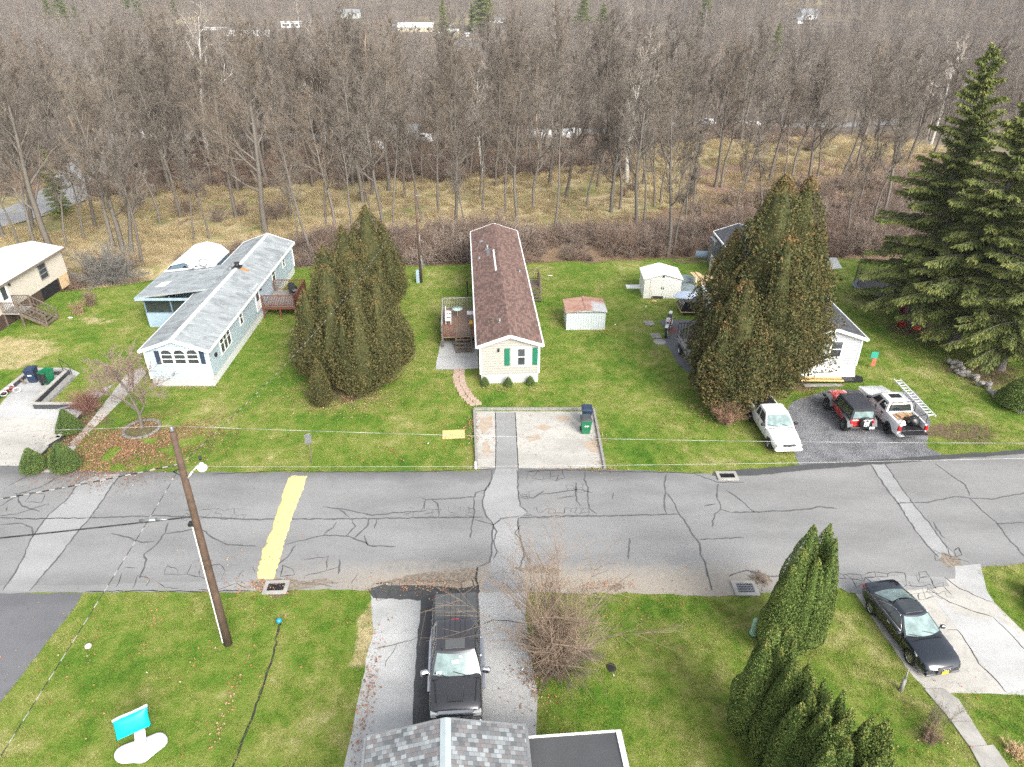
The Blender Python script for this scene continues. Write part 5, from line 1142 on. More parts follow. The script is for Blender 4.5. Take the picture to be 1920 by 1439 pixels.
def grow(seed, H, r0, nl=13, l0=.3, up=.75, spread=.42, twl=(9, 5, 3), thin=1.0, lead=True, depth=3, wob=.16, tw=.011):
    "leafless tree: returns (trunk+limb segments, crown segments)"
    g = np.random.default_rng(seed); big, small = [], []
    def chain(p, d, L, r, n, lvl, upk, store, tip=.35):
        P = [p.copy()]; D = []; seg = L/n
        for i in range(n):
            d = d+g.normal(0, wob, 3)*(.32 if lvl == 0 else 1); d[2] += upk*.12; d /= np.linalg.norm(d)
            ra, rb = r*(1-(1-tip)*i/n), r*(1-(1-tip)*(i+1)/n); q = p+d*seg
            store.append([*p, *q, ra, rb]); p = q; P.append(p.copy()); D.append(d.copy())
        return P, D
    def side(d, ang):
        a = g.normal(0, 1, 3); a -= d*a.dot(d); a /= np.linalg.norm(a)+1e-9; v = d*math.cos(ang)+a*math.sin(ang); return v/np.linalg.norm(v)
    trunks = [(np.array([0., 0, -.2]), np.array([g.normal(0, .04), g.normal(0, .04), 1.]), H*.92, r0)]
    nf = g.integers(0, 3) if lead else 0
    for p, d, L, r in trunks:
        P, D = chain(p, d/np.linalg.norm(d), L, r, 11, 0, .3, big, .12)
        for k in range(nl+nf):
            f = l0+(1-l0)*((k+g.uniform(0, 1))/(nl+nf))**.9; f = min(f, .985); i = min(int(f*11), 10); fr = f*11-i
            p1 = P[i]*(1-fr)+P[i+1]*fr; rr = r*(1-.86*f)*.55; LL = H*spread*(1.08-f*.75)*g.uniform(.65, 1.15)
            d1 = side(D[i], g.uniform(.5, 1.0)*(1.05-.35*f)); d1[2] = abs(d1[2])*.6+.2*up; d1 /= np.linalg.norm(d1)
            P1, D1 = chain(p1, d1, LL, rr, 5, 1, up*1.6, big, .25)
            for a in range(twl[0]):
                f2 = g.uniform(.18, 1); i2 = min(int(f2*5), 4); p2 = P1[i2]+(P1[i2+1]-P1[i2])*(f2*5-i2); L2 = LL*.42*g.uniform(.5, 1.1)*(1.15-.5*f2)
                P2, D2 = chain(p2, side(D1[i2], g.uniform(.4, .9)), L2, max(rr*.35*(1.1-f2*.6), tw*1.5), 3, 2, up*1.2, small, .4)
                for b in range(twl[1]):
                    i3 = g.integers(0, 3); p3 = P2[i3]+(P2[i3+1]-P2[i3])*g.uniform(); L3 = L2*.5*g.uniform(.5, 1.1)
                    P3, D3 = chain(p3, side(D2[i3], g.uniform(.35, .85)), L3, tw*1.15, 2, 3, up, small, .6)
                    if depth > 2:
                        for c in range(twl[2]):
                            i4 = g.integers(0, 2); p4 = P3[i4]+(P3[i4+1]-P3[i4])*g.uniform(); chain(p4, side(D3[i4], g.uniform(.3, .8)), L3*.6*g.uniform(.5, 1.1), tw*.8, 1, 3, up, small, .7)
    return big, small
def tree_meshes(seed, *a, nb=6, **k):
    b, s = grow(seed, *a, **k); V, F = tubes_np(b, nb); V2, F2 = tubes_np(s, 3)
    return np_mesh('trunk', V, F, True), np_mesh('crown', V2, F2, False)
def make_tree(name, label, cat, loc, meshes, mats, rz=0, group=None, scale=1):
    o = thing(name, label, cat, loc, rz, group); o.scale = (scale,)*3
    for nm, me, mt in zip(('trunk', 'crown'), meshes, mats):
        if not me.materials: me.materials.append(mt)
        c = bpy.data.objects.new(nm, me); COL.objects.link(c); c.parent = o
    return o
VAR = [tree_meshes(100+i, H, r, nl=n, l0=l, spread=s, up=u, twl=tw) for i, (H, r, n, l, s, u, tw) in enumerate([
    (17, .21, 18, .34, .38, .8, (11,7,4)), (19, .24, 19, .3, .36, .9, (11,7,4)), (15, .165, 16, .38, .35, .9, (10,7,4)), (18, .31, 17, .22, .46, .6, (12,7,4)),
    (16, .15, 14, .45, .32, 1.0, (10,7,4)), (14, .14, 14, .3, .38, .8, (10,6,4)), (20, .26, 20, .36, .35, .9, (11,7,4))])]
PALE = [tree_meshes(140+i, H, r, nl=14, l0=.3, spread=.42, up=.6, twl=(8,5,2)) for i, (H, r) in enumerate([(19, .36), (17, .3)])]
YOUNG = [tree_meshes(150+i, H, r, nl=10, l0=.25, spread=.35, up=.8, twl=(5,4,2), wob=.2) for i, (H, r) in enumerate([(9, .09), (7, .07)])]
# trees whose trunks one can follow in the photo: pixel of the foot, variant, scale
NEAR = [(8,448,0,1.0),(38,470,2,.95),(98,478,3,1.08),(72,476,0,.95),(128,470,2,.8),(212,466,1,.95),(232,474,3,.95),(247,478,6,.85),(268,500,2,.95),(160,455,5,.8),(365,452,4,.75),(392,448,2,.75),(498,436,3,1.12),(586,492,2,.98),
  (612,424,4,1),(628,430,0,.9),(661,430,5,1),(697,414,4,.85),(718,420,1,.9),(738,424,4,.9),(560,452,5,.8),(445,412,6,.9),(340,408,1,.9),(300,418,0,.85),(545,405,4,1),(790,418,4,.95),(822,398,0,.9),(853,428,6,.95),(872,442,5,.85),
  (905,398,4,1),(949,402,2,1.0),(968,420,1,.92),(1000,392,0,.9),(1040,442,4,1.0),(1060,372,6,.85),(1100,388,2,.95),(1146,398,3,.9),(1162,392,0,.95),(1192,432,1,1.0),(1207,425,4,.95),(1226,388,5,.95),(1238,384,2,.9),(1252,482,0,1.08),(1262,478,4,.95),
  (1285,418,5,.9),(1300,388,4,.95),(1340,352,6,.95),(1352,352,0,.9),(1396,352,2,.95),(1441,342,1,.95),(1466,352,4,.9),(1486,332,0,.95),(1516,338,3,.85),(1532,334,2,.95),(1575,342,6,.9),(1602,322,1,.95),(1652,418,0,.95),(1632,432,4,.9),(1606,398,5,.9),(1668,352,6,.95),
  (1700,310,1,.95),(1740,330,0,1),(1640,305,2,1),(1585,452,5,.8),(1425,402,2,.8),(1380,405,5,.85),(1030,345,1,.9),(930,350,2,.95),(760,372,0,.9),(680,380,3,.9),(180,430,1,.9),(60,430,6,.9),(1120,350,2,1),(1205,345,6,.9),(1280,340,1,.9),(1800,320,3,1),(1880,340,0,1)]
def side_words(x, y):
    lr = 'behind the cream home' if x < 150 else 'behind the blue home' if x < 560 else 'behind the left conifers' if x < 780 else 'behind the brown-roofed home' if x < 1060 else 'behind the two garden sheds' if x < 1320 else 'behind the big right conifers' if x < 1580 else 'behind the trampoline'
    return lr, ('on the creek bank' if y > 455 else 'at the near meadow edge' if y > 405 else 'in the dry meadow' if y > 350 else 'at the far meadow edge')
kinds = ['tall bare tree', 'very tall bare tree', 'slim bare tree', 'thick spreading bare tree', 'straight narrow bare tree', 'small bare tree', 'high-crowned bare tree']
from collections import Counter, defaultdict
labs = [f'{kinds[v]} {side_words(px, py)[1]} {side_words(px, py)[0]}' for px, py, v, s in NEAR]; byl = defaultdict(list)
for k, l in enumerate(labs): byl[l].append(k)
for l, ks in byl.items():
    if len(ks) > 1:
        for r_, k in enumerate(sorted(ks, key=lambda q: NEAR[q][0])): labs[k] = l+', '+['first', 'second', 'third', 'fourth', 'fifth', 'sixth'][r_]+' from left'
spots = []
for k, (px, py, v, s) in enumerate(NEAR):
    p = GT(px, py); lr, fb = side_words(px, py)
    make_tree('bare_tree', labs[k], 'tree', (p.x, p.y, p.z), VAR[v], (M['bark'], M['twig']), RNG.uniform(0, 6.28), 'leafless trees '+lr, s*(.93+.1*RNG.random()))
    spots.append((p.x, p.y))
# pale sycamores
for px, py, v, s, lab in [(395,300,0,1.15,'white-barked leafless tree rising high behind the blue home'),(610,285,1,1.1,'pale-barked leafless tree with whitish twigs beyond the meadow, behind the left conifers'),(905,330,1,.9,'pale-limbed leafless tree behind the far end of the brown-roofed home'),(1175,340,0,.95,'pale-limbed spreading leafless tree behind the metal shed'),(1745,270,1,1.05,'greyish white leafless tree beside the top of the tall spruce')]:
    p = GT(px, py); make_tree('bare_tree', lab, 'tree', tuple(p), PALE[v], (M['pale_bark'], M['pale_twig']), RNG.uniform(0, 6.28), 'pale-barked trees in the wood', s); spots.append((p.x, p.y))
for px, py, v, s, lab in [(560,285,0,1.0,'tan-crowned bare tree beyond the meadow, nearest the blue home'),(655,280,3,1.15,'large orange-tan crowned bare tree in the wood above the left conifers'),(708,300,6,1.0,'tan-crowned bare tree right of the large orange-tan one'),(470,270,2,1.1,'tan-crowned bare tree behind the rear roof of the blue home'),(1010,290,1,.9,'tan-crowned bare tree in the wood above the brown-roofed home'),(1620,262,3,1.0,'olive-tan crowned tree in the wood left of the tall spruce'),(150,262,6,1.0,'tan-crowned bare tree over the curving side road')]:
    p = GT(px, py); o = make_tree('bare_tree', lab, 'tree', tuple(p), VAR[v], (M['bark'], M['twig']), RNG.uniform(0, 6.28), 'tan-crowned trees in the wood', s); spots.append((p.x, p.y))
    sl = o.children[1].material_slots[0]; sl.link = 'OBJECT'; sl.material = M['tan_twig']
# the wood behind: further individuals
n0 = len(spots); cand = []
g = np.random.default_rng(5)
def gap(x, y):
    "places the wood leaves open: the meadow, the roads, the far yards"
    d = y-edgeY(np.array([x]))[0]
    if d < 33+.8*max(0, x)-(5 if x < 0 else 0)+5*math.sin(x*.13): return True
    return not free(np.array([x]), np.array([y]))[0]
y = 92.0
while len(spots) < 300 and y < 260:
    hw = (y*.866+12)*.75+8
    for x in np.arange(-hw, hw, 5.2):
        xx, yy = x+g.uniform(-2.2, 2.2), y+g.uniform(-2, 2)
        if not gap(xx, yy) and g.random() < .9 and len(spots) < 300:
            v = g.integers(0, 7); s = g.uniform(.82, 1.12); a = min(int((yy-92)//14), 5)
            lr = 'left' if xx < -hw*.33 else 'right' if xx > hw*.33 else 'middle'
            px = 960+FPX*xx/(yy*.866+12)
            l2, _ = side_words(px, 300)
            make_tree('bare_tree', 'leafless grey-brown tree in the wood beyond the meadow, '+l2, 'tree', (xx, yy, Z(xx, yy)), VAR[v], (M['bark'], M['twig']), g.uniform(0, 6.28), 'trees of the wood beyond the meadow, '+l2, s)
            spots.append((xx, yy))
    y += 4.6
YEND = y
# the rest of the wood: one mass
FB = []
for i in range(5):
    b, s = grow(200+i, (16, 19, 14, 17, 18)[i], .2, nl=14, l0=.3, spread=.4, up=.8, twl=(8,5,3), depth=3, tw=.02)
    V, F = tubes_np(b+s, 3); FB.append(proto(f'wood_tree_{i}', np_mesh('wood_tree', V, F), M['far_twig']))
FIELDS = []
def field(px, py, rx, ry): p = GT(px, py); s = (p.y*.866+(CH-p.z)*.5)/FPX; FIELDS.append((p.x, p.y, rx*s, ry))
for f_ in [(60,20,150,60),(230,16,60,50),(460,78,80,62),(550,68,46,50),(665,48,40,36),(780,80,60,66),(860,90,64,66),(935,54,34,30),(745,42,20,22),(1520,46,30,28),(1725,30,18,22)]: field(*f_)
pts, yy = [], YEND
while yy < 1150:
    st = 5.8+(yy-YEND)*.0062; hw = (yy*.866+12)*.76+15
    for x in np.arange(-hw, hw, st):
        X_, Y_ = x+g.uniform(-.5, .5)*st, yy+g.uniform(-.5, .5)*st
        if any(((X_-a)/c)**2+((Y_-b)/d)**2 < 1 for a, b, c, d in FIELDS): continue
        if vnoise(X_, Y_, 60, 4) < .14: continue
        pts.append((X_, Y_))
    yy += st
pts = np.array(pts); pts = pts[free(pts[:, 0], pts[:, 1])]
P3 = np.column_stack([pts, height(pts[:, 0], pts[:, 1])-.2]); rot = np.zeros((len(pts), 3)); rot[:, 2] = g.uniform(0, 6.28, len(pts))
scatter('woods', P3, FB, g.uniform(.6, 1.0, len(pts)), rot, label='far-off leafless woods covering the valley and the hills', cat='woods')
print('trees', len(spots), 'woods', len(pts))

# brush along the creek
BR = []
for i in range(4):
    segs = []; gg = np.random.default_rng(300+i)
    for k in range(16):
        a = gg.uniform(0, 6.28); d = np.array([math.cos(a)*gg.uniform(.3, .9), math.sin(a)*gg.uniform(.3, .9), 1.]); d /= np.linalg.norm(d); p = np.array([gg.normal(0, .25), gg.normal(0, .25), -.1]); L = gg.uniform(1.2, 2.3)
        for j in range(4):
            q = p+d*L/4; segs.append([*p, *q, .016*(1-j*.2), .014*(1-j*.2)])
            for t in range(5):
                e = d+gg.normal(0, .6, 3); e /= np.linalg.norm(e); s0 = p+(q-p)*gg.uniform(); l = gg.uniform(.25, .7); s1 = s0+e*l; segs.append([*s0, *s1, .009, .006])
                for u in range(3): f = e+gg.normal(0, .6, 3); f /= np.linalg.norm(f); s2 = s0+e*l*gg.uniform(.3, 1); segs.append([*s2, *(s2+f*l*.5), .007, .004])
            p = q; d = d+gg.normal(0, .2, 3); d[2] -= .12; d /= np.linalg.norm(d)
    V, F = tubes_np(segs, 3); BR.append(proto(f'brush_{i}', np_mesh('brush', V, F), M['brush']))
bp = []
x = g.uniform(-60, 75, 26000); y = g.uniform(58, 150, 26000); dd = y-edgeY(x)
den = np.zeros_like(x)
den = np.maximum(den, (dd > 2.2)*(dd < 10)*((x > -22) & (x < 46))*.45)
den = np.maximum(den, (dd > 1)*(dd < 6)*(x < -18)*.12)
xr_ = np.maximum(x, 0); den = np.maximum(den, smooth(20, 28, x)*(dd > 1.5)*(dd-.42*xr_ < 12)*.17)
den = np.maximum(den, (dd-.8*xr_ > 34)*(dd-.8*xr_ < 48)*.26)
den = np.maximum(den, (dd-.8*xr_ > 48)*.08)
den = np.maximum(den, (dd > 10)*(dd-.8*xr_ < 33)*(vnoise(x, y, 7, 8) > .72)*.05)
den *= .35+.9*vnoise(x, y, 4, 12)
k = (g.random(len(x)) < den) & free(x, y); x, y = x[k], y[k]
rot = np.zeros((len(x), 3)); rot[:, 2] = g.uniform(0, 6.28, len(x)); rot[:, :2] = g.normal(0, .12, (len(x), 2))
scatter('brush', np.column_stack([x, y, height(x, y)-.05]), BR, g.uniform(.55, 1.25, len(x))*(.75+.6*vnoise(x, y, 6, 2)), rot, label='tangled brown leafless brush along the creek and under the trees', cat='brush')
# dry meadow stalks
segs = []; gg = np.random.default_rng(9)
for k in range(70): a = gg.uniform(0, 6.28); p = np.array([gg.normal(0, .3), gg.normal(0, .3), 0]); q = p+np.array([math.cos(a)*.18, math.sin(a)*.18, gg.uniform(.25, .6)]); segs.append([*p, *q, .012, .004])
V, F = tubes_np(segs, 3); st = proto('stalks', np_mesh('stalks', V, F), plain('dry_stalks', (.42,.33,.18), .9, .4, 3))
x = g.uniform(-60, 75, 40000); y = g.uniform(56, 150, 40000); dd = y-edgeY(x)
k = ((dd > 7+.42*np.maximum(x, 0)) | ((x < -24) & (dd > .5))) & (dd < 44+.8*np.maximum(x, 0)) & (g.random(len(x)) < .45*vnoise(x, y, 5, 6)+.05) & free(x, y); x, y = x[k], y[k]
rot = np.zeros((len(x), 3)); rot[:, 2] = g.uniform(0, 6.28, len(x))
scatter('dry_grass', np.column_stack([x, y, height(x, y)]), [st], g.uniform(.5, 1.3, len(x)), rot, label='straw coloured dry meadow grass beyond the creek', cat='grass')

# ------------------------------------------------------------ foliage
def leafcards(P, D, L, W_, g):
    "kite shaped sprays: P base, D direction, length, width"
    n = len(P); D = D/np.linalg.norm(D, axis=1, keepdims=True); a = np.cross(D, g.normal(0, 1, (n, 3))); a /= np.linalg.norm(a, axis=1, keepdims=True)+1e-9
    L = L[:, None]; W_ = W_[:, None]
    V = np.stack([P, P+D*L*.45+a*W_*.5, P+D*L, P+D*L*.45-a*W_*.5], 1).reshape(-1, 3)
    return V, (np.arange(n)*4)[:, None]+np.arange(4)
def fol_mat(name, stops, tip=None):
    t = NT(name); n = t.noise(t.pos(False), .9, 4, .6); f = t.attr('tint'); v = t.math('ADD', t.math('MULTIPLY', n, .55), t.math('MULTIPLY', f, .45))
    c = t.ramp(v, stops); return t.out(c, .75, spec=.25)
M['arb_brown'] = fol_mat('conifer_bronze', [(.3, (.042,.05,.017)), (.45, (.075,.076,.026)), (.58, (.115,.096,.034)), (.72, (.17,.118,.046))])
M['arb_rust'] = fol_mat('conifer_rust', [(.3, (.045,.055,.018)), (.45, (.08,.085,.028)), (.6, (.125,.1,.036)), (.72, (.21,.12,.048))])
M['arb_green'] = fol_mat('conifer_green', [(.28, (.06,.1,.024)), (.46, (.1,.15,.034)), (.6, (.15,.2,.048)), (.78, (.23,.21,.06))])
M['boxwood'] = fol_mat('boxwood', [(.3, (.05,.085,.025)), (.5, (.09,.14,.036)), (.7, (.15,.2,.055))])
M['spruce'] = fol_mat('spruce_needles', [(.28, (.065,.09,.028)), (.45, (.115,.145,.04)), (.6, (.175,.195,.052)), (.76, (.26,.235,.075))])
def columnar(seed, lobes, n, leaf=.16, rough=.16, curl=.5, base=.1, prof=1.0, ex=1.3):
    """upright conifer crown: lobes = (ox, oy, height, radius, z0)"""
    g = np.random.default_rng(seed); area = [h*r for _, _, h, r, z0 in lobes]; A = sum(area); Pn, Dn, Tn = [], [], []
    def rad(t): return np.clip(np.minimum((t/.16)**.5, 1)*(1-np.clip((t-.12)/.88, 0, 1)**ex*prof)**.85, 0, 1)
    for li, (ox, oy, h, r, z0) in enumerate(lobes):
        for layer, (frac, k) in enumerate(((1.0, 1.0), (.80, .45))):
            N = int(n*k*area[li]/A); t = g.uniform(0, 1, N)**1.15; a = g.uniform(0, 2*PI, N); rr = r*rad(t)*frac
            keep = g.random(N) < (rr/r+.12); t, a, rr = t[keep], a[keep], rr[keep]
            u, v = a*r*1.0, t*h
            bumpy = (vnoise(u+50, v, .55, seed+li)-.5)*2*rough+(vnoise(u+9, v, 1.4, seed+li+7)-.5)*rough*2.6
            rr = rr*(1+bumpy*.55)+bumpy*.5; rr = np.maximum(rr, .02)
            x, y, z = ox*np.minimum(1, .6+t)+rr*np.cos(a), oy*np.minimum(1, .6+t)+rr*np.sin(a), z0+t*(h-z0)+base
            ok = np.ones(len(x), bool)
            for lj, (px, py, ph, pr, pz) in enumerate(lobes):
                if lj == li: continue
                tt = np.clip((z-pz-base)/(ph-pz), 0, 1); ok &= np.hypot(x-px*np.minimum(1, .6+tt), y-py*np.minimum(1, .6+tt)) > pr*rad(tt)*.52
            x, y, z, a, t = x[ok], y[ok], z[ok], a[ok], t[ok]
            Pn.append(np.stack([x, y, z], 1)); m = len(x)
            Dn.append(np.stack([np.cos(a)*(1-curl)*.6, np.sin(a)*(1-curl)*.6, np.full(m, curl*.8+.1)], 1)+g.normal(0, .5, (m, 3)))
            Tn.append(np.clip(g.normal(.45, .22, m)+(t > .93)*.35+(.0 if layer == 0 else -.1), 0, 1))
    P, D, T_ = map(np.concatenate, (Pn, Dn, Tn)); L = g.uniform(.7, 1.3, len(P))*leaf
    V, F = leafcards(P-D/np.linalg.norm(D, axis=1, keepdims=True)*L[:, None]*.3, D, L, L*g.uniform(.45, .7, len(P)), g)
    # dense inner foliage mass of each leader
    VV, FF, TT = [V], [F], [T_]; nb = len(V)
    for ox, oy, h, r, z0 in lobes:
        ts = np.linspace(.02, .97, 12); A = np.linspace(0, 2*PI, 15)[:-1]; tt, aa = np.meshgrid(ts, A, indexing='ij')
        rr = np.maximum(r*rad(tt)*.5*(1+(vnoise(aa*r+50, tt*h, .55, seed)-.5)*rough), .01)
        VV.append(np.stack([ox*np.minimum(1, .6+tt)+rr*np.cos(aa), oy*np.minimum(1, .6+tt)+rr*np.sin(aa), z0+tt*(h-z0)+base], -1).reshape(-1, 3))
        i, j = np.meshgrid(np.arange(11), np.arange(14), indexing='ij'); q = lambda a, b: nb+a*14+(b % 14)
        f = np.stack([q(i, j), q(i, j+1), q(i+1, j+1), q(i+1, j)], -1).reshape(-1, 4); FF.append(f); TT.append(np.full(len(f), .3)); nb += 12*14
    V, F, T_ = np.concatenate(VV), np.concatenate(FF), np.concatenate(TT)
    me = np_mesh('crown', V, F, False, {'tint': ('FACE', T_)}); return me
def trunk_mesh(h, r, lean=0):
    V, F = tubes_np([[0, 0, -.2, 0, 0, h*.5, r, r*.6], [0, 0, h*.5, 0, 0, h*.95, r*.6, r*.1]], 8); return np_mesh('trunk', V, F, True)
def conifer(name, label, loc, me, th, tr, mat, rz=0, group=None, cat='conifer', scale=1.0):
    return make_tree(name, label, cat, loc, (trunk_mesh(th, tr), me), (M['bark'], mat), rz, group, scale)
g = np.random.default_rng(77)
def lob(n, H, R0, sp, sd):
    r = np.random.default_rng(sd); L = [(0, 0, H, R0*1.0, 0)]
    for i in range(n): a = 2*PI*i/n+r.uniform(-.4, .4); L.append((math.cos(a)*sp*1.15, math.sin(a)*sp*1.15, H*r.uniform(.5, .88), R0*r.uniform(.5, .66), 0))
    return L
grpL = 'bronze-green conifers between the blue home and the brown-roofed home'
for k, (px, py, h, r, lab, nb) in enumerate([(684,386,8.6,2.6,'tallest bronze-green conifer at the far end of the left row, behind the others',5),(640,425,8.4,2.3,'bronze-green conifer second from the far end of the left row',4),(604,462,8.3,2.1,'bronze-green conifer in the middle of the left row, on its left side',4),
      (655,475,8.0,2.2,'bronze-green conifer in the middle of the left row, on its right side',4),(608,498,8.2,2.75,'large front conifer of the left row on the side of the blue home',5),(660,530,7.6,2.3,'large front conifer of the left row on the side of the brown-roofed home',5),(702,520,6.9,2.1,'lower conifer on the right flank of the left row',3)]):
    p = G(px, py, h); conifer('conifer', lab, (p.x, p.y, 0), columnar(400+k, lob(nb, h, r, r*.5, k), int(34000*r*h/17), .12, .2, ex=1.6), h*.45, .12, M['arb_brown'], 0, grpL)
p = G(605, 762); conifer('conifer', 'small narrow conifer at the street-side foot of the left row', (p.x, p.y, 0), columnar(420, lob(2, 3.4, .8, .2, 3), 14000, .08, .1), 1.2, .04, M['arb_brown'], 0)
gR = 'big rusty-green conifers in front of the grey home'
for k, (px, py, h, r, lab) in enumerate([(1474,338,14.0,3.9,'huge rusty-green conifer standing over the white compact pickup'),(1520,332,13.4,3.0,'second huge rusty-green conifer, just behind and right of the first'),(1402,530,8.4,2.5,'lower conifer on the left flank of the two huge ones, over the trailer')]):
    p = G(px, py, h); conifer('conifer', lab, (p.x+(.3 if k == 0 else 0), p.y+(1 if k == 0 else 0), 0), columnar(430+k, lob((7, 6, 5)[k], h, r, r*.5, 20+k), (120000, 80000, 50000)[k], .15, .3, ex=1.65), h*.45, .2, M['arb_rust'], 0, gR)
# dark columnar arborvitae in the near right lawn
def clump(seed, tops, base, label, n, k=1.0, grp='dark green arborvitae hedge on the near right lawn'):
    "tops: (px, py, height, radius)"
    L = [(G(px, py, h), h, r) for px, py, h, r in tops]; b = sum((t for t, _, _ in L), Vector())/len(L); L = [(t.x-b.x, t.y-b.y, h, r*1.08, 0) for t, h, r in L]
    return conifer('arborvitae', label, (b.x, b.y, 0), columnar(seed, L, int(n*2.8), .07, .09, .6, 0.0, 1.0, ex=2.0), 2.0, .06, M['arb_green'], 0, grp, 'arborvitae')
clump(500, [(1527,985,6.1,.75),(1558,983,6.1,.7),(1568,1010,5.8,.6),(1508,1030,5.7,.75),(1536,1045,5.5,.6),(1563,1040,5.3,.65),(1490,1060,5.1,.7)], (1504,1178), 'tall dark green arborvitae with several points standing alone beside the storm drain', 30000)
clump(510, [(1455,1172,5.8,.7),(1482,1172,5.7,.65),(1492,1200,5.3,.5),(1440,1200,5.4,.7),(1465,1215,5.2,.6)], (1428,1340), 'arborvitae at the street end of the near hedge, below the lone tall one', 24000)
clump(520, [(1495,1238,5.4,.72),(1517,1245,5.2,.5),(1480,1262,5.0,.65)], (1445,1420), 'second arborvitae of the near hedge, counted from the street', 15000)
clump(530, [(1527,1272,5.4,.6),(1546,1272,5.2,.42),(1522,1300,5.1,.65),(1505,1320,4.9,.6)], (1480,1440), 'third arborvitae of the near hedge, counted from the street', 15000)
clump(540, [(1560,1296,5.4,.55),(1584,1295,5.3,.45),(1552,1325,5.3,.65),(1540,1345,5.0,.6)], (1520,1475), 'fourth arborvitae of the near hedge, with a tall point behind its top', 15000)
clump(550, [(1597,1330,5.3,.5),(1583,1350,4.9,.5)], (1560,1475), 'slim fifth arborvitae of the near hedge', 9000)
clump(560, [(1577,1358,5.4,.72),(1592,1385,5.2,.66),(1560,1400,5.1,.7)], (1560,1530), 'broad arborvitae of the near hedge with rusty tip at the bottom of the photo', 17000)
clump(570, [(1637,1344,5.2,.62),(1625,1365,4.9,.55),(1645,1370,4.8,.5)], (1640,1500), 'arborvitae right of the rusty-tipped one, near the end of the hedge', 12000)
clump(580, [(1664,1349,5.2,.5),(1672,1370,4.9,.42)], (1680,1500), 'slim arborvitae at the lawn side of the hedge end', 8000)
clump(590, [(1664,1408,5.2,.55),(1650,1425,5.0,.6),(1625,1430,5.2,.5),(1678,1425,4.8,.4)], (1690,1560), 'last arborvitae of the near hedge, cut off by the bottom of the photo', 12000)
# clipped shrubs
def ballbush(seed, h, r, n=3500, mat=None, leaf=.1): return columnar(seed, [(0, 0, h, r, 0), (r*.3, 0, h*.85, r*.8, 0), (-r*.25, r*.2, h*.8, r*.8, 0)], n, leaf, .06, .3, 0.0, .93)
for k, (px, py, h, r, lab) in enumerate([(68,882,1.5,.72,'rounded green shrub at the street corner of the low retaining wall'),(124,880,1.75,.85,'rounded green shrub on the street side of the concrete footpath'),(132,812,1.7,.72,'pointed green shrub beside the wall of the left driveway')]):
    p = G(px, py); make_tree('shrub', lab, 'shrub', (p.x, p.y, 0), (trunk_mesh(h*.3, .03), ballbush(600+k, h, r, 16000, leaf=.06)), (M['bark'], M['boxwood']), 0, 'clipped shrubs by the left driveway')
for k, (px, py, lab) in enumerate([(909,724,'left of three small round shrubs under the front wall of the brown-roofed home'),(953,724,'middle of three small round shrubs under the front window'),(994,722,'right of three small round shrubs under the front wall, at the corner')]):
    p = G(px, py); make_tree('shrub', lab, 'shrub', (p.x, p.y, 0), (trunk_mesh(.4, .03), ballbush(610+k, .72, .3, 3000, leaf=.045)), (M['bark'], M['boxwood']), 0, 'round shrubs in front of the centre home')
p = G(1905, 765); make_tree('shrub', 'dark green round evergreen shrub at the right edge by the stone wall', 'shrub', (p.x, p.y, 0), (trunk_mesh(.8, .05), ballbush(620, 2.4, 1.2, 14000, leaf=.09)), (M['bark'], M['arb_green']))

# spruces
def spruce(seed, H, Rb, zb=2.2, dens=1.0):
    g = np.random.default_rng(seed); P, D, L, T_, B = [], [], [], [], []; z = zb
    while z < H-.25:
        f = (z-zb)/(H-zb); R0 = Rb*(1-f)**.82*(.8+.2*math.sin(z*5)); n = max(4, int(6*(1-f*.3)))
        for k in range(n):
            a = g.uniform(0, 2*PI); Lb = max(.25, R0*g.uniform(.7, 1.12)); m = max(3, int(Lb/.35)); p = np.array([0, 0, z+g.uniform(-.2, .2)]); el = .25+.35*f
            for j in range(m):
                u = (j+.5)/m; e = el-.75*u*(1-f*.7)+.35*max(0, u-.7)
                d = np.array([math.cos(a)*math.cos(e), math.sin(a)*math.cos(e), math.sin(e)]); q = p+d*Lb/m; B.append([*p, *q, .035*(1-u)*(.4+Lb/Rb)+.006, .03*(1-u)*(.4+Lb/Rb)+.005])
                ns = int((Lb/m)*110*dens*(.45+.9*u)); t = g.random((ns, 1)); pp = p+(q-p)*t; sd = np.array([-math.sin(a), math.cos(a), 0])
                s = g.uniform(-1, 1, (ns, 1)); w = .62*(Lb/Rb+.35)*(1-.6*u); pp = pp+sd*s*w-np.array([0, 0, 1])*np.abs(s)*w*.75
                dd = d*.55+sd*s*.7+np.array([0, 0, -.55])*g.uniform(.3, 2.2, (ns, 1))+g.normal(0, .18, (ns, 3))
                P.append(pp); D.append(dd); L.append(g.uniform(.12, .34, ns)); T_.append(np.clip(g.normal(.42, .16, ns)+(u > .75)*.18, 0, 1)); p = q
        z += .36*(1.15-.5*f)
    P, D, L, T_ = map(np.concatenate, (P, D, L, T_)); V, F = leafcards(P, D, L, L*.34, g)
    me = np_mesh('crown', V, F, False, {'tint': ('FACE', T_)})
    V, F = tubes_np([[0, 0, -.3, 0, 0, .6, Rb*.085, Rb*.06], [0, 0, .6, 0, 0, H*.5, Rb*.06, Rb*.035], [0, 0, H*.5, 0, 0, H, Rb*.035, .02]]+B, 7); return np_mesh('trunk', V, F, True), me
M['spruce_bark'] = plain('spruce_bark', (.15,.135,.125), .95, .4, 3, bump=.5)
def put_spruce(meshes, label, loc, s=1, rz=0, group=None, name='spruce_tree', sx=None):
    o = thing(name, label, 'spruce', loc, rz, group); o.scale = sx or (s, s, s)
    for nm, me, mt in zip(('trunk', 'crown'), meshes, (M['spruce_bark'], M['spruce'])):
        if not me.materials: me.materials.append(mt)
        c = bpy.data.objects.new(nm, me); COL.objects.link(c); c.parent = o
    return o
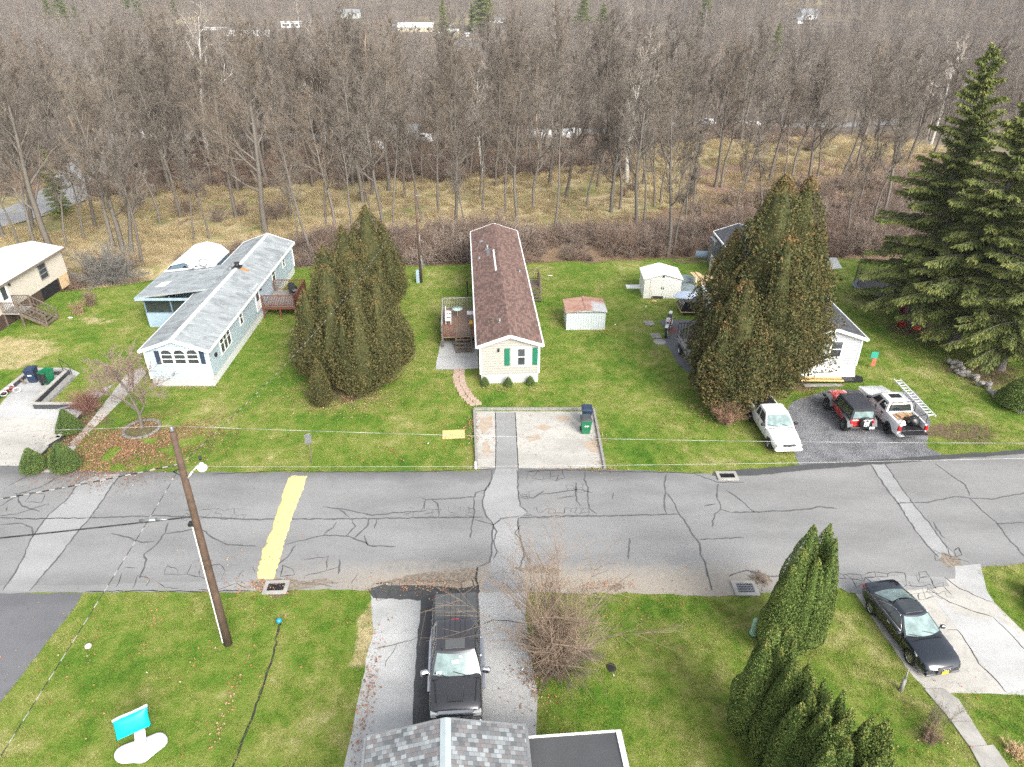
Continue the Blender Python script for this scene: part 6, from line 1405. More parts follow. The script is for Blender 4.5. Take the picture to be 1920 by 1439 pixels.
SP = [spruce(700, 20.6, 6.2, 2.2, 1.5), spruce(701, 19, 6.2, 2.0, 1.5)]
gs = 'tall spruces in the right yard'
put_spruce(SP[0], 'tall spruce whose pointed top shows in the upper right, red toys at its foot', (31.97, 51.9, 0), 1, .3, gs)
put_spruce(SP[1], 'spruce with a bare trunk foot just right of the red toys', (33.2, 47.7, 0), 1.0, 2.0, gs)
put_spruce(SP[1], 'spruce leaning over the stone wall at the right edge', (34.6, 44.2, 0), .86, 4.1, gs)
put_spruce(SP[0], 'spruce farther back at the right edge, behind the topped one', (39.8, 54.5, 0), .98, 5.0, gs)
# far evergreens
FE = [spruce(710, 14, 3.2, .8, .6)]
for k, (px, py, s, sx, lab) in enumerate([(100,58,1.0,1.6,'dark green pine clump on the pale hill field, far left'),(125,56,1.25,1.5,'tallest dark pine on the pale hill field'),(150,60,.8,1.5,'small dark pine right of the clump on the hill field'),(240,30,1.0,1.5,'dark evergreen at the edge of the hill wood'),(262,34,1.1,1.4,'second dark evergreen at the edge of the hill wood'),
    (330,30,.9,1.2,'lone dark evergreen among grey hill trees'),(885,58,.8,1.1,'small dark evergreen left of the big one beyond the yard'),(903,60,1.7,1.3,'big dark evergreen beyond the contractor yard'),(915,58,1.3,1.2,'dark evergreen touching the big one on its right'),
    (1092,72,1.2,1.9,'broad dusky pine in the middle distance behind the sheds'),(1128,78,1.0,1.9,'lower dusky pine right of the broad one'),(1320,42,1.1,1.5,'olive green evergreen in the hill woods'),(1445,150,1.0,1.2,'olive conifer poking from the wood above the big conifers'),(1590,20,1.1,1.3,'dim evergreen near the top of the hill'),(180,8,1.3,1.3,'dark evergreen on the skyline wood at the upper left'),(205,6,1.3,1.3,'second dark evergreen on the skyline wood'),(730,20,1.1,1.3,'dim pine on the hillside above the houses'),(830,22,1.2,1.3,'tall dim pine on the hillside right of the houses'),(1860,30,1.0,1.5,'dim evergreen on the far hill behind the spruce top')]):
    p = GT(px, py); put_spruce(FE[0], lab, (p.x, p.y, p.z-.5), 1, k*1.3, 'far evergreens in the woods', 'evergreen_tree', (s*sx*1.5, s*sx*1.5, s*1.5))
p = GT(118, 408); put_spruce(FE[0], 'dark rusty little spruce beside the curving side road', (p.x, p.y, p.z), .62, 1, None, 'evergreen_tree')

# ornamental bare tree, bushes
om = tree_meshes(800, 5.0, .13, nl=15, l0=.2, spread=.85, up=.35, twl=(10,8,4), lead=False, wob=.2, tw=.007)
p = G(266, 803); make_tree('ornamental_tree', 'small spreading leafless tree growing inside a ring of stones on the leaf-strewn lawn', 'tree', (p.x, p.y, 0), om, (M['bark'], twig_mat('red_grey_twigs', (.2,.14,.12), (.27,.2,.17), .1)), .7)
def bush(seed, n, H, sp, sub=7, r=.02, droop=.15, tw=3, tl=.6):
    gg = np.random.default_rng(seed); big, sm = [], []
    for k in range(n):
        a = gg.uniform(0, 6.28); e = gg.uniform(.1, 1)*sp; d = np.array([math.cos(a)*e, math.sin(a)*e, 1.]); d /= np.linalg.norm(d); p = np.array([gg.normal(0, .15), gg.normal(0, .15), -.1]); L = H*gg.uniform(.55, 1.1)
        for j in range(6):
            d = d+gg.normal(0, .1, 3); d[2] -= droop*.3*np.linalg.norm(d[:2]); d /= np.linalg.norm(d); q = p+d*L/6; big.append([*p, *q, r*(1-j*.15), r*(1-(j+1)*.15)])
            if j > 0:
                for t in range(sub):
                    f = d+gg.normal(0, .5, 3); f /= np.linalg.norm(f); s0 = p+(q-p)*gg.uniform(); l = L*gg.uniform(.1, .25)*tl/.6; s1 = s0+f*l; sm.append([*s0, *s1, r*.4, r*.22])
                    for u in range(tw): h = f+gg.normal(0, .5, 3); h /= np.linalg.norm(h); s2 = s0+(s1-s0)*gg.uniform(); sm.append([*s2, *(s2+h*l*.6), r*.26, r*.14])
            p = q
    V, F = tubes_np(big, 4); V2, F2 = tubes_np(sm, 3); return np_mesh('stems', V, F, True), np_mesh('twigs', V2, F2)
def put_bush(label, px, py, meshes, m1, m2, s=1, group=None):
    p = GT(px, py); o = thing('bare_bush', label, 'bush', tuple(p), 0, group); o.scale = (s,)*3
    for nm, me, mt in zip(('stems', 'twigs'), meshes, (m1, m2)):
        me.materials.append(mt); c = bpy.data.objects.new(nm, me); COL.objects.link(c); c.parent = o
    return o
put_bush('big leafless bush with long orange stems beside the near driveway', 1035, 1262, bush(810, 44, 5.6, .5, 4, .024, .03, 2, .9), M['orange_twig'], M['orange_twig'])
put_bush('low grey tangle of bare twigs at the foot of the orange-stemmed bush', 1050, 1245, bush(811, 50, 1.9, 1.2, 8, .012, .5, 3, .9), M['twig'], M['twig'])
put_bush('wide grey leafless bush between the cream home and the white barn shed', 205, 535, bush(812, 46, 3.9, 1.25, 10, .03, .25, 4, .6), M['bark'], plain('grey_twigs', (.2,.19,.17), .9, .3, 3))
put_bush('small straw coloured bush on the lawn nearest the wooden stairs', 150, 590, bush(813, 60, 1.15, .5, 6, .012, .1, 2), M['plank'], plain('straw_twigs', (.3,.22,.12), .9, .3, 3))
put_bush('small brown bush just behind the straw coloured one', 171, 573, bush(814, 40, 1.35, .4, 6, .012, .1, 2), M['brush'], M['brush'])
put_bush('reddish brown bare bush on the bed between footpath and driveway wall', 168, 772, bush(815, 60, 1.7, .9, 8, .013, .3, 3), M['brush'], twig_mat('red_twigs', (.2,.1,.08), (.27,.15,.12), .1))
put_bush('tan twiggy bush under the big conifer beside the white compact pickup', 1358, 792, bush(816, 80, 1.5, .8, 8, .012, .15, 3), M['orange_twig'], plain('tan_twigs', (.33,.2,.13), .9, .3, 3))
put_bush('tiny bare sapling bush beside the concrete path', 1748, 1362, bush(817, 16, 1.7, .45, 4, .009, .0, 2), M['bark'], M['twig'])
put_bush('withered low bush with a red cloth beside the concrete path', 1742, 1385, bush(818, 50, .75, .8, 5, .008, .2, 2), M['brush'], M['brush'])
put_bush('small heap of brown twigs on the road beside the right storm drain', 1424, 1088, bush(819, 60, .5, 1.5, 4, .008, .3, 2), M['brush'], M['brush'])
# ------------------------------------------------------------ poles and wires
M['pole'] = plain('creosote_pole', (.11,.07,.048), .85, .45, 3, bump=.4)
def V3(p, z=None): return Vector((p[0], p[1], p[2] if z is None else z))
pb = G(428, 1208); TOPZ = 10.7; lean = Vector((.22, 0, 0))
up_ = thing('utility_pole', 'brown wooden utility pole with white street lamp on the near left lawn', 'utility pole', (pb.x, pb.y, 0))
m = MB(); P = [lean*(z/TOPZ)+Vector((0, 0, z)) for z in (0, 2.5, 5, 7.5, TOPZ)]; m.loft([[(q.x+r*math.cos(a), q.y+r*math.sin(a), q.z) for a in [2*PI*k/14 for k in range(14)]] for q, r in zip(P, (.17, .155, .145, .13, .105))]); m.build('pole', M['pole'], up_)
def onpole(z, dx=0, dy=0): q = lean*(z/TOPZ); return Vector((q.x+dx, q.y+dy, z))
m = MB(); m.bar(onpole(.1, -.2), onpole(6.6, -.17), .06, .05); m.build('conduit', M['sticker'], up_)
m = MB(); m.lathe([(0, 0), (.07, 0), (.09, .06), (.05, .12), (.06, .18), (0, .2)], 10, 'z', tuple(onpole(TOPZ))); m.build('insulator', M['steel'], up_)
m = MB(); m.path([onpole(8.7, .12), onpole(9.0, .35), onpole(9.25, .6)], .03, 6); m.build('lamp_arm', M['sticker'], up_)
m = MB(); m.lathe([(.0, .22), (.07, .2), (.08, .12), (.13, .08), (.17, .02), (.17, -.06), (.12, -.12), (0, -.13)], 14, 'z', tuple(onpole(9.15, .72))); m.build('street_lamp', M['white'], up_)
m = MB(); m.tube(onpole(9.5, .72), onpole(9.62, .72), .05).cut(); m.box(onpole(6.9).x-.3, onpole(6.9).x-.1, -.1, .1, 6.5, 6.62); m.cut(); m.path([onpole(8.8, -.12), onpole(8.9, -.4, .1), onpole(9.1, -.1)], .02); m.build('bracket', M['black'], up_)
p2 = G(790, 530); H2 = 8.4
u2 = thing('utility_pole', 'thin dark utility pole with meter boxes behind the left conifers', 'utility pole', (p2.x, p2.y, 0))
MB().loft([[(r*math.cos(a), r*math.sin(a), z) for a in [2*PI*k/10 for k in range(10)]] for z, r in ((0, .13), (H2, .085))]).build('pole', M['pole'], u2)
m = MB(); m.bbox(.1, .3, -.2, .05, 1.4, 2.1, .02); m.build('meter_box', M['steel'], u2); m = MB(); m.bbox(-.42, -.14, -.22, .1, .0, 1.2, .02); m.build('cabinet', M['bluegrey'], u2)
m = MB(); m.path([(.13, -.05, .2), (.13, -.05, 2.6), (.1, -.05, 4.5)], .025); m.build('conduit', M['steel'], u2); m = MB(); m.path([(-.25, 0, 7.9), (.25, 0, 7.9)], .04); m.build('crossarm', M['steel'], u2)
t = NT('twisted_cable'); s_ = t.sep(t.pos()); M['wire_twist'] = t.out(t.mix(t.math('LESS_THAN', t.math('FRACT', t.math('MULTIPLY', t.math('ADD', s_[0], t.math('MULTIPLY', s_[1], .8)), 2.1)), .45), (.03,.03,.03), (.26,.26,.25)), .5)
def wire(label, A, B, sag, r, mat, n=26, twist=None):
    A, B = Vector(A), Vector(B); pts = []
    for i in range(n+1): t = i/n; p = A.lerp(B, t); p.z -= sag*4*t*(1-t); pts.append(p)
    m = MB(); m.path(pts, r*(1.25 if twist else 1), 5); o = m.build('overhead_wire', M['wire_twist'] if twist else mat); tag(o, label, 'wire', 'overhead wires')
    return o
def W_(z, dx=0): return Vector((pb.x, pb.y, 0))+onpole(z, dx)
M['wire_grey'] = plain('bare_wire', (.45,.45,.44), .4, .1, 2, metal=.3); M['wire_black'] = plain('black_cable', (.02,.02,.02), .6, .2, 2)
wire('bare upper wire running right from the top of the near pole across the whole street', W_(10.92), (pb.x+62, pb.y+.2, 10.85), .75, .0065, M['wire_grey'])
wire('bare upper wire running left from the top of the near pole', W_(10.92), (pb.x-30, pb.y, 10.5), .25, .0065, M['wire_grey'])
wire('bare lower wire running right from the lamp height of the near pole', W_(9.2, .1), (pb.x+62, pb.y+1.6, 9.9), .55, .006, M['wire_grey'])
A = W_(9.3, -.1); q = G(0, 925, 8.9); wire('thick black twisted cable running left from below the pole top', A, A+(q-A)*3.4+Vector((0, 0, .6)), .5, .02, M['wire_black'], twist=True)
A = W_(6.9, -.1); q = G(0, 1004, 6.7); wire('black telephone cable running left with a grey splice case', A, A+(q-A)*3.2, .15, .03, M['wire_black'])
sc1 = A+(G(275, 977, 6.85)-A)*1.0
m = MB(); m.tube(sc1+Vector((-.25, 0, 0)), sc1+Vector((.35, .02, .04)), .07, .07, 8).tube(sc1+Vector((.35, .02, .04)), sc1+Vector((.75, .05, .02)), .045, .03, 8); tag(m.build('splice_case', M['steel']), 'grey cylindrical splice case hanging on the telephone cable', 'splice case')
A = W_(9.1, -.1); q = G(0, 1412, 8.0); wire('long twisted cable running from the pole towards the near left corner', A, A+(q-A)*1.5, .1, .009, M['wire_black'], twist=True)
wire('twisted service cable from the near pole over the lawn to the far thin pole', W_(9.4, .1), (p2.x, p2.y, 8.2), 1.3, .009, M['wire_black'], 40, twist=True)

# ------------------------------------------------------------ bins
def bin_(label, x, y, rz, body, lid, open_=False, z=0.0):
    o = thing('wheelie_bin', label, 'bin', (x, y, z), rz, 'wheelie bins')
    m = MB(); m.loft([[(sx*w, sy*d+dy, zz) for sx, sy in ((-1,-1),(1,-1),(1,1),(-1,1))] for zz, w, d, dy in ((.06,.23,.24,.02),(.55,.27,.3,0),(.98,.31,.36,0),(1.0,.33,.38,0),(1.04,.33,.38,0))], cap=not open_, smooth=False)
    if open_: m.add([(-.23,-.22,.1),(.23,-.22,.1),(.23,.26,.1),(-.23,.26,.1)], [(0,1,2,3)])
    m.build('body', body, o)
    if not open_: m = MB(); m.bbox(-.32,.32,-.4,.36,1.035,1.1,.025).bbox(-.24,.24,-.3,.26,1.095,1.125,.015); m.build('lid', lid, o)
    else: m = MB(); m.bbox(-.3,.3,.42,.47,.3,1.0,.015); m.build('lid', lid, o)
    for sx in (-1, 1): m = MB(); m.at((sx*.27, .3, .13), rz=R(90)); m.lathe([(0,-.03),(.13,-.03),(.13,.03),(0,.03)], 14, 'y'); m.build('wheel', M['black'], o)
    m = MB(); m.path([(-.25,.36,1.0),(-.25,.46,1.02),(.25,.46,1.02),(.25,.36,1.0)], .018); m.build('handle', body, o)
    MB().box(-.12,.12,-.335,-.325,.62,.7).build('sticker', M['sticker'], o); return o
p = G(62, 719); bin_('navy lidded bin at the head of the left driveway', p.x, p.y+.2, R(8), M['navy'], M['navy'])
p = G(92, 721); bin_('open green bin at the head of the left driveway, right of the navy one', p.x, p.y+.1, R(170), M['green'], M['black'], True)
p = G(1099, 792); bin_('navy bin behind the green one in the corner of the centre driveway', p.x, p.y, R(-3), M['navy'], M['navy'])
p = G(1098, 814); bin_('green bin with dark grey lid in the corner of the centre driveway', p.x, p.y+.15, R(3), M['green'], plain('grey_lid', (.06,.065,.07), .5))

# ------------------------------------------------------------ walls and edgings
M['blockdark'] = siding('dark_timber_wall', (.05,.055,.062), .15, 2, .3, .6); M['capstone'] = plain('pale_capstone', (.4,.385,.35), .9, .3, 2)
def lowwall(name, label, pts, h, w, face, cap, cat='wall', group=None, capw=1.25):
    P = [G(*p) for p in pts]; o = thing(name, label, cat, tuple(P[0]), 0, group); m = MB(); c = MB(); b = P[0]
    for a, q in zip(P[:-1], P[1:]):
        d = (q-a).normalized()*w*.5; m.bar(a-b-d*.0+Vector((0,0,h/2)), q-b+d*.0+Vector((0,0,h/2)), w, h); c.bar(a-b-d+Vector((0,0,h+.025)), q-b+d+Vector((0,0,h+.025)), w*capw, .05)
    m.build('wall_face', face, o); 
    if cap: c.build('cap', cap, o)
    return o
gw = 'low retaining walls of the left driveway'
lowwall('retaining_wall', 'low dark wall with pale cap across the left driveway below the blue plank', [(66,766),(153,766)], .36, .2, M['blockdark'], M['capstone'], group=gw)
lowwall('retaining_wall', 'low timber wall with pale cap from the handrail down to the driveway corner', [(130,703),(66,764)], .42, .2, M['blockdark'], M['capstone'], group=gw)
lowwall('retaining_wall', 'stepped log edging on the lawn side of the timber wall', [(136,708),(82,762)], .2, .45, M['greywood'], None, group=gw)
lowwall('retaining_wall', 'low dark wall along the left side of the driveway behind the child bicycle', [(52,706),(-60,795)], .3, .18, M['blockdark'], M['capstone'], group=gw)
lowwall('retaining_wall', 'low wall between driveway and shrub bed beside the pointed shrub', [(152,782),(112,828),(88,843)], .3, .2, M['blockdark'], M['capstone'], group=gw)
lowwall('retaining_wall', 'low wall end stepping down to the street between the two round shrubs', [(88,845),(52,882)], .22, .2, M['blockdark'], M['capstone'], group=gw)
lowwall('retaining_wall', 'short wall behind the two bins at the driveway head', [(52,705),(128,702)], .3, .15, M['blockdark'], M['greywood'], group=gw)
ge = 'timber edgings of the centre driveway'
for pts, lab in (([(889,770),(894,878)],'weathered timber edging along the left side of the centre driveway'),([(889,769),(1112,769)],'weathered timber edging across the head of the centre driveway'),([(1113,769),(1134,880)],'weathered timber edging along the right side of the centre driveway, past the bins')):
    lowwall('timber_edging', lab, pts, .16, .14, M['greywood'], None, 'edging', ge)
for (x, y, h, lab) in ((892,880,.5,'short broken post at the street end of the left timber edging'),):
    p = G(x, y); tag(MB().box(-.05,.05,-.05,.05,0,h).build('post', M['white'], None, tuple(p)), lab, 'post')
# stone ring
p = G(266, 806); o = thing('stone_ring', 'ring of grey edging stones around the ornamental tree', 'stone ring', tuple(p)); rr = random.Random(3)
for k in range(20):
    a = 2*PI*k/20; m = MB(); m.at((1.02*math.cos(a), 1.02*math.sin(a), 0), rz=a); m.bbox(-.1, .1, -.15, .15, -.02, .13+rr.uniform(-.02, .03), .03); m.build('stone', plain('dull_stone', (.2,.185,.165), .95, .4, 3) if k == 0 else bpy.data.materials['dull_stone'], o)
tag(sheet('mulch_bed', [(p.x+.95*math.cos(2*PI*k/20), p.y+.95*math.sin(2*PI*k/20)) for k in range(20)], .03, plain('mulch', (.13,.11,.05), .95, .5, 5), amp=0, cut=False), kind='structure')
# rough stone wall at the right
def rock(m, c, s, rnd):
    vs = []; 
    for z, k in ((-1,.7),(-.3,1),(.4,.95),(1,.55)):
        for i in range(6): a = i*PI/3+rnd.uniform(-.25,.25); r = k*rnd.uniform(.8,1.1); vs.append((c[0]+s[0]*r*math.cos(a), c[1]+s[1]*r*math.sin(a), c[2]+s[2]*z*rnd.uniform(.85,1.1)))
    m.add(vs, [tuple(range(5,-1,-1)), tuple(range(18,24))]+[(j*6+i, j*6+(i+1)%6, (j+1)*6+(i+1)%6, (j+1)*6+i) for j in range(3) for i in range(6)])
A, B = G(1785, 688), G(1905, 768); o = thing('stone_wall', 'rough dry stone wall tumbling down under the spruces at the right edge', 'stone wall', tuple(A)); rr = random.Random(8)
for i in range(44):
    t = rr.random(); q = A.lerp(B, t)-A; z = rr.choice((.12, .12, .34)); m = MB(); rock(m, (q.x+rr.uniform(-.35,.35), q.y+rr.uniform(-.35,.35), z), (rr.uniform(.15,.3), rr.uniform(.13,.22), rr.uniform(.1,.16)), rr); m.build('stone', M['stone'], o)
p = G(1916, 773); tag(MB().bbox(-.4,.4,-.2,.2,0,.18,.03).build('stone_block', M['concrete'], None, tuple(p)), 'pale rectangular stone block beside the dark round shrub', 'stone')
# storm drains
for k, (px, py, w, d, ang, lab) in enumerate([(1363,894,1.15,.75,R(0),'storm drain with rusty grate at the far kerb below the white compact pickup'),(1397,1105,1.1,.9,R(0),'storm drain with square grid grate and concrete collar at the near kerb on the right'),(518,1103,1.1,.8,R(2),'leaf-choked storm drain at the near kerb below the yellow hump')]):
    p = G(px, py); o = thing('storm_drain', lab, 'drain', (p.x, p.y, .02), ang, 'storm drains')
    m = MB(); f = .17; m.box(-w/2,w/2,-d/2,-d/2+f,0,.07).box(-w/2,w/2,d/2-f,d/2,0,.07).box(-w/2,-w/2+f,-d/2+f,d/2-f,0,.07).box(w/2-f,w/2,-d/2+f,d/2-f,0,.07); m.build('collar', M['concrete'], o)
    MB().box(-w/2+f,w/2-f,-d/2+f,d/2-f,.0,.012).build('pit_shade', M['dark'], o); m = MB()  # flat near-black plate: the shade below the grate is put into its colour
    for i in range(11): x = -w/2+f+(w-2*f)*(i+.5)/11; m.box(x-.012,x+.012,-d/2+f,d/2-f,.03,.06)
    for j in range(1, 4): y = -d/2+f+(d-2*f)*j/4; m.box(-w/2+f,w/2-f,y-.015,y+.015,.028,.058)
    m.build('grate', M['black'] if k != 1 else M['steel'], o)
# brick path from the patio to the driveway
path = [(861,695),(860,708),(863,720),(868,732),(876,744),(886,754),(898,762)]; P = [G(*q) for q in path]; m = MB(); L = []
for a, b in zip(P[:-1], P[1:]):
    n = max(1, round((b-a).length/.33)); L += [a.lerp(b, j/n) for j in range(n)]
L.append(P[-1]); rr = random.Random(2)
for i, q in enumerate(L[:-1]):
    d = (L[i+1]-q).normalized(); ang = math.atan2(d.y, d.x)+PI/2
    for sx in (-1, 1): m.at((q.x, q.y, .0), rz=ang*.35+rr.uniform(-.04,.04)); off = rr.uniform(-.04,.04); m.box(sx*.21-.195+off, sx*.21+.195+off, -.15, .15, 0, .045)
tag(m.build('paver_path', plain('pink_pavers', (.45,.33,.26), .85, .2, 1.6)), kind='structure')

# ------------------------------------------------------------ small things on the lawns
p = G(850, 822); o = thing('plywood_sheet', 'yellow plywood sheet lying on the lawn beside the centre driveway', 'board', (p.x-.0, p.y+.35, .03), R(5))
MB().box(-.68,.68,-.45,-.01,0,.03).box(-.68,.68,.01,.45,0,.03).build('board', M['ply'], o)
p = G(585, 868); o = thing('road_sign', 'road sign on thin dark post seen from the back at the lawn edge', 'sign', tuple(p), R(35))
m = MB(); m.bar((0,0,0),(0,0,2.05),.05,.05); m.build('post', M['wood'], o); MB().bbox(-.19,.19,-.05,-.03,1.35,2.0,.008).build('sign_plate', M['steel'], o)
p = G(1412, 1190); o = thing('utility_pedestal', 'pale green cylindrical utility pedestal beside the lone tall arborvitae', 'pedestal', tuple(p)); m = MB(); m.lathe([(0,0),(.17,0),(.17,.12),(.14,.16),(.135,.82),(.11,.9),(0,.92)], 18); m.build('housing', plain('pale_green', (.33,.52,.38), .5), o); m = MB(); m.lathe([(.175,.0),(.185,.0),(.185,.05),(.17,.06)], 18); m.build('base_ring', M['green'], o)
p = G(525, 1172); o = thing('gazing_ball', 'shiny blue garden ball at the top of the dark ditch line in the lawn', 'ornament', tuple(p)); m = MB(); m.ball((0,0,.26),.12,10); m.build('ball', plain('blue_gloss', (.02,.3,.5), .1), o); MB().tube((0,0,0),(0,0,.16),.03).build('stake', M['black'], o)
p = G(168, 1218); o = thing('garden_light', 'round white garden light on a stake in the near left lawn', 'ornament', tuple(p)); m = MB(); m.ball((0,0,.2),.13,10,.7); m.build('globe', M['white'], o); MB().tube((0,0,0),(0,0,.14),.015).build('stake', M['steel'], o)
for k, (x, y, s, lab) in enumerate([(276,1263,.1,'small white scrap on the near lawn between light and inflatable'),(132,597,.55,'white strip lying on the lawn near the straw coloured bush'),(1031,518,.5,'white strip lying on the grass beyond the metal shed'),(1153,610,.2,'small white scrap beside the metal shed'),(803,833,.15,'white scrap on the lawn left of the plywood'),(1211,578,.18,'white bucket-sized block on the lawn in front of the resin shed'),(980,1256,.16,'white crumpled cup beside the near bare bush'),(1330,705,.3,'pale offcut lying under the conifer by the dark pad'),(1150,1268,.13,'white scrap beside the dark hole in the near right lawn')]):
    p = G(x, y); o = lumpy('litter_scrap', lab, 'scrap', (p.x, p.y, .03), (s*.5, s*.22, .06 if k != 5 else .2), M['white'], 40+k, R(-30+k*17), 'white scraps lying on the grass', 8, .2)
# ditch line in the near left lawn
m = MB(); ribbon(m, [(528,1165),(520,1190),(515,1215),(508,1245),(497,1275),(488,1300),(478,1330),(466,1360),(452,1395),(436,1439),(420,1480)], .1, .006, 4, jit=.05); tag(m.build('ditch', plain('ditch_soil', (.03,.03,.022), .95, .5, 6)), kind='structure'); 
# inflatable sign: base, pillar and pillow-like panel (the figures are left out)
pc = G(272, 1412); o = thing('inflatable_sign', 'white inflatable stand with turquoise pillow-shaped panel on the near left lawn', 'inflatable', (pc.x, pc.y, 0), 0)
outl = [(217,1432),(212,1418),(222,1405),(240,1398),(262,1390),(285,1383),(300,1375),(312,1378),(318,1390),(312,1402),(295,1412),(283,1424),(268,1436),(248,1432),(232,1436)]
PB = [G(a, b)-pc for a, b in outl]; n = len(PB); c0 = sum(PB, Vector())/n
rg = lambda k, z: [(c0.x+(q.x-c0.x)*k, c0.y+(q.y-c0.y)*k, z) for q in PB]
b = MB().loft([rg(.93, .0), rg(1.0, .06), rg(.98, .13), rg(.85, .19), rg(.4, .22)]).build('base', M['white'], o); sm_ = b.modifiers.new('s', 'SUBSURF'); sm_.levels = sm_.render_levels = 2
m = MB(); A = G(264, 1402)-pc; B = G(262, 1372, 1.15)-pc; m.loft([[(q.x+r*math.cos(t), q.y+r*.7*math.sin(t), q.z) for t in [2*PI*k/14 for k in range(14)]] for q, r in ((A, .26), (A.lerp(B, .4), .2), (B, .19))]); m.build('pillar', M['white'], o)
cq = G(247, 1357, 1.55)-pc; m = MB(); N = 16; vs = []
for s in (-1, 1):
    for j in range(N+1):
        for i in range(N+1):
            u, v = i/N*2-1, j/N*2-1; e = (1-abs(u)**3)*(1-abs(v)**3); pin = 1+.1*(u*u*v*v)-.05*(u*u+v*v-1)
            vs.append((u*.56*pin, s*.15*e**.6, v*.37*pin+u*.12))
K = (N+1)**2; fs = []
for s in (0, 1):
    for j in range(N):
        for i in range(N): a = s*K+j*(N+1)+i; fs.append((a, a+1, a+N+2, a+N+1))
m.at(tuple(cq), rz=R(18), rx=R(-22)); m.add(vs, fs, True); m.build('panel', plain('turquoise_fabric', (.0,.62,.66), .45, .1, 3), o)
m = MB(); m.at(tuple(cq), rz=R(18), rx=R(-22)); m.path([(-.58,0.02,.25),(-.3,.03,.33),(0,.03,.37),(.3,.03,.44),(.58,.02,.52)], .05, 8); m.build('top_edge', M['white'], o)
# toys, bicycle, planks at the left driveway
p = G(22, 742); bk = thing('child_bicycle', 'small pink and white child bicycle lying at the driveway wall', 'bicycle', (p.x, p.y, .05), R(40))
for x in (-.38, .38): m = MB(); m.at((x, 0, .24), rx=R(18)); m.lathe([(.2,-.02),(.23,-.01),(.23,.01),(.2,.02)], 16, 'y'); m.build('wheel', M['white'], bk)
m = MB(); m.path([(-.38,0,.24),(-.1,.0,.5),(.3,0,.5),(.38,0,.24)], .02).path([(-.1,0,.5),(.05,0,.24),(.3,0,.5)], .02); m.build('frame', plain('pink', (.6,.15,.2), .4), bk); m = MB(); m.path([(.2,-.2,.7),(.3,0,.68),(.2,.2,.7)], .018).tube((.3,0,.5),(.3,0,.68),.015); m.build('handlebar', M['white'], bk); MB().bbox(-.22,0,-.07,.07,.52,.58,.02).build('seat', M['white'], bk)
p = G(124, 772); m = MB(); m.at((p.x, p.y, .28), rz=R(70), rx=0, ry=R(16)); m.bbox(-.42,.42,-.09,.09,0,.05,.01); tag(m.build('plank', plain('blue_grey_plank', (.25,.33,.4), .7)), 'short blue-grey plank leaning over the low driveway wall', 'plank')
p = G(42, 718); m = MB(); m.at((p.x, p.y, .2), rz=R(-35), ry=R(8)); m.bbox(-.55,.55,-.07,.07,0,.04,.01); tag(m.build('plank', M['wood']), 'brown plank lying over the wall left of the navy bin', 'plank')
hq = G(122, 706); o = thing('handrail', 'thin black metal handrail beside the steps above the bins', 'handrail', tuple(hq)); m = MB(); d = G(137, 708)-hq; m.path([(0,0,0),(0,0,1.35),tuple(d+Vector((0,0,.95))),tuple(d)], .025).path([(0,0,.7),tuple(d+Vector((0,0,.45)))], .018); m.build('rail', M['black'], o)
# ------------------------------------------------------------ junk beside the grey home
M['tarp'] = plain('grey_tarp', (.2,.25,.26), .4, .25, 2.5); M['tarpblue'] = plain('pale_blue_tarp', (.5,.58,.7), .4, .25, 2.5)
p = G(1291, 558); lumpy('tarped_pile', 'heap under a grey-green tarp right of the resin shed', 'tarped pile', (p.x, p.y+.3, 0), (1.15, 1.0, 1.05), M['tarp'], 5, n=16, amp=.22)
p = G(1284, 533); lumpy('tarped_pile', 'smaller tarped heap behind the resin shed', 'tarped pile', (p.x, p.y, 0), (1.0, .8, .8), M['tarp'], 6, n=16, amp=.2)
p = G(1303, 600); o = thing('truck_cap', 'black truck bed cap standing on a wooden base behind the motorcycle', 'truck cap', (p.x-.1, p.y+1.5, 0), R(0))
MB().loft([[(sx*w, y0+(sy*.9), z) for sx, sy in ((-1,-1),(1,-1),(1,1),(-1,1))] for z, w, y0 in ((.45,.95,0),(.5,.97,0),(1.2,.72,.1),(1.25,.68,.1))], smooth=False).build('cap', M['bagblack'], o); MB().bbox(-.95,.95,-.85,.85,.3,.45,.02).build('timber_base', M['plank'], o)
m = MB(); [m.box(x-.06,x+.06,y-.06,y+.06,0,.3) for x in (-.8,.8) for y in (-.7,.7)]; m.build('leg', M['wood'], o, each=True)
lumpy('crumpled_tarp', 'crumpled white and pale blue tarp lying on the black truck cap', 'tarp', (p.x-.5, p.y+2.0, 1.2), (1.1, .75, .3), M['tarpblue'], 9, R(15), n=16, amp=.3)
def planks(label, name, n, A, B, sp, z, mat=None, w=.14, cat='lumber pile'):
    A, B = Vector(A), Vector(B); o = thing(name, label, cat, tuple(A)); d = (B-A); nrm = Vector((-d.y, d.x, 0)).normalized(); rr = random.Random(n)
    for i in range(n): off = nrm*(i-(n-1)/2)*sp; j = Vector((rr.uniform(-.1,.1), rr.uniform(-.1,.1), rr.uniform(0,.06))); m = MB(); m.bar(off+j, d+off+j*.3+nrm*rr.uniform(-.12,.12), w, .05); m.build('board', mat or M['plank'], o)
    return o
a, b = G(1303, 512, 1.3), G(1336, 548, 1.3); planks('stack of fresh pale boards lying over the junk heap, left bundle', 'lumber_pile', 5, a, b, .2, 1.3)
a, b = G(1322, 518, 1.6), G(1352, 536, 1.9); planks('fresh pale boards resting on the black canopy', 'lumber_pile', 5, a, b, .28, 1.6)
a, b = G(1306, 560, 0), G(1305, 520, 1.7); planks('upright pale board leaning between tarp and canopy', 'lumber', 1, a, b, .2, 0)
a, b = G(1315, 575, .2), G(1312, 556, 1.5); planks('short pale board leaning on the black truck cap', 'lumber', 2, a, b, .2, 0)
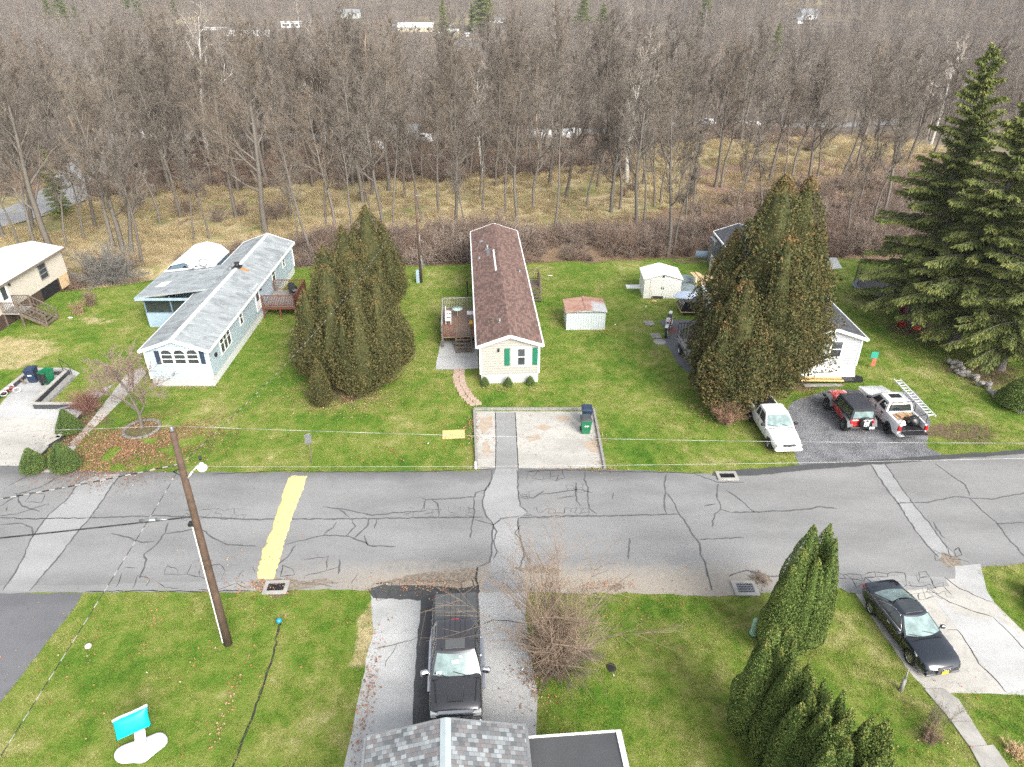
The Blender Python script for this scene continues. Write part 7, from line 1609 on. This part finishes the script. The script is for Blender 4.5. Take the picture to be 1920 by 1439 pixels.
a = G(1271, 556); planks('pale board leaning against the corner of the resin shed', 'lumber', 1, (a.x, a.y, .1), (a.x+.9, a.y-.7, .35), .2, 0)
yl = thing('yellow_ramp', 'pair of yellow loading ramps leaning against the wall of the grey home', 'ramp', tuple(G(1333, 517)), 0); d = G(1347, 487, 1.9)-G(1333, 517)
for k in (-1, 1): m = MB(); nn = Vector((.28*k, .1*k, 0)); m.bar(nn, d+nn, .1, .1); m.build('side_rail', M['yellow'], yl)
m = MB(); m.bar(d*.03, d*.98, .5, .04); m.build('tread', M['black'], yl)
wb = G(1352, 520); tag(MB().bbox(-.03,.03,-1.3,1.0,0,1.5,.01).build('white_panel', M['white'], None, (18.7, wb.y+1.0, 0)), 'white panel leaning against the grey home beside the yellow ramps', 'panel')
p = G(1319, 478, .4); m = MB(); m.at(tuple(p)); m.lathe([(.3,-.75),(.36,-.75),(.36,.75),(.3,.75),(.3,-.75)], 16, 'y'); pipe = m.build('drum_pipe', M['bluegrey']); pipe.data.transform(Matrix.Translation(p) @ Matrix.Rotation(R(80), 4, 'Z') @ Matrix.Translation(-p)); tag(pipe, 'pale blue-grey pipe lying behind the grey home by the creek', 'pipe')
for k, (x, y, w, lab) in enumerate([(1217,607,.75,'grey square slab on the grass nearest the motorcycle'),(1230,631,.8,'grey square slab on the grass above the round one')]):
    p = G(x, y); tag(MB().bbox(-w/2,w/2,-.4,.4,0,.07,.02).build('paving_slab', M['stone'], None, tuple(p)), lab, 'slab', 'loose paving slabs')
p = G(1237, 642); m = MB(); m.lathe([(0,.07),(.45,.07),(.48,.04),(.48,0)], 20); tag(m.build('round_slab', M['concrete'], None, tuple(p)), 'pale round slab lying on the grass beside the dark pad', 'slab')
p = G(1222, 566); o = thing('broom', 'broom leaning on the doors of the resin shed', 'broom', tuple(p)); MB().tube((.15,0,.05),(-.25,.25,1.2),.018).build('stick', M['plank'], o); MB().bbox(.0,.4,-.08,.08,0,.1,.02).build('head', M['ply'], o)
p = G(1232, 560); m = MB(); m.at((p.x, p.y, .1), rx=R(-20)); m.bbox(-.5,.5,-.08,.08,-.1,.12,.03); tag(m.build('rubber_ramp', M['black']), 'black rubber threshold at the doors of the resin shed', 'threshold')
p = G(1196, 548); tag(MB().bbox(-.9,.9,-.4,.4,0,.1,.02).build('shed_ramp', M['white'], None, (p.x, p.y+1.1, 0)), 'white board lying left of the resin shed', 'board')
p = G(1540, 716); planks('two pale planks lying on the black liner before the grey home', 'lumber', 2, (p.x-1.6, p.y-.0, .16), (p.x+1.4, p.y+.1, .16), .35, .1, M['ply'], .2)
p = G(1502, 724); planks('row of rough pale edging stones beside the parking gravel', 'stone_edging', 1, (p.x+.2, p.y-.2, .06), (p.x+2.8, p.y, .06), .3, .1, M['stone'], .28, 'edging')
# trampoline
e = G(1603, 540, .9); cx, cy, RT = e.x+2.15, e.y+.2, 2.1; o = thing('trampoline', 'round black trampoline with safety net partly hidden by spruce branches', 'trampoline', (cx, cy, 0))
m = MB(); m.lathe([(0,.88),(RT*.86,.88)], 32); m.build('jump_mat', M['black'], o); m = MB(); m.lathe([(RT*.84,.9),(RT*.86,.95),(RT,.95),(RT*1.02,.9),(RT,.86),(RT*.84,.9)], 32); m.build('pad_ring', plain('grey_pad', (.2,.22,.25), .6), o)
for k in range(6):
    a = 2*PI*k/6+.2; c_, s_ = math.cos(a), math.sin(a); m = MB(); m.tube((RT*c_,RT*s_,0),(RT*c_,RT*s_,.88),.03); m.build('leg', M['black'], o); m = MB(); m.path([(RT*1.03*c_,RT*1.03*s_,.5),(RT*1.03*c_,RT*1.03*s_,2.6),(RT*.9*c_,RT*.9*s_,2.8)], .025); m.build('net_post', M['black'], o)
m = MB()
for k in range(60): a = 2*PI*k/60; m.bar((RT*.97*math.cos(a),RT*.97*math.sin(a),.95),(RT*.93*math.cos(a),RT*.93*math.sin(a),2.65),.012,.012)
for j in range(12): z = 1.0+j*.15; pts = [(RT*.955*math.cos(2*PI*k/32),RT*.955*math.sin(2*PI*k/32),z) for k in range(33)]; m.path(pts,.006,3)
m.build('net', M['black'], o)
p = G(1649, 573); tag(MB().bbox(-.4,.4,-.3,.3,0,.08,.02).build('toy_table', M['white'], None, tuple(p)), 'white board lying on the grass below the trampoline', 'board')
p = G(1676, 572); o = thing('toy_slide', 'blue plastic toy lying beside the white board', 'toy', tuple(p), R(8)); MB().bbox(-.7,.3,-.1,.1,.1,.2,.03).build('beam', M['blue'], o); MB().bbox(.2,.45,-.3,.3,0,.6,.05).build('end_support', M['blue'], o)
p = G(1692, 586); o = thing('barrel', 'maroon ribbed barrel beside the spruce trunk', 'barrel', tuple(p)); m = MB(); m.lathe([(0,0),(.26,0),(.3,.15),(.27,.3),(.31,.45),(.27,.6),(.3,.75),(.27,.85),(.22,.82),(.2,.3),(0,.3)], 16); m.build('drum', plain('maroon', (.16,.02,.05), .4), o)
p = G(1689, 612); o = thing('toy_bucket', 'dark red plastic toy tub at the foot of the spruce', 'toy', tuple(p)); m = MB(); m.lathe([(0,.0),(.25,0),(.34,.3),(.36,.32),(.3,.28),(.2,.05),(0,.05)], 12); m.build('tub', M['red'], o)
p = G(1718, 618); lumpy('toy_shell', 'orange-red plastic toy on bare soil right of the dark red tub', 'toy', (p.x, p.y, 0), (.42, .3, .28), plain('orange_red', (.6,.08,.03), .4), 12)
p = G(1632, 690); o = thing('garden_flag', 'garden flag stand with a teal flag above an orange striped one', 'flag', tuple(p), R(-12)); MB().tube((-.2,0,0),(-.2,0,1.3),.012).tube((-.2,0,1.3),(.3,0,1.35),.012).build('stand', M['black'], o); MB().box(-.18,.28,-.006,.006,.75,1.28).build('upper_flag', plain('teal_flag', (.03,.35,.25), .7), o); MB().box(-.02,.24,-.03,-.02,.15,.78).build('lower_flag', plain('orange_flag', (.6,.2,.08), .7, c2=(.35,.05,.06), scale=9), o)
# pool-like blue and white camper behind the spruces
p = G(1850, 508); o = thing('camper', 'white camper with blue stripes hidden behind the spruce branches', 'camper', (p.x+.5, p.y+2.0, 0), R(-8)); MB().bbox(-3.2,3.2,-1.1,1.1,.4,2.7,.2).build('body', M['white'], o); MB().box(-3.21,3.21,-1.115,1.115,1.1,1.45).build('stripe', plain('sky_blue', (.05,.35,.75), .4), o); m = MB(); m.box(-2.6,-1.6,-1.13,-1.1,1.6,2.2).cut(); m.box(.4,1.5,-1.13,-1.1,1.6,2.2); m.build('window', M['winglass'], o)
for x in (-1.2, 1.4): wheel(o, x, -.95, .35, .22)
p = G(1760, 480); o = thing('tarp_cover', 'blue tarpaulin over a low stack behind the spruce', 'tarp', (p.x, p.y, 0)); MB().bbox(-1.1,1.1,-.8,.8,0,.9,.15).build('cover', M['blue'], o)
# things on the centre deck
dq = lambda x, y, z=.9: (Matrix.Translation(dk.location) @ Matrix.Rotation(R(3.8), 4, 'Z')) @ Vector((x, y, z))
for k, (x, y, lab) in enumerate([(-2.3,3.6,'white plastic chair nearest the back rail of the deck'),(-2.3,2.9,'white plastic chair in the middle of the three on the deck'),(-2.3,2.2,'white plastic chair nearest the gate on the deck')]):
    o = thing('patio_chair', lab, 'chair', tuple(dq(x, y)), R(93.8), 'white chairs on the centre deck'); MB().bbox(-.22,.22,-.22,.22,.38,.43,.01).build('seat', M['white'], o); MB().bbox(-.22,.22,.19,.24,.43,.85,.01).build('backrest', M['white'], o); m = MB(); [m.bar((a,b,0),(a,b,.38),.035,.035) for a in (-.19,.19) for b in (-.19,.19)]; m.build('leg', M['white'], o, each=True)
o = thing('patio_table', 'small glass-topped table beside the white chairs on the deck', 'table', tuple(dq(-1.6, 3.6)), 0); m = MB(); m.lathe([(0,.68),(.45,.68),(.45,.71),(0,.71)], 20); m.build('table_top', plain('pale_glass', (.4,.52,.48), .1), o); m = MB(); m.tube((0,0,0),(0,0,.68),.03); m.build('stem', M['white'], o)
o = thing('patio_table', 'white folding table against the wall of the brown-roofed home', 'table', tuple(dq(-.45, 2.7)), R(3.8)); MB().bbox(-.4,.4,-.3,.3,.68,.72,.01).build('table_top', M['white'], o); m = MB(); [m.bar((a,b,0),(a,b,.68),.03,.03) for a in (-.35,.35) for b in (-.25,.25)]; m.build('leg', M['steel'], o, each=True)
lumpy('yellow_toy', 'bright yellow plastic object on the deck under the folding table', 'toy', tuple(dq(-.55, 1.6)), (.22, .3, .55), M['yellow'], 14)
o = thing('deck_post', 'dark post standing behind the deck of the brown-roofed home', 'post', tuple(G(877, 560)), 0); MB().bar((0,0,0),(0,0,1.6),.09,.09).build('shaft', M['black'], o)
# dark hole and scraps near right lawn
p = G(1146, 1253); lumpy('dirt_heap', 'small dark heap of soil in the near right lawn', 'soil heap', (p.x, p.y, 0), (.2, .24, .08), M['ditch'] if 'ditch' in M else plain('soil', (.02,.018,.015), .95), 15)
p = G(1688, 1296); o = thing('tree_stump', 'thin grey broken stump standing in the lawn beside the dark coupe', 'stump', tuple(p)); MB().tube((0,0,-.05),(.08,.1,.6),.09,.07,9).tube((.08,.1,.6),(.16,.22,1.05),.045,.015,6).build('stub', M['greywood'], o)
put_bush('pale dry plant clump at the right edge of the bottom lawn', 1905, 1412, bush(830, 70, .5, 1.2, 4, .012, .3, 2), M['plank'], M['plank'])
# ------------------------------------------------------------ far houses, yards and cars
def sc_at(p): return (p.y*math.cos(PITCH)+(CH-p.z)*math.sin(PITCH))/FPX
def farhouse(label, px, py, wpx, hpx, depth, wall, roof, rise=.35, rz=0, name='house', cat='house', nwin=3, flat=False, group='distant buildings in the valley'):
    p = GT(px, py); s = sc_at(p); w, h = wpx*s, hpx*s; o = thing(name, label, cat, (p.x, p.y, p.z-.3), rz, group)
    e = h*(1-rise)+.3 if not flat else h+.2
    if flat:
        MB().box(-w/2, w/2, 0, depth, 0, e).build('wall', wall, o); MB().box(-w/2-.4, w/2+.4, -.4, depth+.4, e, e+.35).build('roof', roof, o)
    else:
        m = MB(); hd_ = depth/2; m.add([(-w/2,0,0),(w/2,0,0),(w/2,depth,0),(-w/2,depth,0),(-w/2,0,e),(w/2,0,e),(w/2,depth,e),(-w/2,depth,e),(-w/2,hd_,h+.2),(w/2,hd_,h+.2)], [(0,1,5,4),(2,3,7,6),(1,2,6,9,5),(3,0,4,8,7),(0,3,2,1)]); m.build('wall', wall, o)
        k = .5; m = MB(); t = .25; a = (h+.2-e)/hd_
        for sy in (0, 1):
            y0, y1 = (-k, hd_) if sy == 0 else (depth+k, hd_); z0 = e-a*k; m.add([(-w/2-k,y0,z0),(w/2+k,y0,z0),(w/2+k,y1,h+.2),(-w/2-k,y1,h+.2),(-w/2-k,y0,z0+t),(w/2+k,y0,z0+t),(w/2+k,y1,h+.2+t),(-w/2-k,y1,h+.2+t)], [(0,1,2,3),(4,7,6,5),(0,4,5,1),(1,5,6,2),(3,2,6,7),(0,3,7,4)])
        m.build('roof', roof, o)
    ww = min(1.6, w*.12)
    for i in range(nwin): x = -w/2+w*(i+.5)/nwin; MB().box(x-ww/2, x+ww/2, -.06, .02, e*.4, e*.75).build('window', M['winglass'], o)
    return o
WW = M['white']; RG = plain('far_roof_grey', (.25,.26,.27), .8); RW = plain('far_roof_white', (.72,.73,.72), .7); TN = plain('tan_wall', (.5,.45,.33), .8); GB = plain('grey_box', (.5,.53,.56), .7)
farhouse('long low white building on the flat ground at the upper left', 464, 68, 88, 8, 9, WW, RW, nwin=6, flat=True)
farhouse('white flat-topped building right of the long low one', 545, 53, 34, 10, 6, WW, RW, nwin=4, flat=True)
farhouse('row of low white sheds behind the long low building', 400, 58, 40, 4, 6, WW, RW, nwin=2, flat=True)
farhouse('pale grey-green house among trees on the slope', 656, 34, 34, 14, 8, plain('pale_green_wall', (.5,.55,.5), .7), RG, nwin=3)
farhouse('little cream house right of the grey-green one', 686, 30, 12, 6, 6, TN, RG, nwin=1)
farhouse('small building with blue side among bare trees', 742, 33, 20, 7, 6, plain('blue_wall', (.25,.4,.6), .7), RG, nwin=1)
farhouse('long white workshop roof of the yard beyond the wood', 778, 60, 66, 14, 18, TN, RW, .45, nwin=4)
farhouse('tan gabled workshop at the end of the yard', 836, 74, 34, 16, 14, TN, RW, .45, R(-20), nwin=1)
farhouse('white lorry trailers parked beside the tan workshop', 866, 69, 26, 5, 5, WW, RW, name='trailer_shed', nwin=2, flat=True)
farhouse('small grey box building above the yard', 842, 50, 12, 10, 5, GB, RG, nwin=1)
farhouse('white farmhouse right of the big dark evergreen', 932, 43, 26, 8, 8, WW, RG, nwin=3)
farhouse('narrow white tower-like house behind the farmhouse', 941, 35, 5, 12, 4, WW, RG, .3, nwin=1)
farhouse('tiny white building on the pale hill field', 157, 12, 8, 4, 6, WW, RW, nwin=1)
farhouse('white house with grey roof half hidden in the hill wood', 1518, 34, 30, 18, 9, WW, RG, .4, nwin=3)
farhouse('small white house lower left of the hill wood house', 1502, 44, 12, 10, 7, WW, RG, .4, nwin=1)
farhouse('small white roof in the wood at the upper right', 1723, 20, 10, 5, 7, WW, RW, nwin=1)
farhouse('grey shed glimpsed through the trees behind the meadow', 755, 262, 44, 20, 7, GB, RG, .4, nwin=2, name='shed', cat='shed')
farhouse('low white shed glimpsed through the trunks above the brown-roofed home', 1010, 262, 30, 10, 5, WW, RG, nwin=2, name='shed', cat='shed')
farsheet('yard', [(840,78),(900,74),(925,72),(935,78),(900,90),(850,92)], M['patch'])
# parked cars beyond the trees
fc = thing('parked_car', 'x', 'car', (0, 0, 0), 0, 'cars parked beyond the meadow trees'); smoothen(MB().loft([ring(*s) for s in [(-2.2,.7,.4,.8,0),(-2.1,.85,.3,.95,0),(-.8,.9,.25,.95,.02),(.9,.9,.25,.92,.04),(1.8,.87,.3,.8,.05),(2.2,.75,.4,.6,0)]]).build('body', M['p_white'], fc), 30)
c_ = Cab(fc, M['p_white'], 1.0, -1.7, .82, .93, .25, -1.1, .62, 1.42); c_.glass('windshield', c_.front, -.9, .9, .05, .95, (.012,0,.01)); [c_.glass('side_window', lambda a, v: c_.side(sg, a, v), .1, .9, .1, .85, (0, sg*.012, 0), M['darkglass'], 4) for sg in (1, -1)]
for x in (1.35, -1.35):
    for y in (.78, -.78): wheel(fc, x, y, .32, .2)
for k, (px, py, lab) in enumerate([(1012,262,'leftmost white car in the row beyond the meadow'),(1036,261,'second white car from the left in the row beyond the meadow'),(1060,259,'third white car in the row beyond the meadow'),(1078,257,'fourth white car, right end of the row beyond the meadow'),(1325,236,'white car between trunks above the big conifers'),(1388,240,'white car beyond the trees left of the olive conifer'),(1410,239,'second white car beyond the trees near the olive conifer'),(795,268,'white car glimpsed between trunks above the thin pole'),(700,282,'white car glimpsed through the trees above the left conifers'),(265,262,'white car beside the curving side road')]):
    p = GT(px, py); p.z += .12
    if k == 0: fc.location = p; fc.rotation_euler = (0, 0, R(75)); fc['label'] = lab
    else: dup(fc, p, R(75+k*9), lab)
# pale crowned and dark trees scattered over the hill
for k, (px, py, s, lab) in enumerate([(1040,50,.9,'round white-crowned bare tree far off above the sheds'),(1182,60,1.0,'second round white-crowned bare tree on the far slope'),(1570,18,.8,'whitish bare tree near the skyline on the right'),(560,40,.8,'whitish bare tree behind the far white buildings'),(830,52,.7,'pale bare tree beside the tan workshop'),(1320,60,.8,'pale bare tree on the slope left of the olive evergreen')]):
    p = GT(px, py); make_tree('bare_tree', lab, 'tree', tuple(p), PALE[k % 2], (M['pale_bark'], M['pale_twig']), k, 'pale trees on the far slopes', s)
# ------------------------------------------------------------ lawn grass and leaves
def tuft(seed, n, h, w, spread):
    g = np.random.default_rng(seed); a = g.uniform(0, 2*PI, n); r = spread*np.sqrt(g.random(n)); P = np.stack([r*np.cos(a), r*np.sin(a), np.zeros(n)], 1)
    b = g.uniform(0, 2*PI, n); L = h*g.uniform(.5, 1.2, n); lean = g.uniform(.2, .9, n)
    tip = P+np.stack([np.cos(b)*lean*L, np.sin(b)*lean*L, L*.8], 1); s = np.stack([-np.sin(b), np.cos(b), np.zeros(n)], 1)*w/2
    V = np.stack([P-s, P+s, tip], 1).reshape(-1, 3); return np_mesh('tuft', V, np.arange(3*n).reshape(-1, 3))
def grass_mat():
    t = NT('grass_blades'); p = t.pos(); big = t.noise(p, .22, 5, .6); mid = t.noise(p, 1.1, 6, .65, .4); oi = t.n('ShaderNodeObjectInfo')
    v = t.math('ADD', t.math('MULTIPLY', big, .5), t.math('ADD', t.math('MULTIPLY', mid, .45), t.math('MULTIPLY_ADD', oi.outputs['Random'], .12, .08)))
    return t.out(t.ramp(v, LAWN_STOPS), .8, spec=.2)
gm = grass_mat(); TF = [proto(f'tuft_{i}', tuft(20+i, 34, .085, .011, .17), gm) for i in range(4)]
g = np.random.default_rng(99); N = 150000
x = g.uniform(-48, 50, N); y = g.uniform(10, 68, N)
k = in_view(x, y) & (y < edgeY(x)+.3) & free(x, y) & (g.random(N) < np.clip(1.15-(y-12)/70, .35, 1)*(.5+.7*vnoise(x, y, 2.5, 3)))
for hx0, hx1, hy0, hy1 in ((-24.4,-20.1,41.7,63),(-3.6,2.0,42.2,65.7),(19.7,23.8,43,66),(-45,-40.1,42,60.4),(-28.8,-24.3,51,56),(-29.8,-26.2,57.5,63),(4.2,7.3,50.5,53),(11.3,14.5,56.7,59.5),(-5,.4,0,14)): k &= ~((x > hx0) & (x < hx1) & (y > hy0) & (y < hy1))
x, y = x[k], y[k]; rot = np.zeros((len(x), 3)); rot[:, 2] = g.uniform(0, 6.28, len(x))
scatter('grass', np.column_stack([x, y, height(x, y)]), TF, g.uniform(.6, 1.35, len(x)), rot, label='short patchy green and straw lawn grass', cat='grass'); print('tufts', len(x))
def leafproto(name, c, c2, s=.042):
    V = np.array([[-s, 0, 0], [0, -s*.7, .012], [s, 0, .004], [0, s*.7, .016]]); t = NT(name); oi = t.n('ShaderNodeObjectInfo'); return proto(name, np_mesh(name, V, np.array([[0, 1, 2, 3]])), t.out(t.mix(oi.outputs['Random'], c, c2), .8, spec=.2))
LP = [leafproto('leaf_red', (.33,.11,.05), (.42,.18,.09)), leafproto('leaf_tan', (.33,.22,.13), (.42,.3,.19)), leafproto('leaf_brown', (.15,.08,.05), (.25,.15,.09))]
pts, pid = [], []
def leaves(px, py, rx, ry, n, mix=(1, 0, 0), seed=0):
    c = G(px, py); gg = np.random.default_rng(seed+int(px)); X_ = c.x+rx*gg.normal(0, .5, n); Y_ = c.y+ry*gg.normal(0, .5, n)
    k = vnoise(X_, Y_, .9, 5) > .36; X_, Y_ = X_[k], Y_[k]
    pts.append(np.column_stack([X_, Y_, np.full(len(X_), .055)])); pid.append(gg.choice(3, len(X_), p=np.array(mix)/sum(mix)))
leaves(250,835,4.2,3.4,9000,(8,1,1)); leaves(330,815,4.5,3,2600,(8,1,1)); leaves(200,850,2,3,2200,(7,1,2)); leaves(150,815,1.2,2.5,500,(6,1,3)); leaves(640,740,4,2.4,3000,(6,0,4)); leaves(760,600,2.0,4,500,(6,0,4)); leaves(1360,770,3.2,2.2,1100,(3,1,4)); leaves(1400,790,2,1.5,300,(4,0,3))
leaves(430,1140,6,4,420,(1,5,2)); leaves(170,1280,6,5,300,(2,4,2)); leaves(800,740,5,4,260,(1,4,3)); leaves(860,830,4,3,260,(1,5,2)); leaves(1000,1250,1.2,2.4,500,(2,2,5)); leaves(690,1300,.4,3.5,260,(3,3,3)); leaves(1250,1150,6,3,200,(1,4,1)); leaves(1720,1370,4,3,200,(2,3,2)); leaves(800,1100,3.4,.5,350,(2,2,5)); leaves(500,1100,1.6,.5,260,(1,2,5)); leaves(1110,1098,2.5,.4,220,(1,2,4)); leaves(1150,880,5,.3,200,(5,1,2)); leaves(1125,840,.5,2.4,260,(2,1,4)); leaves(884,800,.6,2.6,260,(1,2,5)); leaves(1700,640,5,5,700,(2,1,6)); leaves(1820,700,5,4,600,(2,1,6)); leaves(110,860,1.2,1.5,300,(6,1,2)); leaves(425,1330,.25,2.2,90,(0,2,5)); leaves(740,850,1,1,90,(2,3,1)); leaves(700,860,1.4,.4,90,(2,3,1)); leaves(1140,620,2,1.4,120,(0,3,1)); leaves(1500,730,4,1.5,300,(3,2,3)); leaves(960,730,2.8,.5,250,(1,1,5)); leaves(360,728,2.5,.4,200,(3,0,5))
pts = np.concatenate(pts); pid = np.concatenate(pid); rot = g.normal(0, .35, (len(pts), 3)); rot[:, 2] = g.uniform(0, 6.28, len(pts))
scatter('fallen_leaves', pts, LP, g.uniform(.6, 1.4, len(pts)), rot, label='rust red, tan and brown fallen leaves scattered on lawns and kerbs', cat='leaves', pid=pid)
# ------------------------------------------------------------ light
w = bpy.data.worlds.new('World'); sc.world = w; w.use_nodes = True; nt = w.node_tree; bg = nt.nodes['Background']
SUN_EL, SUN_AZ = R(36), R(148)
sky = nt.nodes.new('ShaderNodeTexSky'); sky.sky_type = 'NISHITA'; sky.sun_disc = False; sky.sun_elevation = SUN_EL; sky.sun_rotation = SUN_AZ
sky.dust_density = 4; sky.air_density = 1.0; sky.ozone_density = 1
hs = nt.nodes.new('ShaderNodeHueSaturation'); hs.inputs['Saturation'].default_value = .35
nt.links.new(sky.outputs[0], hs.inputs['Color']); nt.links.new(hs.outputs[0], bg.inputs[0]); bg.inputs[1].default_value = .15
sun = bpy.data.lights.new('sun', 'SUN'); sun.energy = 1.5; sun.angle = R(30); sun.color = (1, .96, .9)
so = bpy.data.objects.new('sun', sun); COL.objects.link(so)
dv = Vector((math.sin(SUN_AZ)*math.cos(SUN_EL), math.cos(SUN_AZ)*math.cos(SUN_EL), math.sin(SUN_EL)))
so.rotation_euler = (-dv).to_track_quat('-Z', 'Y').to_euler(); so.location = (0, 0, 60)
vs = sc.view_settings; vs.view_transform = 'Standard'; vs.look = 'None'; vs.exposure = EXPOSURE; vs.gamma = 1; vs.use_curve_mapping = False
sc.cycles.use_denoising = False; sc.cycles.use_adaptive_sampling = False
# haze over the valley
MB().box(-1700, 1700, -80, 1900, -40, 190).build('haze')
hz = bpy.data.objects['haze']; hm = bpy.data.materials.new('haze'); hm.use_nodes = True; ht = hm.node_tree; ht.nodes.remove(ht.nodes['Principled BSDF'])
pv = ht.nodes.new('ShaderNodeVolumePrincipled'); pv.inputs['Color'].default_value = (.86, .9, .95, 1); pv.inputs['Density'].default_value = .00017; pv.inputs['Anisotropy'].default_value = .2
ht.links.new(pv.outputs[0], ht.nodes['Material Output'].inputs['Volume']); hz.data.materials.append(hm); tag(hz, kind='stuff')
